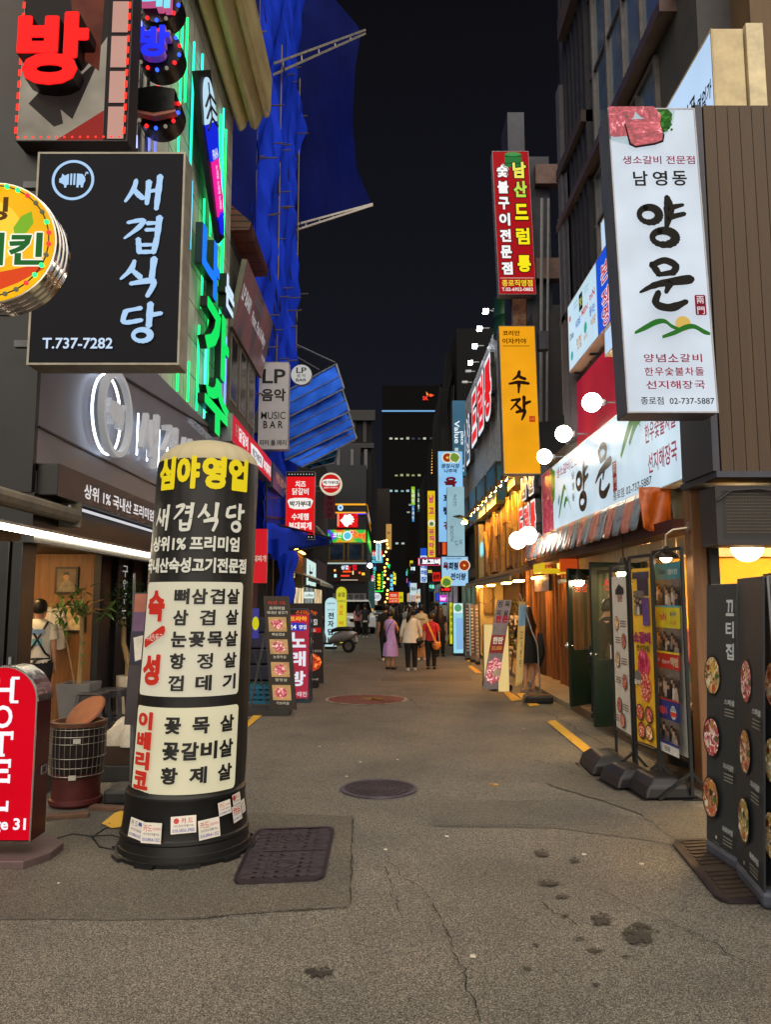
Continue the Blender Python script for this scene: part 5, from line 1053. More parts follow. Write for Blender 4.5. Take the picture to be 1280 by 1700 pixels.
# meat menu board
a, b, c_, d = W(437, 993, 12.3), W(456, 994, 12.1), G(467, 1187), G(443, 1192)
p = Panel(a, (.42, -.05, 0), V((-.10, .14, 1)), .42, 1.78); c = G(455, 1187); p.O = V((c.x-.24, c.y+.24, 1.84))
t = signbox('menu_board', 'slim black menu board with four raw meat photos leaning back on a stand', 'menu board', p, .025, D('#2a231f', .5), BLK, .0)
p.text('숙성 1%', .5, .06, .7, .035, E('#d8402c', .6), .02); p.text('프리미엄', .5, .11, .6, .03, WHT, .015); p.text('국내산 생고기', .5, .15, .8, .028, WHT, .015)
for k in range(4):
    y = .19+.20*k; p.rect(.14, y, .84, y+.13, D('#c9a472', .6), 'photo'); p.disc(.49, y+.065, .085, MEAT, 'photo', sx=1.15, sy=1, wob=.25, n=18); p.text(['뼈삼겹살', '눈꽃목살', '항정살', '가브리살'][k], .5, y+.155, .5, .026, WHT, .01)
p.done(t); m = MB(); m.box(c.x-.42, c.x+.25, c.y-.12, c.y+.25, 0, .09); m.bar((c.x-.4, c.y+.1, .05), (c.x-.2, c.y+.3, 1.3), .03); m.bar((c.x-.1, c.y+.1, .05), (c.x-.35, c.y+.05, 1.0), .015); m.build('stand', D('#2c2c2c', .5), t)
# dark food board behind
c = G(524, 1142); p = Panel((c.x-.62, c.y+.02, 1.72), (1, -.05, 0), V((-.03, .06, 1)), .74, 1.62)
t = signbox('food_board', 'dark brown food board with red chicken photos behind the karaoke sign', 'menu board', p, .04, E('#2e2522', .75), BLK, .0)
p.text('신메뉴', .55, .12, .7, .07, E('#d8581c', .8), .035); p.text('NEW SI', .6, .24, .5, .1, E('#d8d4d0', .8), .03); p.rect(.5, .31, .95, .37, E('#c01c20', .8)); p.text('2호', .72, .34, .2, .04, WHT, .02)
CHK = food('spicy', [(.2, '#5a1408'), (.5, '#c23c14'), (.75, '#f08a3a')], 22, .5); p.disc(.5, .48, .16, CHK, 'photo', wob=.1); p.disc(.62, .74, .25, CHK, 'photo', wob=.06, sy=.75); p.text('순살 치킨 닭강정', .7, .60, .5, .03, WHT, .01); p.text('메뉴판', .75, .95, .3, .025, WHT, .01); p.done(t)
MB().box(c.x-.3, c.x+.05, c.y-.05, c.y+.25, 0, .12).build('foot', D('#2a2a2e', .5), t, bevel=.03)
# crates, bin and goods by the scaffold
c = G(430, 1178); t = thing('bottle_crate', 'blue plastic bottle crate on the pavement behind the menu board', 'crate', (c.x, c.y+.2, 0))
m = MB(); BLC = D('#1f6a8c', .5); m.box(c.x-.25, c.x+.2, c.y, c.y+.35, .09, .14)
for z in (.2, .28, .36): m.box(c.x-.25, c.x+.2, c.y, c.y+.02, z-.03, z+.02); m.box(c.x-.25, c.x+.2, c.y+.33, c.y+.35, z-.03, z+.02); m.box(c.x-.25, c.x-.23, c.y+.02, c.y+.33, z-.03, z+.02); m.box(c.x+.18, c.x+.2, c.y+.02, c.y+.33, z-.03, z+.02)
for k in range(5): x = c.x-.24+.105*k; m.box(x-.012, x+.012, c.y-.005, c.y+.36, .12, .39)
m.build('crate', BLC, t); m = MB()
for i in range(3): m.lathe([(.03, 0), (.03, .2), (.012, .26), (.012, .3)], (c.x-.15+.13*i, c.y+.15, .14), 10)
m.build('bottle', D('#1c5a2c', .2), t)
t = thing('goods_stack', 'tall dark stack of covered crates beside the blue bottle crate', 'crate stack', tuple(G(425, 1172))); c = G(428, 1170)
for k in range(5): m = MB(); m.box(c.x-.35+.02*k, c.x+.15, c.y+.45, c.y+.95, .09+.28*k, .09+.28*k+.26); m.build('crate', D(['#1e2236', '#26283a', '#1c2030', '#2c2a44', '#1a1c28'][k], .6), t, bevel=.02)
p = fp(419, 1010, 429, 1060, c.y+.44); p.rect(0, 0, 1, 1, E('#4a48a0', .6)); p.disc(.5, .5, .06, E('#d8d21c', .8), sy=2); p.done(t)
# scooter
def scooter(cx, cy, rz, label):
    t = thing('scooter', label, 'scooter', (0, 0, 0)); m = MB()
    BODY = D('#8a8c92', .3, .3, .1); 
    for x in (-.62, .62):
        w = thing_wheel = MB(); w.lathe([(.14, -.05), (.21, -.055), (.235, -.03), (.235, .03), (.21, .055), (.14, .05)], (x, 0, .235), 28, 'Y', cap=False); wb = w.build('wheel', D('#141414', .7), t, 40); r = MB(); r.lathe([(.14, -.03), (.05, -.035), (.05, .035), (.14, .03)], (x, 0, .235), 20, 'Y'); r.build('rim', STEEL, wb)
    def loft(secs, name, mat):
        mm = MB(); vs = []
        for (x, z0, z1, w) in secs: vs.append([(x, w*cos(a), (z0+z1)/2+(z1-z0)/2*sin(a)) for a in [2*pi*k/12 for k in range(12)]])
        fl = [p for s_ in vs for p in s_]; fs = [(i*12+j, i*12+(j+1) % 12, (i+1)*12+(j+1) % 12, (i+1)*12+j) for i in range(len(secs)-1) for j in range(12)]+[tuple(range(12)), tuple((len(secs)-1)*12+j for j in range(12))]
        return mm.add(fl, fs).build(name, mat, t, 40)
    loft([(-.92, .62, .70, .03), (-.75, .48, .76, .13), (-.45, .36, .78, .17), (-.1, .34, .68, .16), (.1, .30, .46, .15)], 'tail_body', BODY)
    loft([(-.78, .76, .84, .05), (-.6, .75, .90, .13), (-.2, .72, .88, .15), (.02, .68, .80, .08)], 'seat', D('#131315', .5))
    loft([(.05, .26, .34, .16), (.35, .26, .34, .17)], 'floorboard', BLK)
    loft([(.30, .26, .60, .17), (.42, .4, .95, .19), (.52, .7, 1.02, .10)], 'leg_shield', BODY)
    loft([(.42, .4, .5, .08), (.62, .46, .52, .09), (.84, .34, .42, .06)], 'front_fender', BODY)
    m = MB(); m.tube([(.62, -.07, .235), (.5, -.06, .8)], .025, 6); m.tube([(.62, .07, .235), (.5, .06, .8)], .025, 6); m.tube([(.44, -.33, 1.06), (.48, 0, 1.02), (.44, .33, 1.06)], .018, 6); m.build('handlebar', BLK, t)
    for s in (-1, 1): m = MB(); m.tube([(.46, s*.22, 1.05), (.50, s*.28, 1.2)], .008, 5); m.ball((.50, s*.30, 1.22), .06, 10); m.build('mirror', BLK, t, True)
    m = MB(); m.ball((.58, 0, .92), .08, 12); m.build('headlight', E('#d0d4d8', .4), t, True); m = MB(); m.box(-.93, -.88, -.09, .09, .60, .67); m.build('tail_light', D('#8a1418', .3), t, bevel=.01); m = MB(); m.box(-.94, -.92, -.08, .08, .38, .54); m.build('number_plate', D('#c8ccc8', .5), t)
    m = MB(); m.tube([(-.1, -.16, .25), (-.5, -.19, .28), (-.85, -.2, .36)], [.03, .05, .055], 10); m.build('exhaust', STEEL, t, 40); m = MB(); m.box(-.2, .05, -.22, -.17, .22, .5); m.build('engine_cover', D('#b0aca0', .5), t, bevel=.02); m = MB(); m.tube([(.0, -.1, .26), (.05, -.28, .02)], .015, 6); m.build('side_stand', STEEL, t)
    t.location = (cx, cy, 0); t.rotation_euler = (0, 0, rz); BASE[t.name] = (cx, cy, 0); return t
c = G(556, 1084); sc = scooter(c.x-.12, c.y+.35, radians(160), 'grey and black scooter parked at the left kerb'); 
c = W(545, 1012, 27.3)
t = thing('handlebar_cover', 'black padded scooter helmet with an orange visor on the handlebar', 'helmet', tuple(c)); MB().ball((sc.location.x-.42, sc.location.y+.1, 1.24), .15, 16).build('shell', BLK, t, True); MB().ball((sc.location.x-.40, sc.location.y-.02, 1.20), .09, 12).build('visor', D('#d8861c', .3), t, True)
# ---- vehicles
def car(cx, cy, rz, L, Wd, Ht, hood, col, label, name, van=False, lit=True):
    t = thing(name, label, 'van' if van else 'car', (0, 0, 0)); h = Wd/2
    if van: side = [(-L/2, .35), (-L/2, .95), (-L/2+.12, Ht-.12), (-L/2+.4, Ht), (.75, Ht), (1.0, Ht-.06), (L/2-.95, 1.12), (L/2-.18, .98), (L/2, .72), (L/2, .32)]
    else: side = [(-L/2, .4), (-L/2, .85), (-L/2+.5, .95), (-L/2+1.1, Ht), (.35, Ht), (1.15, .95), (L/2-.15, .80), (L/2, .62), (L/2, .3)]
    vs = []; n = len(side)
    for y, k in ((-h, 0), (-h+.08, 1), (h-.08, 1), (h, 0)):
        for x, z in side: top = (z-.9)/(Ht-.9) if z > .9 else 0; yy = y*(1-.16*top); vs.append((x*(1 if k else .985), yy, z*(1 if k else 1-.01)))
    fs = [(j*n+i, j*n+(i+1) % n, (j+1)*n+(i+1) % n, (j+1)*n+i) for j in range(3) for i in range(n)]+[tuple(range(n-1, -1, -1)), tuple(3*n+i for i in range(n))]
    MB().add(vs, fs).build('body', col, t, 35, bevel=.04)
    gx = [(1.03, Ht-.10), (L/2-.93, 1.15)] if van else [(.42, Ht-.04), (1.12, .97)]
    y0, y1 = h*.80, h*.90; nx = .02
    MB().quad((gx[0][0]+nx, -y0, gx[0][1]), (gx[0][0]+nx, y0, gx[0][1]), (gx[1][0]+nx, y1, gx[1][1]), (gx[1][0]+nx, -y1, gx[1][1])).build('windscreen', D('#040506', .5, spec=.02), t, solid=.02)
    for s in (-1, 1):
        sx = [(-L/2+.6, 1.15), (-L/2+.75, Ht-.16), (.7, Ht-.16), (1.35, 1.12)] if van else [(-L/2+1.0, .98), (-L/2+1.3, Ht-.08), (.3, Ht-.08), (.95, .98)]
        MB().quad(*[(x, s*(h+.004)*(1-.16*((z-.9)/(Ht-.9))), z) for x, z in sx]).build('side_window', D('#0c0f12', .08), t, solid=.012)
        for x in (-L/2+.75, L/2-.8):
            w = MB(); w.lathe([(.2, -.09), (.31, -.1), (.325, -.06), (.325, .06), (.31, .1), (.2, .09)], (x, s*(h-.09), .325), 24, 'Y'); wb = w.build('wheel', D('#121212', .7), t, 40); r = MB(); r.lathe([(.2, -.10), (.06, -.105), (.06, .105), (.2, .10)], (x, s*(h-.09), .325), 16, 'Y'); r.build('rim', STEEL, wb)
        m = MB(); m.box(L/2-.12, L/2+.012, s*h*.94-(.0 if s > 0 else -.0)-s*.46*h, s*h*.94, .74 if van else .62, .90 if van else .74); m.build('headlight', E('#cfd6da', .35) if not lit else EL('#fff6e0', 1.2), t, bevel=.03)
        m = MB(); m.box(.95, 1.12, s*(h+.02), s*(h+.2), 1.08, 1.24) if van else m.box(.75, .88, s*(h+.01), s*(h+.16), .95, 1.07); m.build('mirror', col, t, bevel=.03)
    m = MB(); m.box(L/2-.05, L/2+.015, -h*.52, h*.52, .66 if van else .52, .84 if van else .68); m.build('grille', D('#15171a', .3, .5), t, bevel=.02); m = MB(); m.box(L/2-.1, L/2+.02, -h*.9, h*.9, .30, .40); m.build('bumper', D('#1c1e20', .5), t, bevel=.02); m = MB(); m.box(L/2+.016, L/2+.03, -.26, .26, .46, .57); m.build('number_plate', D('#c8ccd0', .5), t)
    t.location = (cx, cy, 0); t.rotation_euler = (0, 0, rz); BASE[t.name] = (cx, cy, 0); return t
c = G(586, 1053); car(c.x-.12, c.y+2.5, radians(-80), 4.9, 1.95, 1.86, 1, D('#eef2f2', .25, .05, .05), 'white people carrier parked nose towards us on the left', 'parked_van', True, False)
c = G(627, 1031); car(c.x+.1, c.y+2.2, radians(-92), 4.5, 1.8, 1.46, 1, D('#6a7076', .25, .4, .05), 'grey saloon car parked beyond the white people carrier', 'parked_car', False, False)
# ================================================================ RIGHT SIDE
BOARD = D('#463524', .6, var=.28, scale=1.6, bump=.15, vscale=(7, 1, .5))
C1 = thing('corner_restaurant', 'corner restaurant with brown boarded end wall above open yellow lit dining room', 'building', (5, 11, 0))
WY = 6.7; wx = W(1196, 795, WY).x; zb, zt = W(1230, 793, WY).z, W(1230, 175, WY).z
m = MB(); x = wx+.02
while x < 9: w = .112; m.box(x, x+w-.006, WY, WY+.05, zb+.06, zt); x += w
m.build('boarded_wall', BOARD, C1)
m = MB(); m.box(wx-.04, 9, WY-.03, 7.5, zb, zb+.055); m.box(wx-.06, wx, WY-.01, 7.4, zb+.06, zt); m.box(wx, 9, WY+.052, WY+.09, zb+.06, zt+.02); m.build('trim', D('#3a3c48', .5, .2), C1)
m = MB(); m.box(3.3, 9, 7.5, 13.2, 2.97, 15); m.box(3.3, 9, 13.2, 16.6, 2.97, 4.6); m.build('upper_wall', D('#3c3a3c', .7), C1)
m = MB(); m.box(3.06, 9, 8.7, 16.2, 2.62, 2.95); m.box(3.66, 9, 7.3, 8.7, 2.62, 2.95); m.build('ceiling', D('#b08850', .5, var=.3, scale=2, vscale=(1, 6, 1)), C1)
m = MB(); m.box(3.0, 3.3, 8.0, 16.2, 2.48, 2.61); m.build('fascia_beam', D('#3a1418', .5), C1)
m = MB(); m.box(2.95, 3.09, 7.4, 7.58, 0, 2.9); m.build('wood_post', D('#7a5638', .55, var=.35, scale=3, vscale=(5, 5, .5)), C1, bevel=.01)
m = MB(); m.box(3.10, 3.19, 7.36, 7.5, 0, 2.9); m.build('black_column', SHEETB, C1)
m = MB(); m.box(3.55, 9, 9.9, 10.0, .13, 2.62); m.box(6.8, 6.9, 7.4, 10, .13, 2.62); m.build('yellow_wall', D('#d6a212', .55, var=.08), C1)
m = MB(); m.box(3.55, 9, 9.84, 9.88, .75, .95); m.build('teal_band', D('#5a9a80', .5), C1); m = MB(); m.box(3.55, 9, 9.83, 9.87, .28, .74); m.build('orange_band', D('#d8561a', .5), C1)
m = MB()
for k in range(16): m.box(3.4+.001, 3.42, 8.1+k*.45, 8.1+k*.45+.43, 2.28, 2.5)
m.box(3.4, 9, 9.8, 9.82, 2.32, 2.5); m.build('tile_band', D('#c9bca0', .4, var=.1), C1)
m = MB(); m.box(3.55, 8.5, 9.7, 9.8, .13, .34); m.build('skirting', BLK, C1)
for x, y in ((4.3, 8.4), (5.6, 8.6), (4.4, 11.8), (5.6, 13.8)): MB().box(x-.35, x+.35, y-.1, y+.1, 2.57, 2.615).build('ceiling_light', EL('#ffd08a', 120), C1)
m = MB(); m.box(3.55, 9, 13.2, 13.3, .13, 2.62); m.box(8.8, 9, 10, 16.2, .13, 2.62); m.build('rear_wall', D('#6a5032', .6, var=.3), C1)
m = MB(); m.box(3.42, 3.50, 10.3, 10.42, .13, 2.5); m.box(3.42, 3.5, 12.5, 12.62, .13, 2.5); m.box(3.42, 3.5, 10.42, 12.5, 2.2, 2.5); m.box(3.42, 3.5, 8.1, 8.2, .13, 2.3); m.build('green_frame', D('#16281f', .4), C1)
m = MB(); m.box(3.44, 3.47, 10.45, 12.45, .7, 2.2); m.box(3.44, 3.47, 8.2, 10.3, .7, 2.28); m.build('window_pane', glass('#8a8a70', .05, .12), C1)
m = MB(); m.box(3.43, 3.49, 8.2, 10.3, .13, .7); m.box(3.43, 3.49, 10.42, 12.5, .13, .7); m.build('window_base', D('#16281f', .45), C1)
# street-facing glass bands higher up
for z0, z1, y0, y1, n in ((5.1, 6.6, 9.9, 13.2, 5), (6.75, 8.3, 8.6, 13.2, 7), (8.6, 11.4, 7.6, 12.6, 7)):
    for k in range(n):
        ya, yb = y0+(y1-y0)*k/n, y0+(y1-y0)*(k+1)/n; m = MB(); m.box(3.24, 3.3, ya, ya+.06, z0, z1); m.box(3.24, 3.3, ya+.06, yb, z0, z0+.05); m.box(3.24, 3.3, ya+.06, yb, z1-.05, z1); m.box(3.25, 3.3, ya+.06, yb, (z0+z1)/2-.02, (z0+z1)/2+.02); f = m.build('window', D('#6f6a68', .4, .5), C1)
        MB().quad((3.285, ya+.06, z0+.05), (3.285, yb, z0+.05), (3.285, yb, z1-.05), (3.285, ya+.06, z1-.05)).build('pane', D('#4c5c70', .12, 0, .35, 1), f)
m = MB(); m.box(3.1, 3.3, 8.0, 13.3, 8.38, 8.52); m.box(3.12, 3.3, 9.2, 13.3, 6.62, 6.73); m.build('copper_rail', D('#5a4a46', .4, .5), C1)
m = MB()
for k in range(14): m.box(3.18+.03*(k % 2), 3.3, 11.4+.13*k, 11.4+.13*k+.11, 6.9, 14)
m.build('ribbed_panel', D('#2a2a2e', .5, .3), C1)
MB().box(3.1, 3.3, 11.4, 13.2, 9.3, 9.5).build('eave', D('#3a2e2c', .6), C1); MB().box(3.05, 3.3, 10.5, 12.6, 11.6, 12).build('eave', D('#3a2e2c', .6), C1)
m = MB(); m.box(3.15, 3.3, 12.7, 12.88, 4.5, 9.2); m.box(3.12, 3.3, 12.9, 13.15, 4.5, 11); m.build('pilaster', D('#4a4850', .6), C1)
m = MB(); m.tube([(3.22, 13.3, 4.5), (3.22, 13.3, 9)], .05, 8); m.tube([(3.14, 13.2, 5), (3.14, 13.2, 8.6)], .03, 6); m.build('drain_pipe', D('#4f4d55', .5), C1)
m = MB(); m.box(3.26, 4.2, 9.6, 12.2, 3.1, 5.05); m.build('red_room', D('#a81c30', .4), C1) if False else None
p = rp(3.24, 9.2, 12.8, 5.5, 4.25); p.rect(0, 0, 1, 1, EL('#b01c34', .7, .25, 1.2), 'red_window'); p.rect(0, .0, 1, .06, E('#2a1a1c', .5), 'window_head'); p.done(C1)
# upper white sign and its beige end cap
a, b = S(1182, 47, 3.12), S(1118, 173, 3.12)
p = rp(3.12, a.y, 10.6, a.z, a.z-2.0); 
t = signbox('upper_white_sign', 'white lit sign high on the corner with black handwritten words and beige end', 'sign', p, .3, EL('#bcd8f8', .95, .05), D('#bfae88', .6, var=.2), .02); p.text('시골', .84, .24, .09, .12, INK, .03, shear=.2); p.text('연탄집', .87, .38, .15, .12, INK, .03, shear=.2); p.text('영업가', .94, .28, .09, .10, INK, .03, shear=.2); p.done(t)
MB().box(3.44, 3.6, a.y-.02, a.y+.3, a.z-2.0, a.z+.04).build('end_cap', D('#c9bb98', .6, var=.25), t)
MB().box(3.66, 9, 7.1, 8.0, zt-1, 12).build('brown_wall', D('#5a4630', .7, var=.4, scale=1.2, vscale=(3, 1, .3)), C1)
# TV channel board
a, b = S(943, 510, 3.08), S(1012, 500, 3.08); zt2 = S(943, 510, 3.08).z; zb2 = S(946, 619, 3.08).z
p = rp(3.08, 9.6, a.y, zt2, zb2)
t = signbox('channel_board', 'white lit board of small coloured channel logos with blue end panel', 'sign', p, .32, EL('#c4e2f4', .92, .06), D('#9a7a66', .5), .012)
p.rect(.60, 0, 1, 1, EL('#1c54d8', .9), 'panel')
for ch, y in (('본', .30), ('직', .64), ('영', .85)): p.text(ch, .74, y, .13, .26, E('#f0f0f4', 1), .06); p.text(ch, .74, y, .12, .24, E('#c81c3a', .8), .02)
for x, y, w, h, s, hx in ((.06, .24, .06, .1, '', '#c8402c'), (.19, .13, .10, .03, 'TV program', '#5a6a70'), (.19, .19, .08, .025, 'program', '#5a6a70'), (.42, .14, .10, .03, 'TV program', '#5a6a70'), (.42, .2, .09, .025, 'program', '#5a6a70'), (.09, .52, .09, .1, 'Osbs', '#1c3a70'), (.24, .46, .1, .1, 'KBS', '#2a6ac8'), (.38, .42, .12, .09, 'MBN', '#d0502c'), (.53, .36, .1, .1, 'tvN', '#c81c4a'), (.09, .82, .1, .15, '', '#2aa8b0'), (.25, .76, .1, .18, '맛집', '#c88a1c'), (.39, .68, .1, .17, '', '#3ab09a'), (.39, .8, .1, .07, '밥상', '#d8962a'), (.53, .56, .1, .14, '줄서는', '#2a5ac8'), (.54, .72, .1, .12, '식당', '#c8862a')):
    (p.text(s, x, y, w, h, E(hx, .8), .02) if s else p.disc(x, y, h*.45*p.h, E(hx, .8), 'logo', n=14))
p.rect(.28, .12, .35, .36, E('#181c2c', .5), 'logo'); p.text('맛', .315, .24, .05, .12, E('#c8d83a', .9), .02); p.done(t)
m = MB()
for y in (10.4, 11.4, 12.4): m.bar((3.12, y, zb2-.05), (3.3, y, zb2-.05), .04)
m.build('bracket', BLK, t)
# main vertical sign
p = fp(1011, 180, 1181, 686, 6.3); 
p.U = V((-.028, 0, 1)).normalized(); p.R = V((1, .0, .0)); p.O.x -= .012
t = signbox('tall_white_sign', 'tall white light box with brush lettering, raw meat photo and green hills', 'sign', p, .30, EL('#d3deea', .88, .12, 1.8), D('#5c5a66', .45, .3, .25, 4), .012, None, D('#8a8a92', .4, .5))
PK = E('#98123c', .7); BK = E('#28241f', .4); 
p.disc(.40, .05, p.w*.50, E('#c9d6de', .8), 'plate', sy=.62, sx=1.0) if False else None
BEEF = food('beef', [(.36, '#3e0614'), (.48, '#7e142c'), (.57, '#a83450'), (.66, '#e6c4ca')], 44, .34, 'NZ', (1, 1, .4)); BEEF2 = food('beef2', [(.34, '#44081a'), (.48, '#861830'), (.58, '#b04058'), (.68, '#e8ccd2')], 50, .34, 'NZ', (.4, 1, 1))
p.poly([(0, 0), (.78, 0), (.74, .05), (.62, .10), (.42, .125), (.2, .125), (0, .11)], E('#b9ccd4', .85), 'plate')
p.poly([(.52, .0), (.68, 0), (.74, .02), (.70, .07), (.62, .085), (.56, .06), (.5, .03)], E('#2c6a22', .6), 'garnish'); p.poly([(.5, .02), (.66, .01), (.6, .04), (.55, .06)], E('#5aa83a', .6), 'garnish')
for k in range(26): p.disc(random.uniform(.56, .72), random.uniform(.02, .08), random.uniform(.008, .02), E(random.choice(['#2f7a26', '#1c4a18', '#4f9a34']), .55), 'garnish', n=7, wob=.4)
p.poly([(0, 0), (.32, 0), (.28, .04), (.16, .055), (0, .06)], BEEF2, 'meat'); p.poly([(.24, 0), (.52, 0), (.6, .03), (.58, .055), (.5, .06), (.36, .035)], BEEF, 'meat'); p.poly([(0, .03), (.2, .025), (.26, .05), (.24, .10), (.05, .105), (0, .10)], BEEF, 'meat')
p.poly([(.17, .06), (.24, .048), (.57, .052), (.62, .10), (.60, .122), (.5, .132), (.28, .142), (.21, .132)], E('#2a0610', .5), 'meat'); p.poly([(.18, .055), (.24, .045), (.5, .042), (.57, .05), (.6, .09), (.59, .115), (.5, .125), (.28, .135), (.23, .125)], BEEF2, 'meat')  # first outline is the steak's shadow, drawn dark into the print
p.text('생소갈비 전문점', .53, .183, .82, .028, PK, .014); p.row('남영동', .20, .86, .245, .05, BK, .022, fill=.75)
p.brush('양', .51, .39, .58, .165, BK, fat=1.12); p.brush('문', .50, .595, .60, .165, BK, fat=1.12)
p.rect(.81, .63, .93, .695, E('#8a1030', .65), 'seal', r=.012); p.text('兩', .87, .646, .08, .024, E('#f0e4e8', .9), .0); p.text('門', .87, .68, .08, .024, E('#f0e4e8', .9), .0)
GRN = E('#2a7a26', .65); p.disc(.66, .722, p.w*.085, E('#d8b45a', .85), 'hill'); 
for pts in ([(.12, .752, 8), (.24, .735, 16), (.36, .718, 17), (.46, .715, 13), (.54, .732, 12), (.64, .742, 7)], [(.42, .765, 9), (.55, .752, 14), (.68, .735, 16), (.78, .732, 14), (.88, .748, 15), (.95, .755, 8)]):
    c = crom(pts, 6); d = p.up(); L = []
    L = [p.pt(x, y-w*.00055, d) for x, y, w in c]; R = [p.pt(x, y+w*.00055, d) for x, y, w in c]; n = len(L); p.get('hill', GRN).add(L+R, [(i, i+1, n+i+1, n+i) for i in range(n-1)])
p.text('양념소갈비', .53, .825, .62, .026, PK, .016) if False else p.row('양념소갈비', .19, .85, .832, .026, PK, .014); p.row('한우숯불차돌', .19, .85, .875, .026, PK, .014); p.row('선지해장국', .19, .85, .917, .026, PK, .014)
p.text('종로점  02-737-5887', .53, .967, .80, .024, BK, .012); p.done(t)
m = MB()
for z in (4.0, 5.2): m.bar((p.O.x+p.w*.8, 6.5, z), (3.25, 7.3, z), .07)
m.build('bracket', BLK, t)
# long fascia light box
p = rp(3.12, 7.95, 15.2, S(1019, 693, 3.12).z, S(1160, 786, 3.12).z)
t = signbox('long_white_sign', 'long white light box over the striped awning with meat photo and brush name', 'sign', p, .25, EL('#c9e0ee', .88, .13, 1.1), D('#b8b4b0', .5), .012)
p.rect(0, 0, .14, 1, BEEF, 'meat'); p.poly([(.12, .0), (.17, .1), (.16, .5), (.13, .6)], E('#3a8a2a', .6), 'garnish'); p.text('생소갈비전문점', .31, .16, .26, .15, PK, .016)
for pts in ([(.20, .82, 20), (.24, .55, 40), (.27, .42, 44), (.30, .58, 40), (.32, .7, 30)], [(.2, .62, 30), (.215, .5, 30)], [(.26, .7, 34), (.29, .6, 40), (.33, .78, 24)]):
    c = crom(pts, 5); d = p.up(); L = [p.pt(x-w*.00012, y-w*.0009, d) for x, y, w in c]; R = [p.pt(x+w*.00012, y+w*.0009, d) for x, y, w in c]; n = len(L); p.get('hill', GRN).add(L+R, [(i, i+1, n+i+1, n+i) for i in range(n-1)])
for i, ch in enumerate('남영동'): p.text(ch, .355, .34+.15*i, .03, .10, BK, .02)
p.brush('양', .435, .56, .115, .62, BK, fat=1.1); p.brush('문', .60, .52, .115, .62, BK, fat=1.1); p.rect(.665, .5, .69, .83, E('#8a1030', .65), 'seal'); p.text('兩', .6775, .58, .02, .12, WHT, 0); p.text('門', .6775, .74, .02, .12, WHT, 0)
p.text('종로점 02-737-5887', .77, .88, .21, .1, BK, .012)
for pts in ([(.72, .5, 20), (.76, .3, 40), (.80, .18, 44), (.83, .3, 30)], [(.77, .42, 20), (.81, .25, 40), (.86, .22, 44), (.88, .35, 30)]):
    c = crom(pts, 5); d = p.up(); L = [p.pt(x-w*.00012, y-w*.0011, d) for x, y, w in c]; R = [p.pt(x+w*.00012, y+w*.0011, d) for x, y, w in c]; n = len(L); p.get('hill', GRN).add(L+R, [(i, i+1, n+i+1, n+i) for i in range(n-1)])
p.text('양념소갈비', .925, .16, .12, .16, PK, .016); p.text('한우숯불차돌', .92, .43, .135, .19, PK, .018); p.text('선지해장국', .925, .73, .125, .19, PK, .018); p.done(t)
m = MB(); m.box(3.13, 3.4, 7.85, 7.93, p.O.z-p.h-.02, p.O.z); m.build('end_cap', D('#b9b5ae', .5), t)
# striped valance
t = thing('striped_awning', 'scalloped orange and grey plastic awning valance under the long white sign', 'awning', (3.0, 12, 2.6))
COLS = [D('#ba7668', .3, var=.3, scale=9, bump=.6, spec=.7), D('#7c8896', .3, var=.3, scale=9, bump=.6, spec=.7)]
y = 16.0; i = 0
def flap(o, d, w, zt, zb):
    def f(a, b):
        q = V(o)+V(d)*(w*a); bul = .010*sin(a*9+b*4+o[1]*3)*b; zc = zb+.05*(abs(2*a-1)**4); return (q.x-.10*b+bul*d[1]*-1, q.y+bul*d[0], zt+(zc-zt)*b)
    return MB().grid(f, 12, 6)
while y > 8.75:
    w = min(.37, y-8.7); flap((2.95, y, 0), V((0, -1, 0)), w-.001, 3.0, 2.56).build('flap', COLS[i % 2], t, True, solid=.004); y -= w; i += 1
ORG = D('#c8601c', .35, var=.3, scale=9, bump=.6, spec=.7); GRF = D('#5c5a52', .4, var=.3, scale=7, bump=.6)
for k, mt in enumerate((ORG, GRF)):
    x0 = 2.87+.345*k; MB().grid(lambda a, b: (x0+.345*a, 8.64-.09*b+.02*sin(a*11+b*5), 3.04+(2.53+.04*(abs(2*a-1)**4)-3.04)*b), 14, 8).build('end_flap', mt, t, True, solid=.004)
m = MB(); m.prism([(2.95, 8.7, 2.98), (3.3, 8.7, 3.03), (3.3, 8.7, 3.0), (2.95, 8.7, 2.95)], (0, 7.3, 0)); m.build('canopy', D('#7a4a3a', .6), t)
# LED board with mesh under the boarded wall
p = fp(1187, 806, 1330, 905, 6.75)
t = signbox('led_board', 'dark LED message board with dot mesh below the boarded end wall', 'led sign', p, .35, D('#1a191b', .5), D('#2a2628', .5), .05)
m = MB()
for i in range(44):
    for j in range(13): q = p.pt(.13+.019*i, .14+.054*j, .004); m.box(q.x-.003, q.x+.003, q.y-.003, q.y+.002, q.z-.004, q.z+.004)
m.build('led_grid', D('#6a5a48', .4, .4), t); p.text('무료체험문의  9871-7894', .42, .935, .32, .03, E('#e8c87a', 1.2), .01); p.done(t)
MB().tube([W(1192, 832, 6.7), W(1215, 815, 6.7), W(1260, 812, 6.7), W(1300, 818, 6.7)], .012, 6).build('cable', BLK, t)
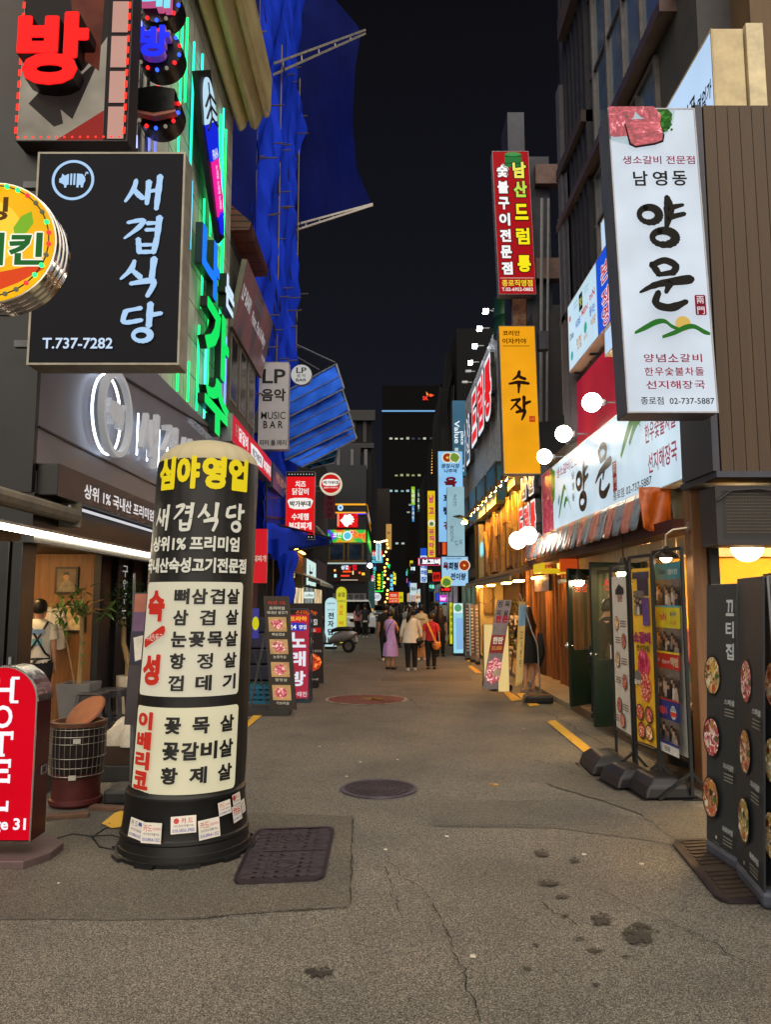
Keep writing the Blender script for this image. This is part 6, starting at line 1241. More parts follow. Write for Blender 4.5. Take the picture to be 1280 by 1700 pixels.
# lamps
def globe(u, v, r, Y, label, arm, s=9, grp='white globe lamps along the right hand shops'):
    c = W(u, v, Y); t = thing('globe_lamp', label, 'lamp', tuple(c), grp); MB().ball(c, r, 20).build('globe', EL('#fff3dc', s), t, True)
    m = MB(); m.lathe([(r*.3, 0), (r*.36, .05), (r*.2, .08)], (c.x+r*.92, c.y, c.z), 12, 'X'); m.tube([(c.x+r*.95, c.y, c.z), (c.x+arm, c.y, c.z)], .012, 6); m.build('arm', STEEL, t); return c
globe(983, 668, .13, 10.2, 'globe lamp nearest us, highest of the row above the long white sign', .52, 28); globe(936, 720, .13, 11.9, 'middle globe lamp of the row above the long white sign', .4, 28); globe(904, 758, .13, 13.3, 'third globe lamp, beside the foot of the orange sign', .35, 28)
globe(860, 897, .17, 14.9, 'left globe of the pair before the wood slat front', .6, 9); globe(877, 889, .17, 14.3, 'right globe of the pair before the wood slat front', .55, 9)
c = W(1241, 907, 7.7); t = thing('globe_lamp', 'cream half globe lamp hanging under the LED board', 'lamp', tuple(c), 'white globe lamps along the right hand shops'); MB().ball((c.x, c.y, c.z), .155, 20).build('globe', EL('#ffe0a0', 16), t, True); MB().tube([(c.x, c.y, c.z+.1), (c.x, c.y, 2.62)], .01, 6).build('arm', BLK, t)
def pendant(u, v, Y, label, s=12):
    c = W(u, v, Y); t = thing('pendant_lamp', label, 'lamp', tuple(c)); m = MB(); m.lathe([(.15, -.02), (.14, .02), (.06, .09), (.03, .16), (.0, .17)], c, 20, cap=False); m.build('lamp_shade', D('#3a3a34', .4, .4), t, 40, solid=.004); MB().ball((c.x, c.y, c.z-.02), .09, 14).build('bulb', EL('#ffe6b4', s*4), t, True)
    m = MB(); m.tube([(c.x, c.y, c.z+.16), (c.x, c.y, 2.6)], .008, 5); m.build('cord', BLK, t)
pendant(961, 962, 12.2, 'pendant lamp with metal shade over the far green door'); pendant(1036, 948, 9.6, 'large round pendant lamp glowing behind the first banner', 10)
c = W(1106, 922, 7.5); t = thing('gooseneck_lamp', 'gooseneck wall lamp arching over the nearest banner', 'lamp', tuple(c)); m = MB(); m.lathe([(.12, -.03), (.11, 0), (.05, .05), (.02, .09)], c, 20, cap=False); m.build('lamp_shade', D('#3c342c', .4, .5), t, 40, solid=.004); MB().ball((c.x, c.y, c.z-.01), .06, 12).build('bulb', EL('#fff0d0', 25), t, True)
m = MB(); m.tube([(c.x, c.y, c.z+.08), (c.x+.01, c.y, c.z+.2), (c.x+.08, c.y, c.z+.25), (2.97, 7.44, c.z+.27)], .012, 6); m.lathe([(.05, 0), (.05, .02)], (2.93, 7.44, c.z+.27), 14, 'X'); m.build('arm', D('#a89a84', .3, .7), t)
# green doors
DGR = D('#15241e', .38, var=.15)
def door(h, d, w, label):
    h = V(h); d = V(d).normalized(); n = V((-d.y, d.x, 0)); t = thing('green_door', label, 'door', tuple(h)); z0 = .15; H = 2.12
    def bx(a0, a1, za, zb, th, name, mat):
        m = MB(); q = [h+d*a0-n*th, h+d*a1-n*th, h+d*a1+n*th, h+d*a0+n*th]; m.prism([(v.x, v.y, za) for v in q], (0, 0, zb-za)); return m.build(name, mat, t)
    bx(0, .09, z0, z0+H, .022, 'stile', DGR); bx(w-.09, w, z0, z0+H, .022, 'stile', DGR); bx(.09, w-.09, z0+H-.1, z0+H, .022, 'rail', DGR); bx(.09, w-.09, z0, z0+.85, .018, 'bottom_panel', DGR); bx(.09, w-.09, z0+.85, z0+H-.1, .003, 'pane', glass('#6a6a58', .04, .10))
    q = h+d*(w-.05)-n*.06; m = MB(); m.ball((q.x, q.y, z0+.92), .045, 12); q = h+d*(w-.05)-n*.0; m.box(q.x-.02, q.x+.02, q.y-.03, q.y+.03, z0+.91, z0+.93); m.build('knob', CHROME, t, True)
    pn = Panel(h+d*.09-n*.01+V((0, 0, z0+H-.12)), d, (0, 0, 1), w-.18, .5); pn.N = -n; pn.text('양문', .5, .35, .6, .3, E('#d83a2a', .9), .03); pn.done(t); return t
a, b = G(941, 1150, .15), G(980, 1155, .15); door((3.42, 12.6, 0), (-.58, -.5, 0), .75, 'dark green glazed door standing open further along the shop')
door((3.44, 10.4, 0), (-.82, -.25, 0), .78, 'nearer dark green glazed door with the waiter behind it')
p = rp(3.40, 11.0, 11.8, 1.85, .9); p.rect(0, 0, 1, 1, E('#d8b8a0', .6), 'paper'); p.rect(0, 0, 1, .14, E('#d8583a', .7), 'paper'); p.text('알바구함', .5, .07, .8, .09, WHT, .02); p.text('주방 홀', .5, .4, .5, .12, INK, .02); p.text('모집', .5, .6, .4, .12, INK, .02); t = thing('job_notice', 'pale orange notice sheet stuck on the shop glass by the far door', 'notice', tuple(p.pt(.5, 1))); p.done(t)
# items in the dining room
c = V((3.98, 9.4, .13)); t = thing('red_crate', 'dark red crate on a shelf against the yellow wall', 'crate', tuple(c)); m = MB(); m.box(c.x-.35, c.x+.4, 9.5, 9.8, 1.0, 1.42); m.build('box', D('#8a2a1c', .5), t, bevel=.02); p = Panel((c.x-.3, 9.495, 1.36), (1, 0, 0), (0, 0, 1), .65, .3); p.text('BEER', .5, .5, .5, .4, E('#d8b48a', .5), .02); p.done(t); m = MB(); m.box(c.x-.4, c.x+.45, 9.45, 9.82, .95, .995); m.build('shelf', BLK, t)
p = fp(1136, 1134, 1176, 1166, 7.62); t = signbox('cream_plaque', 'cream board reading a better place leaning low beside the wood post', 'sign', p, .03, D('#cfc3a2', .6, var=.1), BLK, .0); p.text('a better place', .42, .8, .9, .22, D('#4a443a', .6), .01); p.rect(.66, 0, 1, .52, D('#16161a', .6)); p.done(t)
c = G(1165, 1270); t = thing('grill_table', 'black round drum table with an open grill hole', 'table', (3.2, 8.05, .13)); m = MB(); m.lathe([(.34, 0), (.36, .45), (.38, .5)], (3.2, 8.05, .13), 28); m.build('drum', D('#161618', .4), t, 40); m = MB(); m.lathe([(.14, .50), (.16, .515), (.40, .52), (.42, .53), (.42, .57), (.40, .58), (.16, .575), (.14, .55)], (3.2, 8.05, .13), 32, cap=False); m.build('table_top', D('#4a3c30', .4, .3), t, 40)
# banner stands
BASEM = D('#1c1b1e', .4, var=.3)
def banner(l, r, zt, zb, label, prints, cloth):
    l, r = V((l.x, l.y, 0)), V((r.x, r.y, 0)); d = (r-l).normalized(); n = V((d.y, -d.x, 0)); w = (r-l).length
    t = thing('banner_stand', label, 'banner stand', tuple((l+r)/2), 'clear fronted banner stands before the corner restaurant')
    p = Panel(l+V((0, 0, zt)), d, (0, 0, 1), w, zt-zb); p.step = .0006; slab(p, .006).build('banner', cloth, t); prints(p); p.done(t)
    m = MB(); q = [l-d*.04+V((0, 0, z)) for z in (.08, zt+.12)]+[r+d*.04+V((0, 0, z)) for z in (zt+.12, .05)]
    for i in range(3): m.bar(q[i], q[i+1], .028)
    m.bar(l-d*.04+V((0, 0, zb-.03)), r+d*.04+V((0, 0, zb-.03)), .022); m.build('frame', BLK, t)
    mm = MB(); c = (l+r)/2; e = d*(w/2+.02)
    a0 = [c-e-n*.05, c+e-n*.05, c+e+n*.42, c-e+n*.42]; b0 = [c-e*.9, c+e*.9, c+e*.9+n*.42, c-e*.9+n*.42]; vs = [v+V((0, 0, .012)) for v in a0]+[v+V((0, 0, .12)) for v in [c-e*.97, c+e*.97, c+e*.97+n*.38, c-e*.97+n*.38]]+[v+V((0, 0, .19)) for v in [c-e*.75+n*.1, c+e*.75+n*.1, c+e*.75+n*.30, c-e*.75+n*.30]]
    mm.add(vs, [(i+4*k, (i+1) % 4+4*k, (i+1) % 4+4*k+4, i+4*k+4) for k in range(2) for i in range(4)]+[(8, 9, 10, 11), (3, 2, 1, 0)]); mm.build('weight', BASEM, t, bevel=.02)
    m = MB(); m.quad(*[v+V((0, 0, .006)) for v in [c-e*1.05-n*.1, c+e*1.05-n*.1, c+e*1.05+n*.45, c-e*1.05+n*.45]]); m.bar(r+d*.04+V((0, 0, .25)), r+d*.04+n*.3+V((0, 0, .02)), .02); m.bar(r+d*.04+V((0, 0, .25)), r+d*.04-n*.2+V((0, 0, .02)), .02); m.build('foot_plate', BLK, t, solid=.008)
    return t
PHOTO = food('crowd_photo', [(.3, '#2c2628'), (.45, '#6a5e5a'), (.55, '#9a8c86'), (.72, '#d0c6c0')], 34, .06, 'NZ', (1, 1, .5))
DISH = food('dish', [(.2, '#4a2418'), (.45, '#a85a30'), (.6, '#d8a86a'), (.75, '#e8d8b0')], 60, .15); DISHR = food('dish_red', [(.2, '#4a1010'), (.5, '#a83028'), (.65, '#c86a4a'), (.8, '#e8c8b0')], 60, .15)
def pA(p):
    p.poly([(.25, .09), (.5, .05), (.8, .08), (.8, .12), (.25, .12)], INK); p.text('양문', .55, .145, .5, .045, D('#8a2030', .6), .02)
    for y, x in ((.31, .28), (.42, .72), (.55, .3), (.68, .72), (.84, .35), (.93, .55)):
        p.disc(x, y, .085, D('#2a2624', .5), 'dish', sy=.95); p.disc(x, y, .072, random.choice([DISH, DISHR]), 'dish', sy=.95); 
        for k in range(3): p.rect(x+(.25 if x < .5 else -.55), y-.02+.016*k, x+(.6 if x < .5 else -.22), y-.014+.016*k, D('#6a4a44', .6), 'caption')
def pB(p):
    p.rect(.05, .02, .95, .06, D('#3a3448', .5), 'head'); p.rect(.3, .06, .9, .16, D('#3a2a3a', .6), 'photo'); crowdphoto(p, .1, .13, .65, .27, 5); p.rect(.6, .17, .95, .33, D('#5a3a7a', .5, var=.5, scale=18), 'photo'); p.text('소갈비', .5, .40, .9, .07, D('#8a1c5a', .5), .06); p.text('한상차림', .55, .46, .7, .04, D('#2c3a1c', .5), .03)
    p.disc(.55, .55, .12, BEEF, 'dish', wob=.12, sy=1.1); p.disc(.6, .68, .11, DISHR, 'dish', wob=.12, sy=1.3); p.disc(.25, .63, .07, D('#8a8a84', .3, .5), 'dish'); p.text('갈비', .2, .66, .3, .03, WHT, .03)
    for x, y in ((.28, .83), (.75, .83), (.35, .93), (.75, .93)): p.disc(x, y, .075, D('#2c2420', .5), 'dish', sy=1.1); p.disc(x, y, .062, random.choice([DISH, DISHR]), 'dish', sy=1.1)
def crowdphoto(p, x0, y0, x1, y1, n=9):
    p.rect(x0, y0, x1, y1, D('#4a423e', .45, var=.5, scale=20), 'photo'); w, h = x1-x0, y1-y0
    p.rect(x0, y0, x1, y0+h*.3, D('#6a5e58', .45, var=.6, scale=30), 'photo_print')
    for k in range(n):
        x = x0+w*(.08+.84*((k*.37) % 1)); y = y0+h*(.3+.35*k/n); r = .055*p.w*random.uniform(.8, 1.2); bt = min(y1, y+h*.5); hw = r*1.5/p.w
        p.poly([(max(x0, x-hw), bt), (max(x0, x-hw*.8), y+r/p.h*1.1), (x, y+r/p.h*.7), (min(x1, x+hw*.8), y+r/p.h*1.1), (min(x1, x+hw), bt)], D(random.choice(['#c8c0b8', '#8a8078', '#1c1a1c', '#4a4a5c', '#a89a90', '#3a2c2c']), .45), 'photo_print'); p.disc(x, y, r, D(random.choice(['#b89a86', '#a8826a', '#8a6a58']), .45), 'photo_print', n=10, sy=1.2); p.poly([(x-r*.9/p.w, y), (x-r*.7/p.w, y-r*1.2/p.h), (x+r*.7/p.w, y-r*1.2/p.h), (x+r*.9/p.w, y), (x, y-r*.5/p.h)], D('#1a1412', .45), 'photo_print')
def pC(p):
    p.rect(0, 0, 1, .09, D('#3f8290', .5)); p.text('Osbs', .25, .045, .3, .03, D('#142850', .5), .03); p.text('생활의 달인', .7, .05, .4, .03, WHT, .01)
    crowdphoto(p, 0, .09, 1, .23); p.rect(0, .23, 1, .24, D('#4aa0b4', .5)); p.rect(0, .24, 1, .35, D('#c8bc2a', .5)); p.text('tvN', .32, .29, .28, .04, D('#b01c3a', .5), .03); p.text('줄서는', .74, .275, .26, .022, D('#1c4a9a', .5), .02); p.text('식당', .72, .32, .28, .03, D('#c88a2a', .5), .02)
    crowdphoto(p, 0, .35, 1, .475); p.rect(0, .475, 1, .485, D('#d8c02a', .5)); p.rect(0, .485, 1, .565, D('#b0241c', .5)); p.disc(.16, .525, .016, WHT); p.disc(.24, .525, .014, D('#3a5ac8', .5)); p.text('맛있는 녀석', .45, .53, .3, .02, WHT, .01); p.text('먹방', .8, .525, .3, .05, E('#f0dcb0', .3), .02)
    crowdphoto(p, 0, .565, 1, .72); p.rect(0, .72, 1, .73, D('#a82a2a', .5)); p.rect(0, .73, 1, .83, D('#24307c', .5)); p.text('MBN', .34, .785, .34, .04, D('#d8402c', .5), .03); p.disc(.76, .785, .062, D('#c8d0d4', .5)); p.rect(.64, .782, .88, .806, D('#c8402c', .5)); p.text('밥상', .76, .765, .18, .02, D('#1c6a6a', .5), .02)
    crowdphoto(p, 0, .83, 1, .94); p.rect(0, .94, 1, .955, D('#2a3a8a', .5)); p.rect(0, .955, 1, 1, D('#d4d4d2', .5)); p.text('양문', .55, .978, .5, .028, INK, .02)
bl = [(G(1100, 1300).x, 0)]
def gz(u, v, z): return G(u, v, z)
banner(gz(1024, 1206, .40), gz(1050, 1222, .40), 2.02, .40, 'white banner stand with bowls of food, farthest of the three by the doors', pA, D('#dad4cc', .4, var=.08)); banner(gz(1059, 1229, .38), gz(1091, 1241, .38), 2.08, .38, 'yellow banner stand with grilled meat, middle of the three', pB, D('#e0b02a', .4, var=.1)); banner(gz(1101, 1240, .36), gz(1144, 1259, .36), 2.12, .36, 'banner stand with coloured television strips, nearest of the three', pC, D('#b8b8b4', .45))
# folding black banners at the right edge
def xban(l, r, zt, label, seed, txt):
    l, r = V((l.x, l.y, 0)), V((r.x, r.y, 0)); d = (r-l).normalized(); n = V((d.y, -d.x, 0)); w = (r-l).length; t = thing('black_banner', label, 'banner stand', tuple((l+r)/2), 'black food banners at the right edge')
    p = Panel(l+V((0, 0, zt)), d, (n*-.05+V((0, 0, 1))), w, zt-.10); p.step = .0006; slab(p, .012).build('banner', D('#2c3236' if txt else '#262b33', .45, var=.15, scale=2), t)
    if txt: p.col('끄티집', .80, .05, .30, .26, E('#d8d8cc', .35), .03, fill=.75)
    random.seed(seed)
    fl = [[(.2, '#3a2a1c'), (.45, '#b88a4a'), (.6, '#6a7a3a'), (.75, '#e0d4b0')], [(.25, '#2a2a1a'), (.5, '#c8a868'), (.62, '#8a5a30'), (.8, '#e8dcc0')], [(.25, '#5a1418'), (.5, '#b05058'), (.62, '#d8a0a0'), (.75, '#e8dcd4')], [(.25, '#3a2418'), (.5, '#a87a4a'), (.65, '#b04a3a'), (.8, '#dcd0b8')]]
    for k, y in enumerate((.36, .60, .83)):
        x = .14 if txt else .3; R_ = .135; p.disc(x+.08, y, R_, D('#0e0e10', .3, .3), 'plate', sx=.85, sy=1.05); p.disc(x+.08, y, R_*.9, food(f'dish{seed}{k}', fl[(seed+k) % 4], 55, .12), 'dish', sx=.85, sy=1.05, wob=.03)
        p.disc(x+.10, y-.02, .022, [D('#d8b42a', .4), D('#d8d0c0', .5), D('#2a2a1c', .4)][k], 'topping', n=12, wob=.2)
        for j in range(5): a = j*1.25; p.disc(x+.08+.16*cos(a), y+.05*sin(a), .025, D(['#4a6a2a', '#c8503a', '#e0d8c0', '#8a3a20', '#b8902a'][j], .4), 'topping', n=9, wob=.35)
        p.text(['스페셜', '미나리곱창', '육회비빔'][k], .80, y+.09, .32, .022, E('#d8d4c8', .3), .02)
        for q in range(3): p.rect(.66, y+.115+.012*q, .95, y+.119+.012*q, D('#8a8a84', .6), 'caption')
    p.disc(.45, .965, .012, D('#b8b8b0', .5), 'logo'); p.text('korean table', .45, .985, .2, .007, D('#8a8a84', .5), 0); p.done(t)
    m = MB(); m.bar(l+V((0, 0, .11)), l+n*-.04+V((0, 0, zt)), .009); m.bar(r+V((0, 0, .11)), r+n*-.04+V((0, 0, zt)), .009); m.bar(l+n*-.04+V((0, 0, zt)), r+n*-.04+V((0, 0, zt)), .012); m.build('edge_strip', D('#9a9890', .4, .4), t); m = MB(); m.tube([l+n*-.06+V((0, 0, .05)), l+n*-.03+V((0, 0, zt))], .012, 6); m.tube([r+n*-.06+V((0, 0, .05)), r+n*-.03+V((0, 0, zt))], .012, 6); m.build('pole', STEEL, t)
    m = MB(); q = [l-d*.01-n*.22, r+d*.01-n*.22, r+d*.01+n*.10, l-d*.01+n*.10]; m.prism([v+V((0, 0, .004)) for v in q], (0, 0, .10)); m.build('foot', D('#4a4e5c', .5), t, bevel=.03)
xban(gz(1194, 1392, .10), gz(1247, 1424, .10), 1.87, 'black banner with three dishes and white title, left of the pair', 1, True)
xban(gz(1249, 1426, .12), gz(1296, 1476, .12), 1.90, 'black banner with salad, bacon and egg dishes, right of the pair', 2, False)

xban(gz(1296, 1462, .12), gz(1345, 1500, .12), 1.92, 'third black banner cut off by the edge of the view beside the drain cover', 3, False)
# ================================================================ RIGHT SIDE, FURTHER UP
RX = 3.3
C2 = thing('wood_slat_pub', 'pub with golden lit wood slat band above a bark clad shop front', 'building', (5, 20, 0))
m = MB(); m.box(RX, 9, 16.65, 25, 2.9, 8.2); m.build('wall', D('#2c2b30', .7), C2)
m = MB(); m.box(RX+.5, 9, 16.3, 25, 0, 2.9); m.build('back_wall', D('#3a2a1c', .8), C2)
random.seed(11); GW = [D(h, .45, 0, .5, 3, .4, vscale=(1, 4, .4)) for h in ('#b9802a', '#8a5a1c', '#6a4214', '#c9952f')]
y = 16.7
while y < 24.8:
    w = random.uniform(.06, .16); zb_ = 2.62+random.uniform(-.12, .1); zt_ = 4.35+random.uniform(-.12, .18); d = random.uniform(0, .05); l = random.uniform(-.04, .04); mb = MB()
    mb.prism([(RX-.08-d, y, zb_), (RX-.08-d, y+w, zb_), (RX-.08-d, y+w+l, zt_), (RX-.08-d, y+l, zt_)], (.05, 0, 0)); y += w+random.uniform(.0, .02); mb.build('wood_slat', GW[random.choice((0, 0, 1, 2, 3))], C2)
m = MB(); m.box(RX-.03, RX, 16.65, 24.9, 2.5, 4.5); m.build('slat_backing', D('#1c120a', .8), C2)
for k in range(9): y = 17.07+.9*k; MB().box(RX-.70, RX-.58, y-.16, y+.16, 4.46, 4.58).build('lamp_hood', D('#5a4636', .5), C2, bevel=.02); MB().quad((RX-.575, y-.14, 4.57), (RX-.575, y+.14, 4.57), (RX-.585, y+.14, 4.45), (RX-.585, y-.14, 4.45)).build('wash_light', EL('#ffb648', 260), C2); MB().bar((RX-.64, y, 4.585), (RX, y, 4.68), .025).build('lamp_arm', BLK, C2)
p = rp(RX-.16, 17.2, 24.4, 4.2, 2.75); WG = E('#2c2118', .3)
for st in ([(8, 20, 5), (14, 60, 7), (20, 88, 6)], [(30, 18, 6), (24, 60, 7), (20, 86, 6)], [(38, 15, 6), (40, 50, 7), (38, 85, 6)], [(38, 45, 5), (50, 46, 5)], [(60, 20, 6), (57, 84, 7)], [(60, 30, 5), (74, 34, 6), (70, 78, 6)], [(84, 14, 6), (86, 86, 7)]):
    c = crom(st, 4); d = .01; L = [p.pt((x-w*.22)/100, y/100, d) for x, y, w in c]; R = [p.pt((x+w*.22)/100, y/100, d) for x, y, w in c]; n = len(L); p.get('carved_letter', D('#d8a448', .4)).add(L+R+[v+p.N*.08 for v in L+R], [(i, i+1, n+i+1, n+i) for i in range(n-1)]+[(2*n+i, 2*n+i+1, 3*n+i+1, 3*n+i) for i in range(n-1)]+[(i, i+1, 2*n+i+1, 2*n+i) for i in range(n-1)]+[(n+i, n+i+1, 3*n+i+1, 3*n+i) for i in range(n-1)])
p.done(C2)
BARKM = D('#7a4e28', .8, 0, .55, 3, .8, vscale=(4, 4, .5)); y = 13.4; mm = MB(); mk = MB()
while y < 21:
    w = random.uniform(.12, .3); x = 3.62+random.uniform(-.06, .08)
    (mm if random.random() < .65 else mk).tube([(x+w*.5, y+w/2, .1), (x+w*.5+random.uniform(-.03, .03), y+w/2+random.uniform(-.03, .03), 1.4), (x+w*.5, y+w/2, 2.6)], [w*.55, w*.5, w*.52], 9); y += w*.92
mm.build('bark_plank', BARKM, C2, 50); mk.build('dark_plank', D('#3a2416', .8, 0, .5, 3, .8, vscale=(4, 4, .5)), C2, 50)
m = MB(); m.box(3.6, 3.7, 12.62, 13.3, .1, 2.6); m.box(3.52, 3.6, 13.0, 13.1, .1, 2.6); m.build('steel_post', D('#3a3a40', .4, .5), C2)
m = MB(); m.prism([(3.35, 16.2, 2.62), (2.62, 16.2, 2.34), (2.6, 16.2, 2.28), (3.35, 16.2, 2.50)], (0, 9, 0)); m.build('shop_roof', D('#4a3a2c', .7, var=.4), C2); m = MB(); m.box(2.60, 2.64, 16.2, 25.2, 2.2, 2.30); m.build('roof_edge', D('#8a7a62', .6), C2)
for x, y in ((3.0, 15.2), (3.0, 17.4), (3.05, 19.5), (3.0, 22), (2.95, 24.3)): MB().box(x-.08, x+.08, y-.25, y+.25, 2.2, 2.23).build('soffit_light', EL('#ffb45a', 110), C2)
p = rp(3.0, 14.2, 15.6, 2.25, 1.95); q = signbox('small_shop_plate', 'mauve plate with black name over the bark clad doorway', 'sign', p, .06, D('#7d6a74', .5), BLK, .0); p.text('주막', .5, .5, .4, .6, INK, .03); p.done(q)
m = MB(); m.box(2.7, 3.3, 13.3, 14.1, 2.26, 2.32); m.box(2.7, 2.75, 13.3, 14.1, 2.32, 2.42); tt = thing('yellow_light_board', 'yellow lit roof edge board with an orange end over the doorway', 'sign', (3, 13.7, 2.3)); m.build('board', E('#e0bc1c', .8), tt); MB().box(3.0, 3.32, 13.2, 13.28, 2.26, 2.5).build('orange_end', E('#d8501c', .6), tt)
c = V((3.15, 13.25, 2.12)); t = thing('security_camera', 'white bullet security camera under the yellow roof edge', 'camera', tuple(c)); m = MB(); m.tube([(c.x, c.y, c.z), (c.x-.2, c.y-.1, c.z-.03)], .035, 10); m.tube([(c.x, c.y, c.z), (c.x, c.y, c.z+.15)], .012, 6); m.build('camera_body', D('#c8c4b8', .4), t)
# red drum tong sign cluster above the long white sign's far end
def redletters(chars, X, y0, y1, z1, z0, label, h='#d81c24'):
    p = rp(X, y0, y1, z1, z0); t = thing('outlined_letters', label, 'sign letters', tuple(p.pt(.5, 1))); n = len(chars); cz = E('#e8eaf0', 1)
    for i, ch in enumerate(chars): x = (i+.5)/n; p.text(ch, x, .5, .92/n, .94, D('#2a2a2c', .5), .115, 'letter_side', .12, keep=False); p.text(ch, x, .5, .92/n, .94, cz, .11, 'letter_outline', .004, keep=False, base=.122); p.text(ch, x, .5, .78/n, .80, EL(h, 1.15), .05, 'letter_face', .004, keep=False, base=.128)
    p.done(t); return t
redletters('드럼통', 3.14, 15.3, 17.4, 3.85, 3.05, 'three red outlined letters beside the meat end of the long white sign'); redletters('남산', 3.14, 15.4, 17.0, 4.5, 3.92, 'two black outlined letters above the lower red letters', '#1c2030')
# tall dark block behind, ribbed front, floodlights
C3 = thing('ribbed_building', 'dark ribbed metal building with huge red outlined letters and floodlights', 'building', (5, 27, 0))
m = MB(); m.box(RX-.05, 9, 20.0, 33.5, 4.6, 9.7); m.box(RX+.3, 9, 25.2, 33.5, 0, 4.6); m.build('wall', D('#1c1d22', .6), C3)
m = MB(); y = 20.0
while y < 33.4: m.box(RX-.13, RX-.05, y, y+.16, 5.6, 9.6); y += .34
m.build('rib', D('#aab2ba', .4, .2), C3)
for i in range(5):
    y = 20.4+i*2.3; m = MB(); m.box(RX-.35, RX-.05, y, y+1.9, 4.35, 5.5); f = m.build('bay_window', D('#1d2a2c', .4), C3); MB().quad((RX-.355, y+.1, 4.45), (RX-.355, y+1.8, 4.45), (RX-.355, y+1.8, 5.4), (RX-.355, y+.1, 5.4)).build('pane', E('#1a3440', .9, .5, 1.5), f)
    MB().quad((RX-.3, y-.004, 4.45), (RX-.1, y-.004, 4.45), (RX-.1, y-.004, 5.4), (RX-.3, y-.004, 5.4)).build('pane', E('#2a4a50', .9, .5, 1.5), f)
redletters('드럼통', 3.1, 21.0, 26.2, 8.9, 6.9, 'huge red white outlined letters high on the ribbed building'); redletters('남산', 3.1, 26.6, 29.6, 8.5, 6.6, 'huge blue white outlined letters high on the ribbed building', '#1c3a6a')
for u, v in ((806, 519), (796, 548), (788, 577), (781, 604)):
    c = W(u, v, {806: 22.2, 796: 23.6, 788: 25.0, 781: 26.4}[u]); t = thing('floodlight', 'white floodlight on an arm, %s on the ribbed building' % {806: 'highest and nearest', 796: 'second from the top', 788: 'third from the top', 781: 'lowest lit one'}[u], 'floodlight', tuple(c), 'floodlights on the ribbed building')
    m = MB(); m.box(c.x-.09, c.x+.09, c.y-.07, c.y+.07, c.z-.0, c.z+.1); m.build('housing', GREY, t, bevel=.02); MB().box(c.x-.075, c.x+.075, c.y-.085, c.y-.072, c.z+.0, c.z+.09).build('lens', EL('#eef2ff', 30), t); MB().box(c.x-.075, c.x+.075, c.y-.06, c.y+.06, c.z-.015, c.z-.002).build('lens', EL('#eef2ff', 30), t); m = MB(); m.tube([(c.x, c.y, c.z+.06), (RX, c.y, c.z+.06)], .02, 6); m.build('arm', STEEL, t)
for u, v, Y, w in ((778, 619, 27.6, 'nearer'), (772, 637, 28.6, 'farther')):
    c = W(u, v, Y); t = thing('floodlight', f'unlit grey floodlight on an arm, {w} of two', 'floodlight', tuple(c), 'floodlights on the ribbed building'); m = MB(); m.box(c.x-.12, c.x+.1, c.y-.07, c.y+.07, c.z, c.z+.1); m.build('housing', D('#b8bcc4', .4), t, bevel=.02); m = MB(); m.tube([(c.x, c.y, c.z+.05), (RX, c.y, c.z+.05)], .02, 6); m.build('arm', STEEL, t)
# steel tower frame with beams holding the red sign
C4 = thing('steel_frame', 'tall dark steel sign frame with rusty cross beams on the right', 'sign frame', (3.1, 17.3, 3))
m = MB(); a, b = W(905, 600, 17.6), W(935, 195, 17.6); m.box(2.95, 3.35, 17.4, 18.4, 4.4, b.z); m.box(3.3, 3.9, 17.3, 17.8, 4, b.z-1.2); m.build('column', D('#3b3c46', .45, .4), C4)
for v0, v1 in ((276, 308), (431, 465)): a, b = W(888, v0, 17.2), W(962, v1, 17.2); m = MB(); m.box(a.x, b.x, 17.1, 17.38, b.z, a.z); m.build('cross_beam', D('#6a5450', .6, .3, .4, 4), C4)
for v0, v1 in ((552, 582), (775, 808)): a, b = W(893, v0, 15.4), W(925, v1, 15.4); m = MB(); m.box(a.x, 3.35, 15.3, 15.5, b.z, a.z); m.build('cross_beam', D('#4a4a54', .5, .4), C4)
m = MB(); m.tube([W(898, 700, 16.4), W(900, 330, 16.9)], .04, 6); m.tube([W(908, 700, 16.4), W(911, 330, 16.9)], .03, 6); m.build('conduit', D('#6a6a70', .5), C4)
p = fp(893, 480, 897, 540, 17.8)
p = fp(817, 251, 883, 489, 17.0); p.U = V((-.03, 0, 1)).normalized()
t = signbox('red_drum_sign', 'tall red light box with yellow and white lettering and a green drum', 'sign', p, .28, EL('#a8121a', .9, .06), D('#8a8488', .45, .4), .012)
for k, (y0, y1) in enumerate(((.02, .07), (.07, .115))): p.rect(.34, y0, .80, y1, E('#2c7a3c', .8), 'drum'); p.rect(.32, y0+.012, .82, y0+.022, E('#1c5a2a', .8), 'drum')
p.disc(.57, .022, p.w*.21, E('#4a9a54', .8), 'drum', sy=.28); p.text('숯', .28, .135, .3, .085, E('#f4f2ee', 1), .035)
def outl(ch, x, y, w, h, fc): p.text(ch, x, y, w*1.16, h*1.10, E('#141010', .5), .10); p.text(ch, x, y, w, h, fc, .045)
for ch, y, hx in zip('남산드럼통', (.135, .27, .43, .60, .79), ('#e8e05a', '#b8d84a', '#f4e21a', '#f4e21a', '#f4e21a')): outl(ch, .72, y, .36, .115, E(hx, 1))
for k, ch in enumerate('숯불구이전문점'): outl(ch, .25, .145+.113*k, .30, .088, E('#f2f0f0', 1))
p.rect(.05, .888, .95, .893, E('#d8b0a0', .8)); p.text('종로직영점', .5, .925, .82, .045, E('#e8d63a', 1), .02); p.text('T.02-6952-0882', .5, .968, .84, .024, E('#f0e8e4', 1), .015); p.done(t)
m = MB(); m.box(p.O.x+p.w*.55, p.O.x+p.w*1.2, 17.4, 17.9, p.O.z-p.h-1.5, p.O.z-p.h*.2); m.build('side_photo', food('grill_photo', [(.3, '#3a2a22'), (.5, '#8a5a44'), (.65, '#b08a6a')], 3, .25, 'NZ'), t)
m = MB()
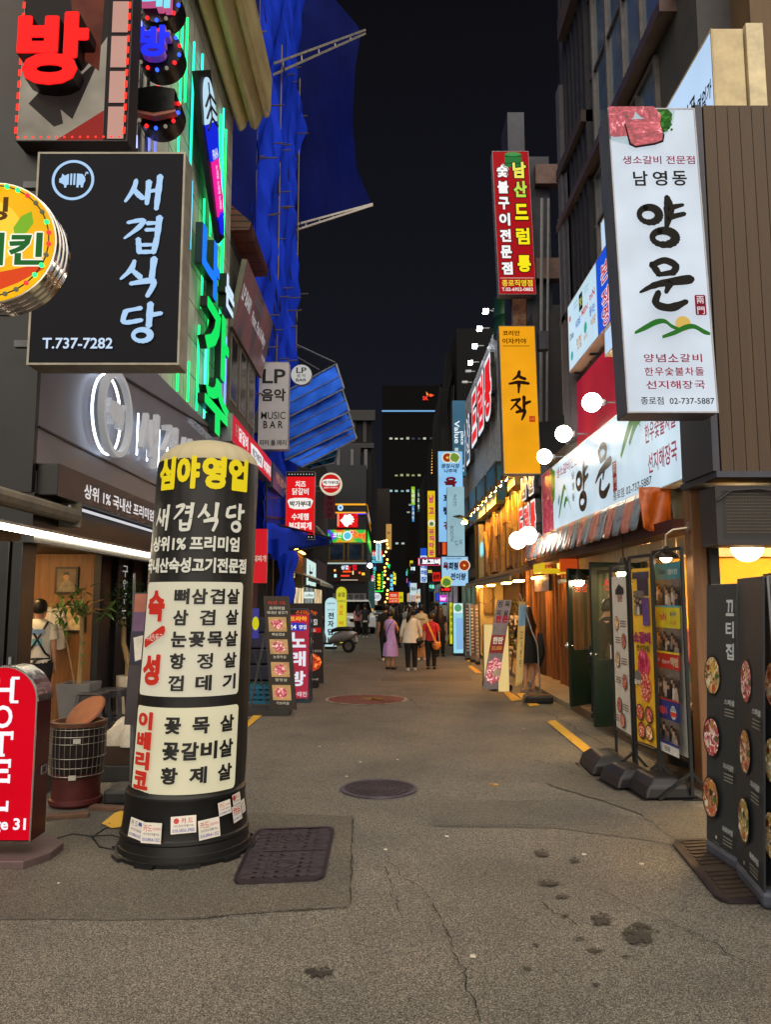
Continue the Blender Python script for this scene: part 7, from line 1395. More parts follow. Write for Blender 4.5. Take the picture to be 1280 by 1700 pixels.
for k in range(3): m.lathe([(.42, 0), (.44, .05), (.42, .4), (.44, .45), (.42, .8)], (2.75, 18.7, 7.55+.0*k), 24)
tt = thing('hanging_drum', 'green oil drum fixed on the pub front behind the orange sign', 'oil drum', (2.75, 18.7, 7.5)); m = MB(); m.lathe([(.4, 0), (.42, .03), (.4, .06), (.4, .45), (.42, .48), (.4, .51), (.4, .92), (.42, .95), (.4, .98)], W(846, 528, 18.8)-V((0, 0, .5)), 28); m.build('drum', D('#1d4a2e', .4, .3), tt, 40)
# orange sign
p = fp(828, 541, 894, 787, 15.2); p.U = V((-.018, 0, 1)).normalized()
t = signbox('orange_sign', 'tall orange light box with brush lettering of an izakaya', 'sign', p, .30, EL('#f0a315', .90, .10, 1.6), D('#7a7468', .45, .3), .012)
OB = E('#3a1a08', .4); p.text('코리안', .34, .05, .48, .036, OB, .025); p.text('이자카야', .42, .105, .66, .038, OB, .025); p.rect(.1, .137, .82, .141, OB); p.brush('수', .5, .385, .56, .15, OB, fat=1.3); p.brush('작', .5, .565, .60, .155, OB, fat=1.3)
p.rect(.74, .615, .90, .655, E('#c8401c', .8), 'seal', r=.01); p.text('수작', .82, .635, .12, .02, E('#f0a030', .9), 0); p.done(t)
# middle distance hanging signs
p = fp(751, 665, 774, 790, 28.4)
t = signbox('value_sign', 'dim blue grey vertical sign with rotated white words high up', 'sign', p, .3, EL('#3f6a82', .8, .15), GREY, .0); wv = E('#e6f0f4', 1)
p.text('Value', .34, .42, .40, .5, wv, .02, rot=1); p.text('place', .72, .50, .34, .38, wv, .02, rot=1); p.rect(.16, .63, .42, .78, E('#c8d8e0', .8)); p.text('프리미엄', .55, .87, .6, .035, wv, .02); p.text('독서실', .55, .925, .6, .035, wv, .02); p.done(t)
p = fp(727, 749, 770, 900, 27.4)
t = signbox('cyan_market_sign', 'tall bright blue lit sign with brush words and two food roundels', 'sign', p, .3, EL('#8cc4f0', .95, .12), GREY, .01)
p.disc(.38, .072, .20, E('#e8e8c0', .9)); p.disc(.38, .072, .16, E('#a8381c', .8)); p.disc(.38, .072, .04, E('#f0d03a', 1)); p.disc(.68, .072, .20, E('#e8e8c0', .9)); p.disc(.68, .072, .16, E('#7a9a3a', .8), wob=.15)
DB = E('#1c2c54', .5); p.text('광장시장', .5, .165, .74, .05, DB, .03, shear=.1); p.text('나주댁', .5, .22, .5, .045, DB, .03, shear=.1); p.text('육', .5, .345, .5, .12, E('#7a1420', .6), .06, shear=.1)
for ch, y, hx in zip('회랑전', (.52, .66, .82), ('#1c2c54', '#1c2c54', '#7a1420')): p.text(ch, .4, y, .4, .09, E(hx, .5), .05)
p.done(t)
p = fp(742, 808, 772, 923, 26.2)
t = signbox('photo_booth_sign', 'pale grey blue light box with thin rotated photo booth words', 'sign', p, .25, EL('#9ac0cc', .85, .12), D('#9aa0a4', .4), .0); tb = E('#4a5a60', .5)
p.text('PHOTO', .45, .2, .2, .17, tb, 0, rot=1); p.text('BOOTH', .26, .68, .2, .22, tb, 0, rot=1); p.text('SE', .78, .80, .16, .07, tb, 0, rot=1); p.text('LF', .52, .82, .16, .07, tb, 0, rot=1); p.done(t)
p = fp(733, 924, 778, 973, 25.8)
t = signbox('square_food_sign', 'square pale blue sign with brush words and bowl roundels', 'sign', p, .25, EL('#9cccf0', .92, .08), GREY, .01)
p.text('광장시장 나주댁', .45, .07, .55, .06, DB, .01); p.text('육회랑', .36, .32, .6, .26, DB, .05, shear=.12); p.text('육', .16, .32, .2, .26, E('#7a1420', .6), .05); p.text('전이랑', .62, .68, .58, .24, DB, .04, shear=.1); p.disc(.85, .3, .2, E('#e8dcc0', .9)); p.disc(.85, .3, .165, E('#a8381c', .8)); p.disc(.85, .3, .04, E('#e8b83a', 1)); p.disc(.18, .85, .19, E('#d8d84a', .9)); p.disc(.18, .87, .13, E('#5a8a3a', .8), wob=.2); p.done(t)
m = MB(); m.bar(p.pt(1, .3, -.1), (RX, 25.9, p.O.z-.35), .06); m.build('bracket', BLK, t)
p = fp(694, 926, 733, 939, 34); t = signbox('white_letter_sign', 'dark sign with large white letters and red bulb edge', 'sign', p, .2, E('#3a1c3a', .7), BLK, .0); p.text('보고비', .56, .5, .78, .7, E('#f4f4f8', 1.2), .06); p.rect(.03, .15, .07, .85, E('#e8e8f0', 1)); p.frame(0, 0, 1, 1, .035, E('#d83a5a', 1)); p.done(t)
p = fp(710, 815, 723, 925, 40); t = signbox('yellow_character_sign', 'narrow tall yellow lit sign with pink letters and a round badge', 'sign', p, .2, EL('#e8c21c', .9, .1), GREY, .0)
for ch, y in zip('남고', (.12, .30)): p.text(ch, .5, y, .7, .14, E('#c83a6a', .9), .05)
p.disc(.5, .49, .19, E('#f0e8d0', .9)); p.disc(.5, .5, .11, E('#5a8a3a', .8)); 
for ch, y in zip('뮤직타운', (.62, .72, .82, .93)): p.text(ch, .5, y, .7, .085, E('#c83a6a', .9), .05)
p.done(t)
p = fp(698, 910, 709, 967, 42); t = signbox('haejang_sign', 'blue over white vertical sign with blue letters', 'sign', p, .2, EL('#cfe6f8', .95), GREY, .0); p.rect(0, 0, 1, .22, E('#1c50c8', 1)); p.col('모래해장', .5, .24, 1, .95, E('#1c50b8', .9), .04); p.done(t)
for (u0, v0, u1, v1, Y, face, txt, tc, label, s) in (
    (733, 897, 742, 922, 27.6, '#e8521c', '', '#ffffff', 'small plain orange lit panel below the tall blue sign', 1), (726, 899, 733, 923, 27.8, '#5a1c2a', '', '#ffffff', 'small dark maroon panel beside the orange lit panel', .7),
    (731, 974, 749, 983, 35, '#1a0c10', '노래방', '#ff2a2a', 'red neon karaoke sign low over the street', 1), (718, 950, 731, 965, 44, '#c8241c', '곱창', '#3a0c0c', 'small square red lit sign deep in the street', 1.1),
    (710, 942, 718, 955, 50, '#1c1c1c', '호프', '#e8d84a', 'small black sign with yellow letters deep in the street', 1), (681, 968, 692, 988, 60, '#c8dce0', '국수', '#3a5a5a', 'pale cyan lit sign box left of the black pillar', .9), (690, 985, 698, 998, 58, '#d8ccb0', '갈비', '#8a2a1c', 'cream lit sign with red words left of the black pillar', .9),
    (723, 984, 730, 998, 45, '#2a4ad0', '', '#fff', 'blue lit shop panel right of the black pillar', 1), (730, 988, 742, 999, 40, '#c84ac8', 'bar', '#f8d0f0', 'pink lit sign right of the black pillar', 1), (729, 999, 742, 1004, 40.2, '#5ab8f0', '', '#fff', 'light blue strip under the pink lit sign', 1),
    (712, 966, 722, 982, 48, '#1c2a2c', '미용', '#7af0d0', 'turquoise neon on a black sign deep in the street', 1.2), (681, 935, 690, 953, 70, '#101418', '모텔', '#d8f0f8', 'black sign with white lit words deep in the street', 1.2)):
    p = fp(u0, v0, u1, v1, Y); t = signbox('hanging_sign', label, 'sign', p, .2, EL(face, s, .08) if s > .85 and face[1] != '1' else E(face, s), BLK, .0, 'small hanging signs deep in the street'); (p.text(txt, .5, .5, .84, .6, E(tc, 1.2), .05) if txt else p.frame(0.0, 0, 1, 1, .03, E('#201c20', .3))); p.done(t)
# right hand buildings from 33 m to the end, with rough netting and wires
C5 = thing('far_row_building', 'dark building behind the hanging signs, draped with grey sheeting', 'building', (6, 42, 0))
m = MB(); m.box(RX-.1, 9, 33.6, 52, 0, 14); m.build('wall', D('#111215', .9, spec=.2), C5)
m = MB(); ya, yb = 33.5, 47
def drape(a, b): Y = 34+a*11; return (RX-.2-.3*abs(sin(a*9+b*4))*(.4+b*.5)-.12*sin(b*3.1), Y, 8.3+b*4.6+.4*sin(a*14))
m.grid(drape, 30, 24); m.build('grey_sheeting', D('#1c1d20', .9, var=.5, scale=1.2), C5, True)
m = MB()
for k in range(7): m.tube([(RX-.15-.06*k, 33.4+.3*k, 6), (RX-.3-.05*k, 33.6+.4*k, 10), (RX-.2-.08*k, 34+.2*k, 11.5)], .02, 5)
m.build('cable', D('#2a2b30', .8), C5)
C6 = thing('end_row_building', 'far right row building with lit little signs on its corner', 'building', (6, 75, 0)); m = MB(); xx = W(700, 900, 54).x; m.box(xx+.3, 12, 56, 100, 0, 11); m.box(W(712, 760, 54).x, 12, 53, 56, 0, W(712, 740, 54).z); m.build('wall', D('#121317', .9, spec=.2), C6)
p = fp(713, 742, 728, 790, 52.9)
for k in range(9): p.disc(.35-.012*k, .1+.1*k, .045, EL('#ffc06a', 2), 'bulb', n=8)
p.done(C6)
for i, (u0, v0, u1, v1, hx) in enumerate(((683, 808, 689, 838, '#9ad02a'), (684, 838, 688, 866, '#4a8ac8'), (693, 812, 699, 850, '#2a5a4a'), (699, 815, 707, 828, '#c8b83a'), (700, 828, 705, 866, '#7a2a1c'))):
    p = fp(u0, v0, u1, v1, 62+i); t = signbox('corner_sign', ['lime green', 'blue', 'dark green', 'olive yellow', 'dark red'][i]+' lit vertical sign high at the far right corner', 'sign', p, .3, E(hx, .8, .3, 3), BLK, .0, 'small hanging signs deep in the street'); p.col('노래방', .5, .1, .9, .8, E('#f0f0e0', .9), .02); p.done(t)
# left end row beyond the karaoke building
D1 = thing('left_end_building', 'tall dark stone corner building beyond the karaoke bar', 'building', (-6, 75, 0)); m = MB(); xe = W(618, 800, 66).x; m.box(-12, xe, 62, 110, 0, W(600, 683, 62).z); m.build('wall', D('#16171a', .9, spec=.2), D1)
m = MB()
for k in range(4): m.box(xe-3.4+.9*k, xe-3.1+.9*k, 61.8, 62, W(600, 735, 62).z, W(600, 700, 62).z)
m.box(-12, xe+.2, 61.6, 62, W(600, 745, 62).z, W(600, 737, 62).z); m.box(-12, xe+.3, 61.5, 62, W(600, 700, 62).z, W(600, 683, 62).z); m.build('stone_order', D('#2c2c2e', .8), D1)
D2 = thing('left_end_building', 'plain grey brown block beyond the stone corner building', 'building', (-6, 120, 0)); m = MB(); xa, xb = W(612, 820, 112).x, W(647, 820, 112).x; m.box(xa-10, xb, 112, 150, 0, W(630, 811, 112).z); m.build('wall', D('#231f1c', .9, spec=.2), D2)
p = fp(641, 870, 650, 912, 100); t = signbox('tan_blade_sign', 'tan lit vertical blade sign before the grey brown block', 'sign', p, .5, EL('#c8964a', .8), BLK, .0); p.text('IN', .5, .35, .5, .1, E('#3a2a1c', .5), .02); p.done(t)
p = fp(624, 902, 633, 931, 50); p.O.x += .0; t = signbox('photoism_sign', 'pale cyan vertical sign with rotated dark lowercase word', 'sign', p, .25, EL('#b8e6f0', .95), BLK, .0); p.text('photoism', .5, .5, .7, .9, E('#2a4a54', .4), .01, rot=1); p.done(t)
p = fp(621, 948, 636, 983, 54); t = signbox('neon_frame_sign', 'black sign with yellow letters in a green bulb frame', 'sign', p, .25, E('#14180c', .6), BLK, .0); p.col('황태칼국수', .55, .12, .9, .55, EL('#f0e41c', 1.2), .05)
for k in range(9):
    for x in (.06, .96): p.disc(x, .06+.11*k, .05, E('#2ae84a', 1.5), 'bulb', n=8)
for k in range(6): p.disc(.1+.16*k, .96, .05, E('#2ae84a', 1.5), 'bulb', n=8)
p.done(t)
t, p = roundsign(626, 991, 6.6, 52, 'round_white_sign', 'round white lit sign over the parked grey car', GREY, EL('#dfeaf0', .95)); p.text('소담', .5, .35, .6, .25, INK, .02); p.text('칼국수', .5, .62, .7, .25, INK, .02); p.done(t)
c = W(614, 939, 48.5); t = thing('ball_lamp', 'cool white ball lamp at the corner of the karaoke building', 'lamp', tuple(c)); MB().ball(c, .16, 14).build('globe', EL('#f4f8ff', 6), t, True); MB().bar(c, (XR_-.05, 47, c.z), .04).build('arm', BLK, t)
p = fp(645, 983, 662, 1001, 70); t = signbox('orange_cube_sign', 'big orange and yellow lit box sign over the crowd', 'sign', p, .9, EL('#e0481c', .9), D('#b89a1c', .5), .0); p.text('FOOD', .5, .3, .6, .25, E('#f4e8e0', .9), .02); p.text('포차거리', .5, .62, .8, .14, E('#f4e0a0', .9), .02); p.text('노래 맥주', .5, .84, .8, .12, E('#f4e8e0', .9), .02)
p.done(t); q = Panel(p.pt(1, 0, .0)+V((.002, .05, 0)), V((.75, .66, 0)), (0, 0, 1), .55, p.h); q.rect(0, 0, 1, 1, EL('#d8c81c', .9), 'side_face'); q.text('포차', .5, .5, .7, .4, INK, .02); q.done(t)
for (u, v0, v1, hx, label, ch) in ((650, 952, 982, '#6ac8f0', 'blue neon letters in a vertical row left of the street', '수원갈비'), (655, 948, 972, '#e8e03a', 'yellow neon letters in a vertical row left of the street', '노래빠'), (645, 932, 948, '#2ae88a', 'short green neon word left of the street', '약')):
    p = fp(u-2.5, v0, u+2.5, v1, 66); t = thing('neon_letters', label, 'neon sign', tuple(p.pt(.5, 1))); slab(p, .1).build('backing', BLK, t); p.col(ch, .5, .02, .98, 1, EL(hx, 1.4), .05); p.done(t)
p = fp(612, 965, 622, 1030, 50.5); t = thing('glass_porch', 'tall pale green glass porch at the corner of the karaoke bar', 'porch', tuple(p.pt(.5, 1))); p.rect(0, 0, 1, .7, E('#2c4a48', .8, .3, 2), 'glass'); p.done(t)
t = thing('string_lights', 'warm bulb string hanging down beside the pale cyan sign', 'string lights', tuple(W(640, 1000, 60))); wr = []
random.seed(5)
for k in range(34):
    q = W(641+random.uniform(-4, 4)-(k > 25)*0, 897+k*3.2, 58+random.uniform(-.5, .5)); wr.append(q); MB().ball(q, .075, 6).build('bulb', EL('#ffb84a', 5), t, True) if k % 2 == 0 else None
for k in range(6): q = W(622+k*4, 899+1.2*sin(k), 57); wr.insert(0, q); MB().ball(q, .07, 6).build('bulb', EL('#ffd89a', 5), t, True)
MB().tube(wr, .01, 4).build('wire', BLK, t)
p = fp(611, 1006, 620, 1033, 58); t = signbox('amber_panel', 'amber lit shop panel behind the parked grey car', 'sign', p, .1, EL('#f0a01c', 1.0, .3, 3), BLK, .0); p.done(t)
# tower with lit windows far away
T = thing('office_tower', 'huge dark office tower at the end with a few lit windows and a red logo', 'tower', (10, 330, 0)); YT = 330
xa, xb = W(634, 700, YT).x, W(806, 700, YT).x; m = MB(); m.box(xa, xb+20, YT, YT+60, 0, W(700, 640, YT).z); m.build('wall', D('#040405', .9, var=.1, spec=.1), T)
p = fp(634, 681, 744, 683.6, YT-.5); p.rect(0, 0, 1, 1, E('#7ab4e8', .75), 'light_line'); p.done(T)
p = fp(700, 649, 722, 665, YT-.5); p.text('SK', .3, .75, .45, .42, E('#ff3c2c', 1), .03, 'logo'); p.poly([(.34, .05), (.56, .38), (.38, .5)], E('#ff8a2c', 1), 'logo'); p.poly([(.52, .5), (.66, .28), (.96, .45), (.7, .62)], E('#ff5a2c', 1), 'logo'); p.done(T)
random.seed(9)
for v, us, hx in ((728, (649, 658, 667, 677, 705), '#c8ccb8'), (789, (658, 667, 677, 686, 696), '#a8b078'), (815, (649, 658, 668, 677), '#9ac0c8'), (902, (659, 669), '#c8d8d8'), (728, (686, 696, 716), '#3a3e44'), (838, (681,), '#8a98a0'), (850, (678,), '#a8b4a8')):
    for u in us: q = fp(u-2.4, v-random.uniform(.8, 2.6), u+2.4, v+1.6, YT-.5); q.rect(0, 0, 1, 1, E(hx, random.uniform(.6, 1)), 'lit_window'); q.done(T)
c = W(705, 1010, 36); t = thing('dark_balloon_sign', 'tall plain black balloon pillar seen from behind above the walkers', 'advertising balloon', (c.x, 36, 0)); zt_ = W(705, 968, 36).z
m = MB(); m.lathe([(.2, 0), (.24, .02), (.22, .4), (.20, .45), (.19, zt_-.12), (.15, zt_-.03), (.05, zt_)], (c.x, 36, 0), 24); m.build('sleeve', D('#0c0c0e', .6), t, 40); MB().lathe([(.25, 0), (.25, .06)], (c.x, 36, 0), 20).build('base_drum', BLK, t)
# ---- more small lit signs deep in the street, both sides
random.seed(31); CN = [('white', '#dfe8ee', '#1c2a3a'), ('yellow', '#e8cf2a', '#3a1c0c'), ('red', '#d8281c', '#f4e8e0'), ('cyan', '#6ad0e8', '#0c2a3a'), ('green', '#2ac85a', '#f0f4e0'), ('orange', '#f08a1c', '#2a1206'), ('pink', '#e85aa8', '#fff0f8'), ('blue', '#2a5ae0', '#e8f0ff'), ('violet', '#7a4ae0', '#f0e8ff'), ('warm white', '#f4dca8', '#4a2a12')]
WDS = ['호프', '국수', '노래', '갈비', '치킨', '커피', '포차', '주점', '곱창', '회집', '분식', '당구']; used = set()
for i in range(46):
    side = 'left' if i % 2 else 'right'; Y = random.uniform(62, 108); cn, fh, th = random.choice(CN); sh = random.choice(('tall', 'square', 'wide')); wd_ = random.choice(WDS); key = (cn, sh, side)
    if key in used: continue
    used.add(key); w, h = {'tall': (.6, 2.0), 'square': (.95, .95), 'wide': (1.5, .6)}[sh]; z = random.choice((2.4, 3.0, 3.8, 5.2)) + random.uniform(-.3, .4)
    xw = (-.7-.016*Y if side == 'left' else 3.05+.012*Y); x0 = xw-(0 if side == 'left' else w)
    p = Panel((x0, Y, z+h), (1, 0, 0), (0, 0, 1), w, h); p.step = .004; nm = {'left': 'behind the karaoke bar', 'right': 'on the hanging food signs side'}[side]
    t = signbox('hanging_sign', f'{sh} {cn} lit sign far up the street {nm}', 'sign', p, .25, EL(fh, random.uniform(.75, 1.1), .1), BLK, .0, 'small hanging signs deep in the street')
    (p.col(wd_, .5, .05, .95, .85, E(th, .9), .04) if sh == 'tall' else p.text(wd_, .5, .5, .8, .6, E(th, .9), .04)); p.done(t); MB().bar((xw-.05, Y+.1, z+h*.7), (xw+(.8 if side == 'right' else -1.2), Y+.1, z+h*.7), .06).build('bracket', BLK, t)
for k in range(7):
    y0 = 56+k*6.5; p = rp(3.16+.0*k, y0, y0+5.5, 2.7, .3) if False else rp(W(700, 900, 54).x+.28, y0, y0+5.5, 2.8, .3); p.step = .004; p.rect(0, 0, 1, 1, EL(['#f4d8a0', '#d0e4f0', '#f0b868', '#e8c8d8', '#f4e0b8', '#b8d8e8', '#f0c080'][k], .8, .5, .7), 'shop_window'); [p.rect(j/4-.02, 0, j/4+.02, 1, BLK, 'mullion') for j in range(5)]; p.done(C6)
    p = lp(W(618, 800, 66).x+.02, 63+k*6.5, 68+k*6.5, 2.8, .3); p.step = .004; p.rect(0, 0, 1, 1, EL(['#f0c070', '#f4e4c0', '#d8b0e0', '#f0a850', '#e0e8f0', '#f4d090', '#e8b060'][k], .8, .5, .7), 'shop_window'); [p.rect(j/4-.02, 0, j/4+.02, 1, BLK, 'mullion') for j in range(5)]; p.done(D1)
# ---- right pavement: signs and stands
def standpanel(u0, v0, u1, v1, Y, tilt, face, label, name, prints=None, dep=.18, yaw=0, cat='sign', case=GREY):
    a = W(u0, v0, Y); b = W(u1, v1, Y); p = Panel((a.x, Y+tilt, a.z), (cos(yaw), sin(yaw), 0), V((0, tilt/(a.z), 1)), (b.x-a.x)/cos(yaw), a.z-.08); t = signbox(name, label, cat, p, dep, face, case, .01)
    if prints: prints(p)
    p.done(t); q = p.pt(.5, 1); MB().box(q.x-p.w*.5, q.x+p.w*.5, q.y-.1, q.y+.3, 0, .08).build('foot', BLK, t); return t
standpanel(752, 1001, 770, 1088, 25.5, 0, EL('#9ad8e8', .95, .1), 'standing sign with pale cyan lit panels by the kerb', 'lit_stand_sign', lambda p: (p.rect(.05, .02, .95, .2, E('#e0f4ec', .9)), p.disc(.5, .1, .12, E('#5aa87a', .8)), p.rect(.3, .3, .95, .92, E('#8ab8e8', .9))), .3)
standpanel(772, 1002, 784, 1088, 24.3, 0, EL('#a8dce8', .85, .1), 'second standing sign with cyan lit panels, nearer than the first', 'lit_stand_sign', None, .25)
for u, Y, hx, lb in ((777, 23.6, '#4a4448', 'dark slim banner leaning at the kerb, leftmost of the folded cluster'), (785, 22.8, '#6a5a50', 'brown slim banner leaning at the kerb in the folded cluster'), (793, 22.0, '#8a7a6a', 'tan slim banner leaning at the kerb, rightmost of the folded cluster')):
    standpanel(u-4, 1003, u+4, 1090, Y, .15, D(hx, .6, var=.6, scale=12), lb, 'slim_banner', lambda p: [p.rect(.2, .08+.06*k, .8, .10+.06*k, D('#c8c0b0', .6)) for k in range(14)], .03, 0, 'banner')
standpanel(746, 1000, 752, 1060, 31, 0, EL('#d8d42a', .9), 'narrow yellow lit standing sign with black words', 'yellow_stand_sign', lambda p: p.col('소곱창모둠', .6, .05, .8, .8, INK, .02), .3)
standpanel(729, 1004, 744, 1062, 33, .3, D('#b8b8ae', .6), 'plain white board leaning beside the yellow lit sign', 'white_board', None, .05, 0, 'board')
c = G(748, 1072); t = thing('folding_frame', 'yellow folding sign frame lying low at the kerb', 'sign frame', tuple(c)); m = MB(); m.bar((c.x-.2, c.y-.2, .02), (c.x+.15, c.y+.3, .75), .05); m.bar((c.x+.3, c.y-.1, .02), (c.x+.15, c.y+.3, .75), .05); m.bar((c.x-.05, c.y, .3), (c.x+.22, c.y+.1, .3), .04); m.build('frame', D('#b8962a', .5), t)
CR = '#e8c884'
def lightboard(u0, u1, v0, Y, label, yaw):
    a = W(u0, v0, Y); b = W(u1, v0, Y); p = Panel((a.x, Y, a.z), (cos(yaw), sin(yaw), 0), V((.02, .1, 1)), (b.x-a.x)/cos(yaw), a.z-.06); t = signbox('light_board', label, 'light panel', p, .10, EL(CR, .9, .06), D('#8a7a5a', .5), .008, 'cream light boards by the bark front'); p.done(t)
lightboard(803, 819, 1036, 15.3, 'cream lit board behind the tilted meat banner, left one', .1); lightboard(826, 845, 1039, 14.9, 'cream lit board behind the tilted meat banner, right one', .1)
# tilted banner with stand
c = G(826, 1138); p = Panel(W(826, 996, 14.2), V((.97, -.1, 0)), V((.20, .12, 1)).normalized(), .26, 1.62)
t = signbox('tilted_banner', 'slanted pork banner with grey head and red middle on a stand', 'banner', p, .02, D('#7d7278', .6), BLK, .0)
for k, ch in enumerate('진짜'): p.text(ch, .25, .05+.10*k, .32, .07, INK, .03)
for k, ch in enumerate('목살'): p.text(ch, .75, .05+.10*k, .32, .07, INK, .03)
p.text('한', .3, .22, .4, .08, E('#c8283a', .5), .05); p.text('돈', .75, .22, .4, .08, E('#c8283a', .5), .05); p.rect(0, .40, 1, .60, D('#8a1c1c', .6)); p.text('한판', .5, .46, .7, .08, WHT, .04); p.text('20,000', .5, .55, .7, .05, D('#d8962a', .5), .02); p.disc(.55, .8, .14, MEAT, 'photo', wob=.15, sy=1.6); p.disc(.8, .82, .07, D('#b8a084', .5), 'photo'); p.done(t)
q = G(840, 1140); m = MB(); m.tube([(q.x-.05, q.y+.25, .06), (q.x+.03, q.y+.3, 1.5)], .012, 6); m.box(q.x-.45, q.x-.05, q.y-.05, q.y+.35, 0, .09); m.build('stand', D('#1c1c1e', .5), t, bevel=.01)
q = G(833, 1147); m = MB(); m.box(q.x-.22, q.x+.22, q.y, q.y+.35, .0, .13); m.build('weight', BASEM, t, bevel=.04)
# slim banner on a pole with weight
q = G(893, 1169); t = thing('pole_banner', 'banner seen edge on, held by a thin pole in a black weight', 'banner stand', tuple(q))
m = MB(); m.box(q.x-.2, q.x+.28, q.y, q.y+.35, .0, .14); m.build('weight', BASEM, t, bevel=.04); m = MB(); m.tube([(q.x+.08, q.y+.15, .1), (q.x+.05, q.y+.15, 1.0), (q.x-.04, q.y+.2, 1.25), (q.x-.22, q.y+.3, 1.9)], .013, 8); m.tube([(q.x+.07, q.y+.15, .7), (q.x-.25, q.y+.05, .02)], .008, 5); m.tube([(q.x+.06, q.y+.15, .62), (q.x-.1, q.y+.5, .02)], .008, 5); m.build('pole', STEEL, t)
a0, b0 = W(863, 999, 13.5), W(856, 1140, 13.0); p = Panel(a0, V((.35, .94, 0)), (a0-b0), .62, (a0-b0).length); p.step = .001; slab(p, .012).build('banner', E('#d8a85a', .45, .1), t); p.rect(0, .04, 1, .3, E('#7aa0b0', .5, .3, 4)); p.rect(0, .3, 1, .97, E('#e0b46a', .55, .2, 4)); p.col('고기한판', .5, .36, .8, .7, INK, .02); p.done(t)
# utility pole and street lamp
c = V(((792-640)/1280*24.4, 24.4, 0)); t = thing('utility_pole', 'slim dark gilt street pole carrying a lamp head over the road', 'street lamp', (c.x, c.y, 0)); zt_ = W(790, 868, c.y).z
m = MB(); m.tube([(c.x, c.y, 0), (c.x-.02, c.y, zt_)], [.07, .05], 10); m.build('pole', D('#5a4a2c', .5, .4), t); m = MB(); a = W(752, 858, c.y-1.5); m.tube([(c.x, c.y, zt_-.05), (c.x-.3, c.y-.5, zt_+.02), (a.x+.3, a.y, a.z-.05)], .03, 8); m.build('arm', D('#3a3a3c', .5), t)
m = MB(); b = W(770, 864, c.y-1.5); m.prism([(a.x, a.y-.1, a.z+.02), (a.x+.2, a.y-.14, a.z+.05), (b.x+.1, b.y-.14, b.z+.08), (b.x+.12, b.y-.1, b.z-.02), (a.x+.3, a.y-.1, a.z-.06)], (0, .3, 0)); m.build('lamp_head', D('#2c2e30', .4, .3), t, bevel=.02); MB().box(b.x-.05, b.x+.1, b.y-.06, b.y+.1, b.z-.1, b.z-.03).build('bulb', EL('#ffd86a', 40), t)
m = MB(); m.tube([W(795, 1000, c.y-.2), W(810, 1003, c.y-1), W(822, 992, c.y-2)], .01, 5); m.build('cable', BLK, t)
# white corner shop between slat pub and pole
C7 = thing('cream_shop', 'narrow cream painted shop end wall beyond the wood slat pub', 'building', (4, 25, 0)); p = fp(795, 870, 815, 1075, 25.0); m = MB(); m.box(p.O.x, RX+.5, 25.0, 25.2, 0, p.O.z); m.build('wall', D('#b8b08a', .6, var=.15), C7); m = MB(); a = W(803, 976, 24.95); m.box(a.x, a.x+.28, 24.9, 25.0, a.z-.8, a.z); m.build('notice_board', D('#7a6a4c', .6), C7)
p = fp(797, 898, 803, 926, 24.95); p.poly([(0, .3), (.5, 0), (1, .25), (1, .9), (.6, .7), (.5, 1), (0, .8)], EL('#8ae0f0', 1.2), 'neon'); p.done(C7); m = MB(); m.box(W(790, 940, 26).x, RX, 25.3, 33, 2.6, 2.9); m.build('canopy', D('#5a544c', .6), C7)
p = rp(3.25, 25.6, 33, 2.5, .3); p.rect(0, 0, 1, 1, E('#4a6a5a', .6, .6, 1.5), 'shop_window'); 
for k in range(5): p.rect(k/4-.02, 0, k/4+.02, 1, BLK, 'mullion')
p.done(C7)
p = rp(RX-.11, 34, 51, 2.8, .3); p.rect(0, 0, 1, 1, E('#6a6a70', .6, .8, .8), 'shop_window')
for k in range(8): p.rect(k/7-.015, 0, k/7+.015, 1, BLK, 'mullion')
p.done(C5)
# flower stand by the bark front
c = G(846, 1128); c.z = .10; t = thing('flower_stand', 'tall congratulation flower stand of green leaves and pale blooms', 'flower stand', (c.x+.35, c.y+.9, .1)); x, y = c.x+.35, c.y+.9
m = MB(); m.tube([(x-.15, y, .1), (x, y, 1.7)], .02, 6); m.tube([(x+.18, y, .1), (x, y, 1.7)], .02, 6); m.build('easel', D('#5a4a34', .6), t); m = MB(); random.seed(2)
for k in range(260): d = rdir(-.9); zc = random.choice([1.55, 1.2, .75]); leaf(m, V((x+d.x*.24, y+d.y*.16-.05, zc+d.z*.22)), rdir(-.6), random.uniform(.08, .16), random.uniform(.02, .04))
m.build('foliage', D('#5a6a24', .5, var=.5), t); m = MB()
for k in range(40): d = rdir(-.6); m.ball((x+d.x*.2, y-.14+d.y*.1, random.choice([.55, .7, 1.3])+d.z*.15), random.uniform(.025, .05), 7)
m.build('bloom', D('#b8a898', .6, var=.3), t, True); p = Panel((x-.1, y-.25, 1.42), (1, 0, 0), (0, 0, 1), .18, .22); p.rect(0, 0, 1, 1, D('#c8c4bc', .6), 'card'); p.disc(.5, .6, .05, INK, 'card'); p.done(t)
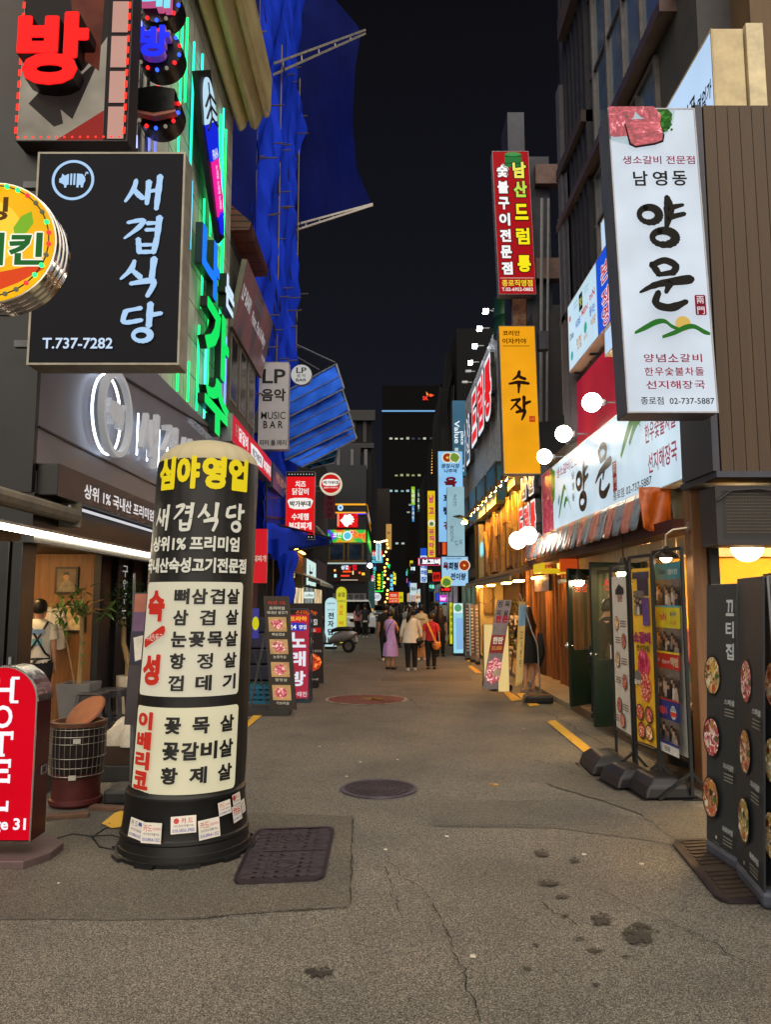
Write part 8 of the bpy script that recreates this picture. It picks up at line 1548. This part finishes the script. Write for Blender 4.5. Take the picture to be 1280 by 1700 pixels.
# ================================================================ PEOPLE
SKIN = D('#b98a6c', .5, var=.08); HAIRB = D('#17120f', .4, var=.3); HAIRR = D('#2e1d14', .4, var=.3)
def skinned(name, verts, edges, radii, mat, parent, sub=1):
    me = bpy.data.meshes.new(name); me.from_pydata(verts, edges, []); me.update(); me.materials.append(mat); o = bpy.data.objects.new(name, me); COL.objects.link(o); o.parent = parent
    md = o.modifiers.new('skin', 'SKIN'); md.use_smooth_shade = True
    for i, r in enumerate(radii):
        me.skin_vertices[0].data[i].radius = r if isinstance(r, tuple) else (r, r)
    me.skin_vertices[0].data[0].use_root = True
    sb = o.modifiers.new('sub', 'SUBSURF'); sb.levels = sub; sb.render_levels = sub; BASE[o.name] = (0, 0, 0); return o
def loftz(name, secs, mat, parent, n=20, wob=0, fold=0):
    """stack of ellipses (cx, cy, z, rx, ry)"""
    m = MB(); vs = []
    for (cx, cy, z, rx, ry) in secs:
        for j in range(n): a = 2*pi*j/n; k = 1+fold*(1-min(1, z))*sin(a*9)*.5; vs.append((cx+rx*k*cos(a), cy+ry*k*sin(a), z))
    k = len(secs); m.add(vs, [(i*n+j, i*n+(j+1) % n, (i+1)*n+(j+1) % n, (i+1)*n+j) for i in range(k-1) for j in range(n)]+[tuple(range(n-1, -1, -1)), tuple((k-1)*n+j for j in range(n))])
    BASE[parent.name] = (0, 0, 0); o = m.build(name, mat, parent, 60); return o
def person(label, x, y, H, rz, z0=0, top=None, bottom=None, hair='short', hairm=HAIRB, arms=None, shoes=BLK, stride=.0, dress=None, sleeve='short', lean=0, extras=None, group=None, detail=True, wide=1.0, legs='long', headturn=0):
    """front is local -y"""
    t = thing('person', label, 'person', (x, y, z0), group); t.rotation_euler = (0, 0, rz); BASE[t.name] = (0, 0, 0); h = H
    ly = lambda z: -lean*max(0, z-.5)*h
    V_ = []; E_ = []; R_ = []
    def av(x, y, z, r, link=None):
        V_.append((x*h, y*h+ly(z), z*h)); R_.append(tuple(q*h for q in r) if isinstance(r, tuple) else r*h)
        if link is not None: E_.append((link, len(V_)-1))
        return len(V_)-1
    w = wide
    pel = av(0, 0, .53, (.075*w, .055)); sp = av(0, .005, .62, (.066*w, .05), pel); ch = av(0, .005, .74, (.082*w, .056), sp); nk = av(0, .008, .835, .030, ch); hd0 = av(0, -.002, .885, .038, nk); hd1 = av(0, -.004, .925, (.047, .056), hd0); hd2 = av(0, .004, .965, (.040, .048), hd1)
    if detail: av(0, -.062, .912, .007, hd1); av(.047, .0, .915, .009, hd1); av(-.047, .0, .915, .009, hd1)
    arms = arms or (((.115, .01, .64), (.12, -.02, .50)), ((-.115, .01, .64), (-.12, -.02, .50)))
    for s, (el, wr) in zip((1, -1), arms):
        sh = av(s*.088*w, .005, .795, .034, ch); e = av(*el, .023, sh); q = av(*wr, .017, e); d = V(wr)-V(el); d = d.normalized(); pm = V(wr)+d*.045; p_ = av(*pm, (.022, .011), q)
        if detail:
            sd = d.cross(V((0, 1, 0))); sd = sd.normalized() if sd.length > .1 else V((1, 0, 0))
            for k, ln in ((-1.5, .03), (-.5, .038), (.5, .036), (1.5, .028)):
                a = pm+sd*.0085*k+d*.012; b = a+d*ln+V((0, -.010, 0)); i = av(*a, .0062, p_); av(*b, .005, i)
            a = V(wr)+d*.018+V((0, -.02, -.0)); i = av(*a, .007, q); av(*(a+d*.028+V((0, -.006, 0))), .0055, i)
    for s in (1, -1):
        st = stride*s; hp = av(s*.045*w, 0, .49, .056*w, pel); kn = av(s*.05*w, -.008+st*.5, .285, .036, hp); an = av(s*.05*w, .012+st, .045, .022, kn); av(s*.055*w, -.07+st, .018, .020, an)
    skinned('body', V_, E_, R_, SKIN, t)
    # hair
    def hs(name, secs): loftz('hair', [(cx*h, cy*h+ly(z), z*h, rx*h, ry*h) for cx, cy, z, rx, ry in secs], hairm, t)
    if hair == 'short': hs('hair', [(0, .02, .885, .04, .034), (0, .014, .91, .055, .052), (0, .008, .95, .058, .062), (0, .008, .985, .044, .05), (0, .008, 1.0, .015, .02)])
    elif hair == 'bob': hs('hair', [(0, .02, .85, .058, .04), (0, .018, .88, .064, .05), (0, .010, .94, .062, .064), (0, .008, .985, .045, .052), (0, .008, 1.0, .012, .018)])
    elif hair == 'tail':
        hs('hair', [(0, .022, .885, .042, .036), (0, .014, .91, .055, .052), (0, .008, .95, .058, .062), (0, .008, .985, .044, .05), (0, .008, 1.0, .015, .02)]); m = MB(); m.tube([(.0, .065*h+ly(.95), .95*h), (.03*h, .095*h+ly(.9), .90*h), (.06*h, .085*h+ly(.82), .82*h), (.07*h, .075*h+ly(.75), .76*h)], [.02*h, .035*h, .032*h, .008*h], 10); m.build('ponytail', hairm, t, True)
    elif hair == 'long': hs('hair', [(0, .055, .66, .05, .018), (0, .055, .72, .075, .026), (0, .045, .82, .078, .036), (0, .025, .88, .066, .052), (0, .010, .94, .062, .064), (0, .008, .985, .045, .052), (0, .008, 1.0, .012, .018)])
    elif hair == 'bun': hs('hair', [(0, .02, .885, .042, .036), (0, .014, .91, .056, .052), (0, .008, .95, .06, .062), (0, .008, .985, .046, .05), (0, .008, 1.0, .015, .02)]); m = MB(); m.ball((0, .055*h, .93*h), .03*h, 10); m.build('bun', hairm, t, True)
    elif hair == 'cap': hs('hair', [(0, .01, .93, .062, .066), (0, .008, .97, .056, .06), (0, .008, 1.0, .02, .02)])
    # clothes
    if top:
        secs = [(0, .004, z, rx*w, ry) for z, rx, ry in ((.50, .092, .07), (.56, .090, .068), (.63, .086, .066), (.72, .100, .07), (.78, .112, .064), (.815, .085, .05), (.84, .04, .036))]
        if legs == 'blouse': secs = [(0, .004, z, rx*w, ry) for z, rx, ry in ((.44, .135, .10), (.50, .128, .095), (.58, .112, .084), (.66, .10, .075), (.72, .104, .07), (.78, .115, .064), (.815, .085, .05), (.84, .04, .036))]
        loftz('top', [(a*h, b*h+ly(z), z*h, rx*h, ry*h) for a, b, z, rx, ry in secs], top, t, 24, 0, .06)
        for s, (el, wr) in zip((1, -1), arms):
            m = MB(); p0 = (s*.085*w*h, .005*h+ly(.795), .797*h); p1 = (el[0]*h, el[1]*h+ly(el[2]), el[2]*h); p2 = (wr[0]*h, wr[1]*h+ly(wr[2]), wr[2]*h)
            if sleeve == 'short': q = [p0[i]+(p1[i]-p0[i])*.75 for i in range(3)]; m.tube([p0, q], [.042*h, .044*h], 12)
            else: q = [p1[i]+(p2[i]-p1[i])*.85 for i in range(3)]; m.tube([p0, p1, q], [.042*h, .034*h, .027*h], 12)
            m.build('sleeve', top, t, 60)
    if dress: loftz('dress', [(a*h, b*h+ly(z), z*h, rx*h, ry*h) for a, b, z, rx, ry in dress[1]], dress[0], t, 36, 0, .16); 
    if bottom:
        loftz('waist', [(0, 0, z*h, rx*h*w, ry*h) for z, rx, ry in ((.455, .094, .068), (.50, .098, .074), (.555, .086, .066), (.60, .078, .058))], bottom, t)
        for s in (1, -1):
            st = stride*s; zb = .05 if legs != 'shorts' else .30; m = MB(); pts = [(s*.046*w*h, 0, .50*h), (s*.05*w*h, (-.008+st*.5)*h, .29*h)]; rr = [.066*h*w, .047*h]
            if legs != 'shorts': pts.append((s*.05*w*h, (.012+st)*h, .05*h)); rr.append(.034*h)
            else: rr = [.066*h*w, .06*h]
            m.tube(pts, rr, 14); m.build('trouser_leg', bottom, t, 60)
    for s in (1, -1):
        st = stride*s; m = MB(); cx, cy = s*.053*w*h, (-.025+st)*h; vs = []
        for z, k in ((.002, 1.0), (.012, 1.05), (.028, .98), (.042, .62)): vs += [(cx+.030*h*k*cos(a)*(1 if sin(a) > 0 else .95), cy+(.075*k if z < .04 else .045)*h*sin(a)+(0 if z < .04 else .02*h), z*h) for a in [2*pi*j/14 for j in range(14)]]
        m.add(vs, [(i*14+j, i*14+(j+1) % 14, (i+1)*14+(j+1) % 14, (i+1)*14+j) for i in range(3) for j in range(14)]+[tuple(range(13, -1, -1)), tuple(42+j for j in range(14))]); m.build('shoe', shoes, t, 60)
    if extras: extras(t, h)
    return t
def place(u, v, z=0): c = G(u, v, z); return c.x, c.y
def bag(t, c, r, mat, name='shoulder_bag', sx=1, sy=.45, sz=.8, strap=None, sm=None):
    m = MB(); m.ball(c, r, 14, sz, sx, sy); BASE[t.name] = (0, 0, 0); b = m.build(name, mat, t, True)
    if strap: m = MB(); m.tube(strap, .010, 5); m.build('strap', sm or mat, t, True)
LAV = D('#c49ad6', .7, var=.12); CRM = D('#d8cfbe', .7, var=.1); REDC = D('#b81c26', .65, var=.12); BKC = D('#121214', .8, var=.2)
x, y = place(648, 1111)
def ex1(t, h):
    bag(t, (.05*h, .085*h, .50*h), .055*h, D('#1c1420', .4), 'crossbody_bag', .8, .4, 1.1, [(-.085*h, .03*h, .82*h), (-.03*h, .085*h, .72*h), (.04*h, .10*h, .55*h)])
    m = MB(); m.grid(lambda a, b: (.095*h*(1+.35*b)+.02*h*sin(a*3.1), (-.05+.1*a)*h, (.62-.42*b)*h), 4, 6); m.build('black_panel', BKC, t, True, solid=.01); m = MB(); m.box(-.02*h, .02*h, -.21*h, -.205*h, .60*h, .66*h); m.build('phone', BLK, t)
person('woman in a lavender dress with a small black crossbody bag looking at a phone', x, y, 1.55, radians(150), dress=(LAV, [(0, 0, .22, .135, .125), (0, 0, .35, .125, .115), (0, 0, .48, .108, .095), (0, .002, .60, .088, .07), (0, .004, .66, .084, .066), (0, .004, .74, .10, .07), (0, .004, .79, .108, .062), (0, .004, .82, .075, .048), (0, .004, .84, .035, .034)]), hair='bun', arms=(((.13, -.03, .655), (.06, -.16, .64)), ((-.13, -.03, .655), (-.05, -.16, .62))), shoes=BLK, extras=ex1, top=None)
x, y = place(683, 1113)
def ex2(t, h): bag(t, (-.12*h, .06*h, .47*h), .075*h, D('#141216', .35), 'shoulder_bag', 1.1, .5, .7, [(-.07*h, -.0*h, .835*h), (-.09*h, .07*h, .76*h), (-.12*h, .09*h, .50*h)], D('#b8a08c', .6)); m = MB(); m.tube([(-.13*h, .03*h, .42*h), (-.14*h, .03*h, .36*h)], .02*h, 8); m.build('umbrella', BLK, t)
person('woman in a loose cream blouse and black trousers carrying a black shoulder bag', x, y, 1.60, radians(182), top=CRM, bottom=BKC, hair='tail', hairm=HAIRB, shoes=D('#c8c4bc', .6), legs='blouse', wide=1.12, sleeve='long', stride=.02, extras=ex2, arms=(((.15, .01, .65), (.165, -.03, .52)), ((-.15, .01, .65), (-.16, -.03, .53))))
x, y = place(716, 1111)
def ex3(t, h):
    bag(t, (-.10*h, .09*h, .42*h), .085*h, food('knit', [(.3, '#8a2a1c'), (.5, '#d8742a'), (.65, '#e0b02a'), (.8, '#6a7a2a')], 30), 'round_bag', 1, .6, .95, [(.07*h, .02*h, .83*h), (.03*h, .085*h, .74*h), (-.05*h, .10*h, .55*h), (-.09*h, .10*h, .47*h)], D('#d89a2a', .6)); m = MB(); m.tube([(.068*h, .05*h, .83*h), (.02*h, .094*h, .72*h), (-.06*h, .108*h, .54*h), (-.09*h, .10*h, .46*h)], .022*h, 4); m.build('wide_strap', D('#d89a2a', .6), t)
    m = MB(); m.box(.13*h, .23*h, -.02*h, .05*h, .22*h, .38*h); m.tube([(.15*h, .015*h, .38*h), (.17*h, .015*h, .46*h), (.20*h, .015*h, .38*h)], .006, 5); m.build('paper_bag', D('#a87a4a', .7), t)
person('woman in a red shirt with a knitted orange bag on a yellow strap', x, y, 1.47, radians(176), top=REDC, bottom=BKC, hair='bun', hairm=HAIRR, shoes=BLK, wide=1.08, extras=ex3, arms=(((.135, .01, .64), (.16, .0, .50)), ((-.14, .01, .64), (-.15, -.02, .50))))
x, y = place(700, 1096)
def ex4(t, h): p = Panel((-.06*h, .085*h, .74*h), (1, 0, 0), (0, 0, 1), .12*h, .14*h); p.N = V((0, 1, 0)); [p.rect(*r, D('#7a6a4c', .7), 'print') for r in ((.0, 0, 1, .14), (.8, .14, 1, .86), (.0, .86, 1, 1))]; p.done(t)
person('man in a sand t-shirt with a square print and pale shorts', x, y, 1.68, radians(180), top=D('#b8ac8e', .7), bottom=D('#b0a68e', .7), legs='shorts', hair='short', shoes=D('#b8b8b4', .6), wide=1.12, stride=.03, extras=ex4)
x, y = place(640, 1096); person('man in black standing just left of the lavender dress', x, y, 1.70, radians(190), top=BKC, bottom=BKC, hair='short', shoes=D('#b8b8b4', .6), stride=.05, wide=1.05)
x, y = place(731, 1090); person('woman with long brown hair in black right of the red shirt', x, y, 1.62, radians(170), top=BKC, bottom=BKC, hair='long', hairm=HAIRR, shoes=BLK, stride=.03)
x, y = place(594, 1057); person('person in a pink top with a grey backpack standing by the white car', x, y, 1.60, radians(175), top=D('#c88a9a', .7), bottom=BKC, hair='long', shoes=D('#c8c8c8', .6), extras=lambda t, h: bag(t, (-.03*h, .12*h, .70*h), .075*h, D('#4a484c', .6), 'backpack', .8, .6, 1.1))
x, y = place(606, 1058); person('person in a dark vest over a white shirt standing by the white car', x, y, 1.66, radians(185), top=D('#1c222c', .7), bottom=D('#16181c', .8), hair='short', shoes=D('#c8c8c8', .6), extras=lambda t, h: loftz('shirt_hem', [(0, .004*h, z*h, .098*h, .075*h) for z in (.45, .50)], D('#c4c4c8', .6), t))
# the crowd further along
random.seed(21)
CT = [('grey hoodie', '#8a8a8a'), ('white shirt', '#b8b8b8'), ('black jacket', '#15151a'), ('navy jacket', '#1c2238'), ('beige coat', '#8a7a62'), ('black coat', '#101014'), ('dark green jacket', '#22302a'), ('charcoal jacket', '#2c2c30'), ('maroon sweater', '#4a1c22'), ('pale blue shirt', '#7a92a8'), ('brown jacket', '#4a3426'), ('black t-shirt', '#0e0e10'), ('grey suit', '#4c4c52'), ('white blouse', '#c0bcb4'), ('dark dress', '#1a1420'), ('denim jacket', '#32445c')]
for i, (u, Y) in enumerate(((676, 31), (667, 34), (660, 30), (690, 33), (653, 37), (684, 38), (671, 41), (662, 44), (697, 41), (655, 47), (678, 49), (688, 52), (724, 30), (738, 34), (666, 55), (719, 37))):
    c = W(u, 1030, Y); person(f'walker in the far crowd wearing a {CT[i][0]}', c.x, Y, random.uniform(1.60, 1.78), random.choice((0, pi, pi, .3, 2.8))+random.uniform(-.3, .3), top=D(CT[i][1], .7), bottom=D(random.choice(('#14141a', '#1c2230', '#2a2624')), .8), hair=random.choice(('short', 'long', 'bob', 'short')), stride=random.choice((.0, .04, -.04)), sleeve='long', detail=False, group='walkers in the far crowd', shoes=BLK)
# woman in black by the bark wall
x, y = place(879, 1150, .1)
person('woman with long dark hair in a short black dress by the pole banner', x, y, 1.58, radians(205), z0=.10, top=BKC, hair='long', hairm=D('#2c1a14', .4, var=.3), sleeve='long', shoes=D('#7a6258', .6), lean=.06, arms=(((.10, -.08, .655), (.03, -.17, .70)), ((-.10, -.08, .655), (-.03, -.17, .70))), dress=(BKC, [(0, 0, .34, .112, .095), (0, 0, .42, .112, .095), (0, 0, .50, .106, .09), (0, .002, .60, .09, .074), (0, .004, .66, .086, .068)]), extras=lambda t, h: (lambda m: (m.tube([(-.10*h, .09*h, .68*h), (-.11*h, .10*h, .45*h), (-.08*h, .09*h, .30*h)], [.03*h, .045*h, .02*h], 8), m.build('jacket_over_arm', BKC, t, True)))(MB()))
# waiter behind the green door, worker in the grill restaurant
c = W(990, 1050, 11.0); person('waiter in dark clothes bending forward behind the green glass door', c.x, 11.0, 1.68, radians(90), z0=.13, top=BKC, bottom=BKC, hair='short', lean=.28, sleeve='long', arms=(((.10, -.14, .62), (.05, -.26, .60)), ((-.10, -.14, .62), (-.05, -.26, .60))))
c = W(63, 1050, 9.9)
def ex9(t, h):
    m = MB(); 
    for s in (1, -1): m.tube([(s*.07*h, .05*h, .82*h), (s*.02*h, .082*h, .72*h), (-s*.06*h, .082*h, .58*h), (-s*.09*h, .03*h, .55*h)], .009*h, 5)
    m.tube([(-.095*h, .03*h, .535*h), (0, .085*h, .535*h), (.095*h, .03*h, .535*h)], .010*h, 5); m.tube([(.0, .09*h, .535*h), (.03*h, .10*h, .48*h), (.035*h, .095*h, .42*h)], .012*h, 5); m.build('apron_ties', BLK, t, True)
    p = Panel((-.06*h, .083*h, .77*h), (1, 0, 0), (0, 0, 1), .12*h, .16*h); p.N = V((0, 1, 0)); p.rect(.1, .05, .9, .3, D('#7a9ac0', .7), 'print'); p.rect(.2, .5, .8, .8, D('#6aa8b8', .7), 'print'); p.done(t)
person('restaurant worker in a white t-shirt with crossed black apron ties', c.x, 9.9, 1.62, radians(200), z0=.172, top=D('#cfcabd', .7, var=.06), bottom=D('#16161c', .8), hair='short', wide=1.1, extras=ex9)
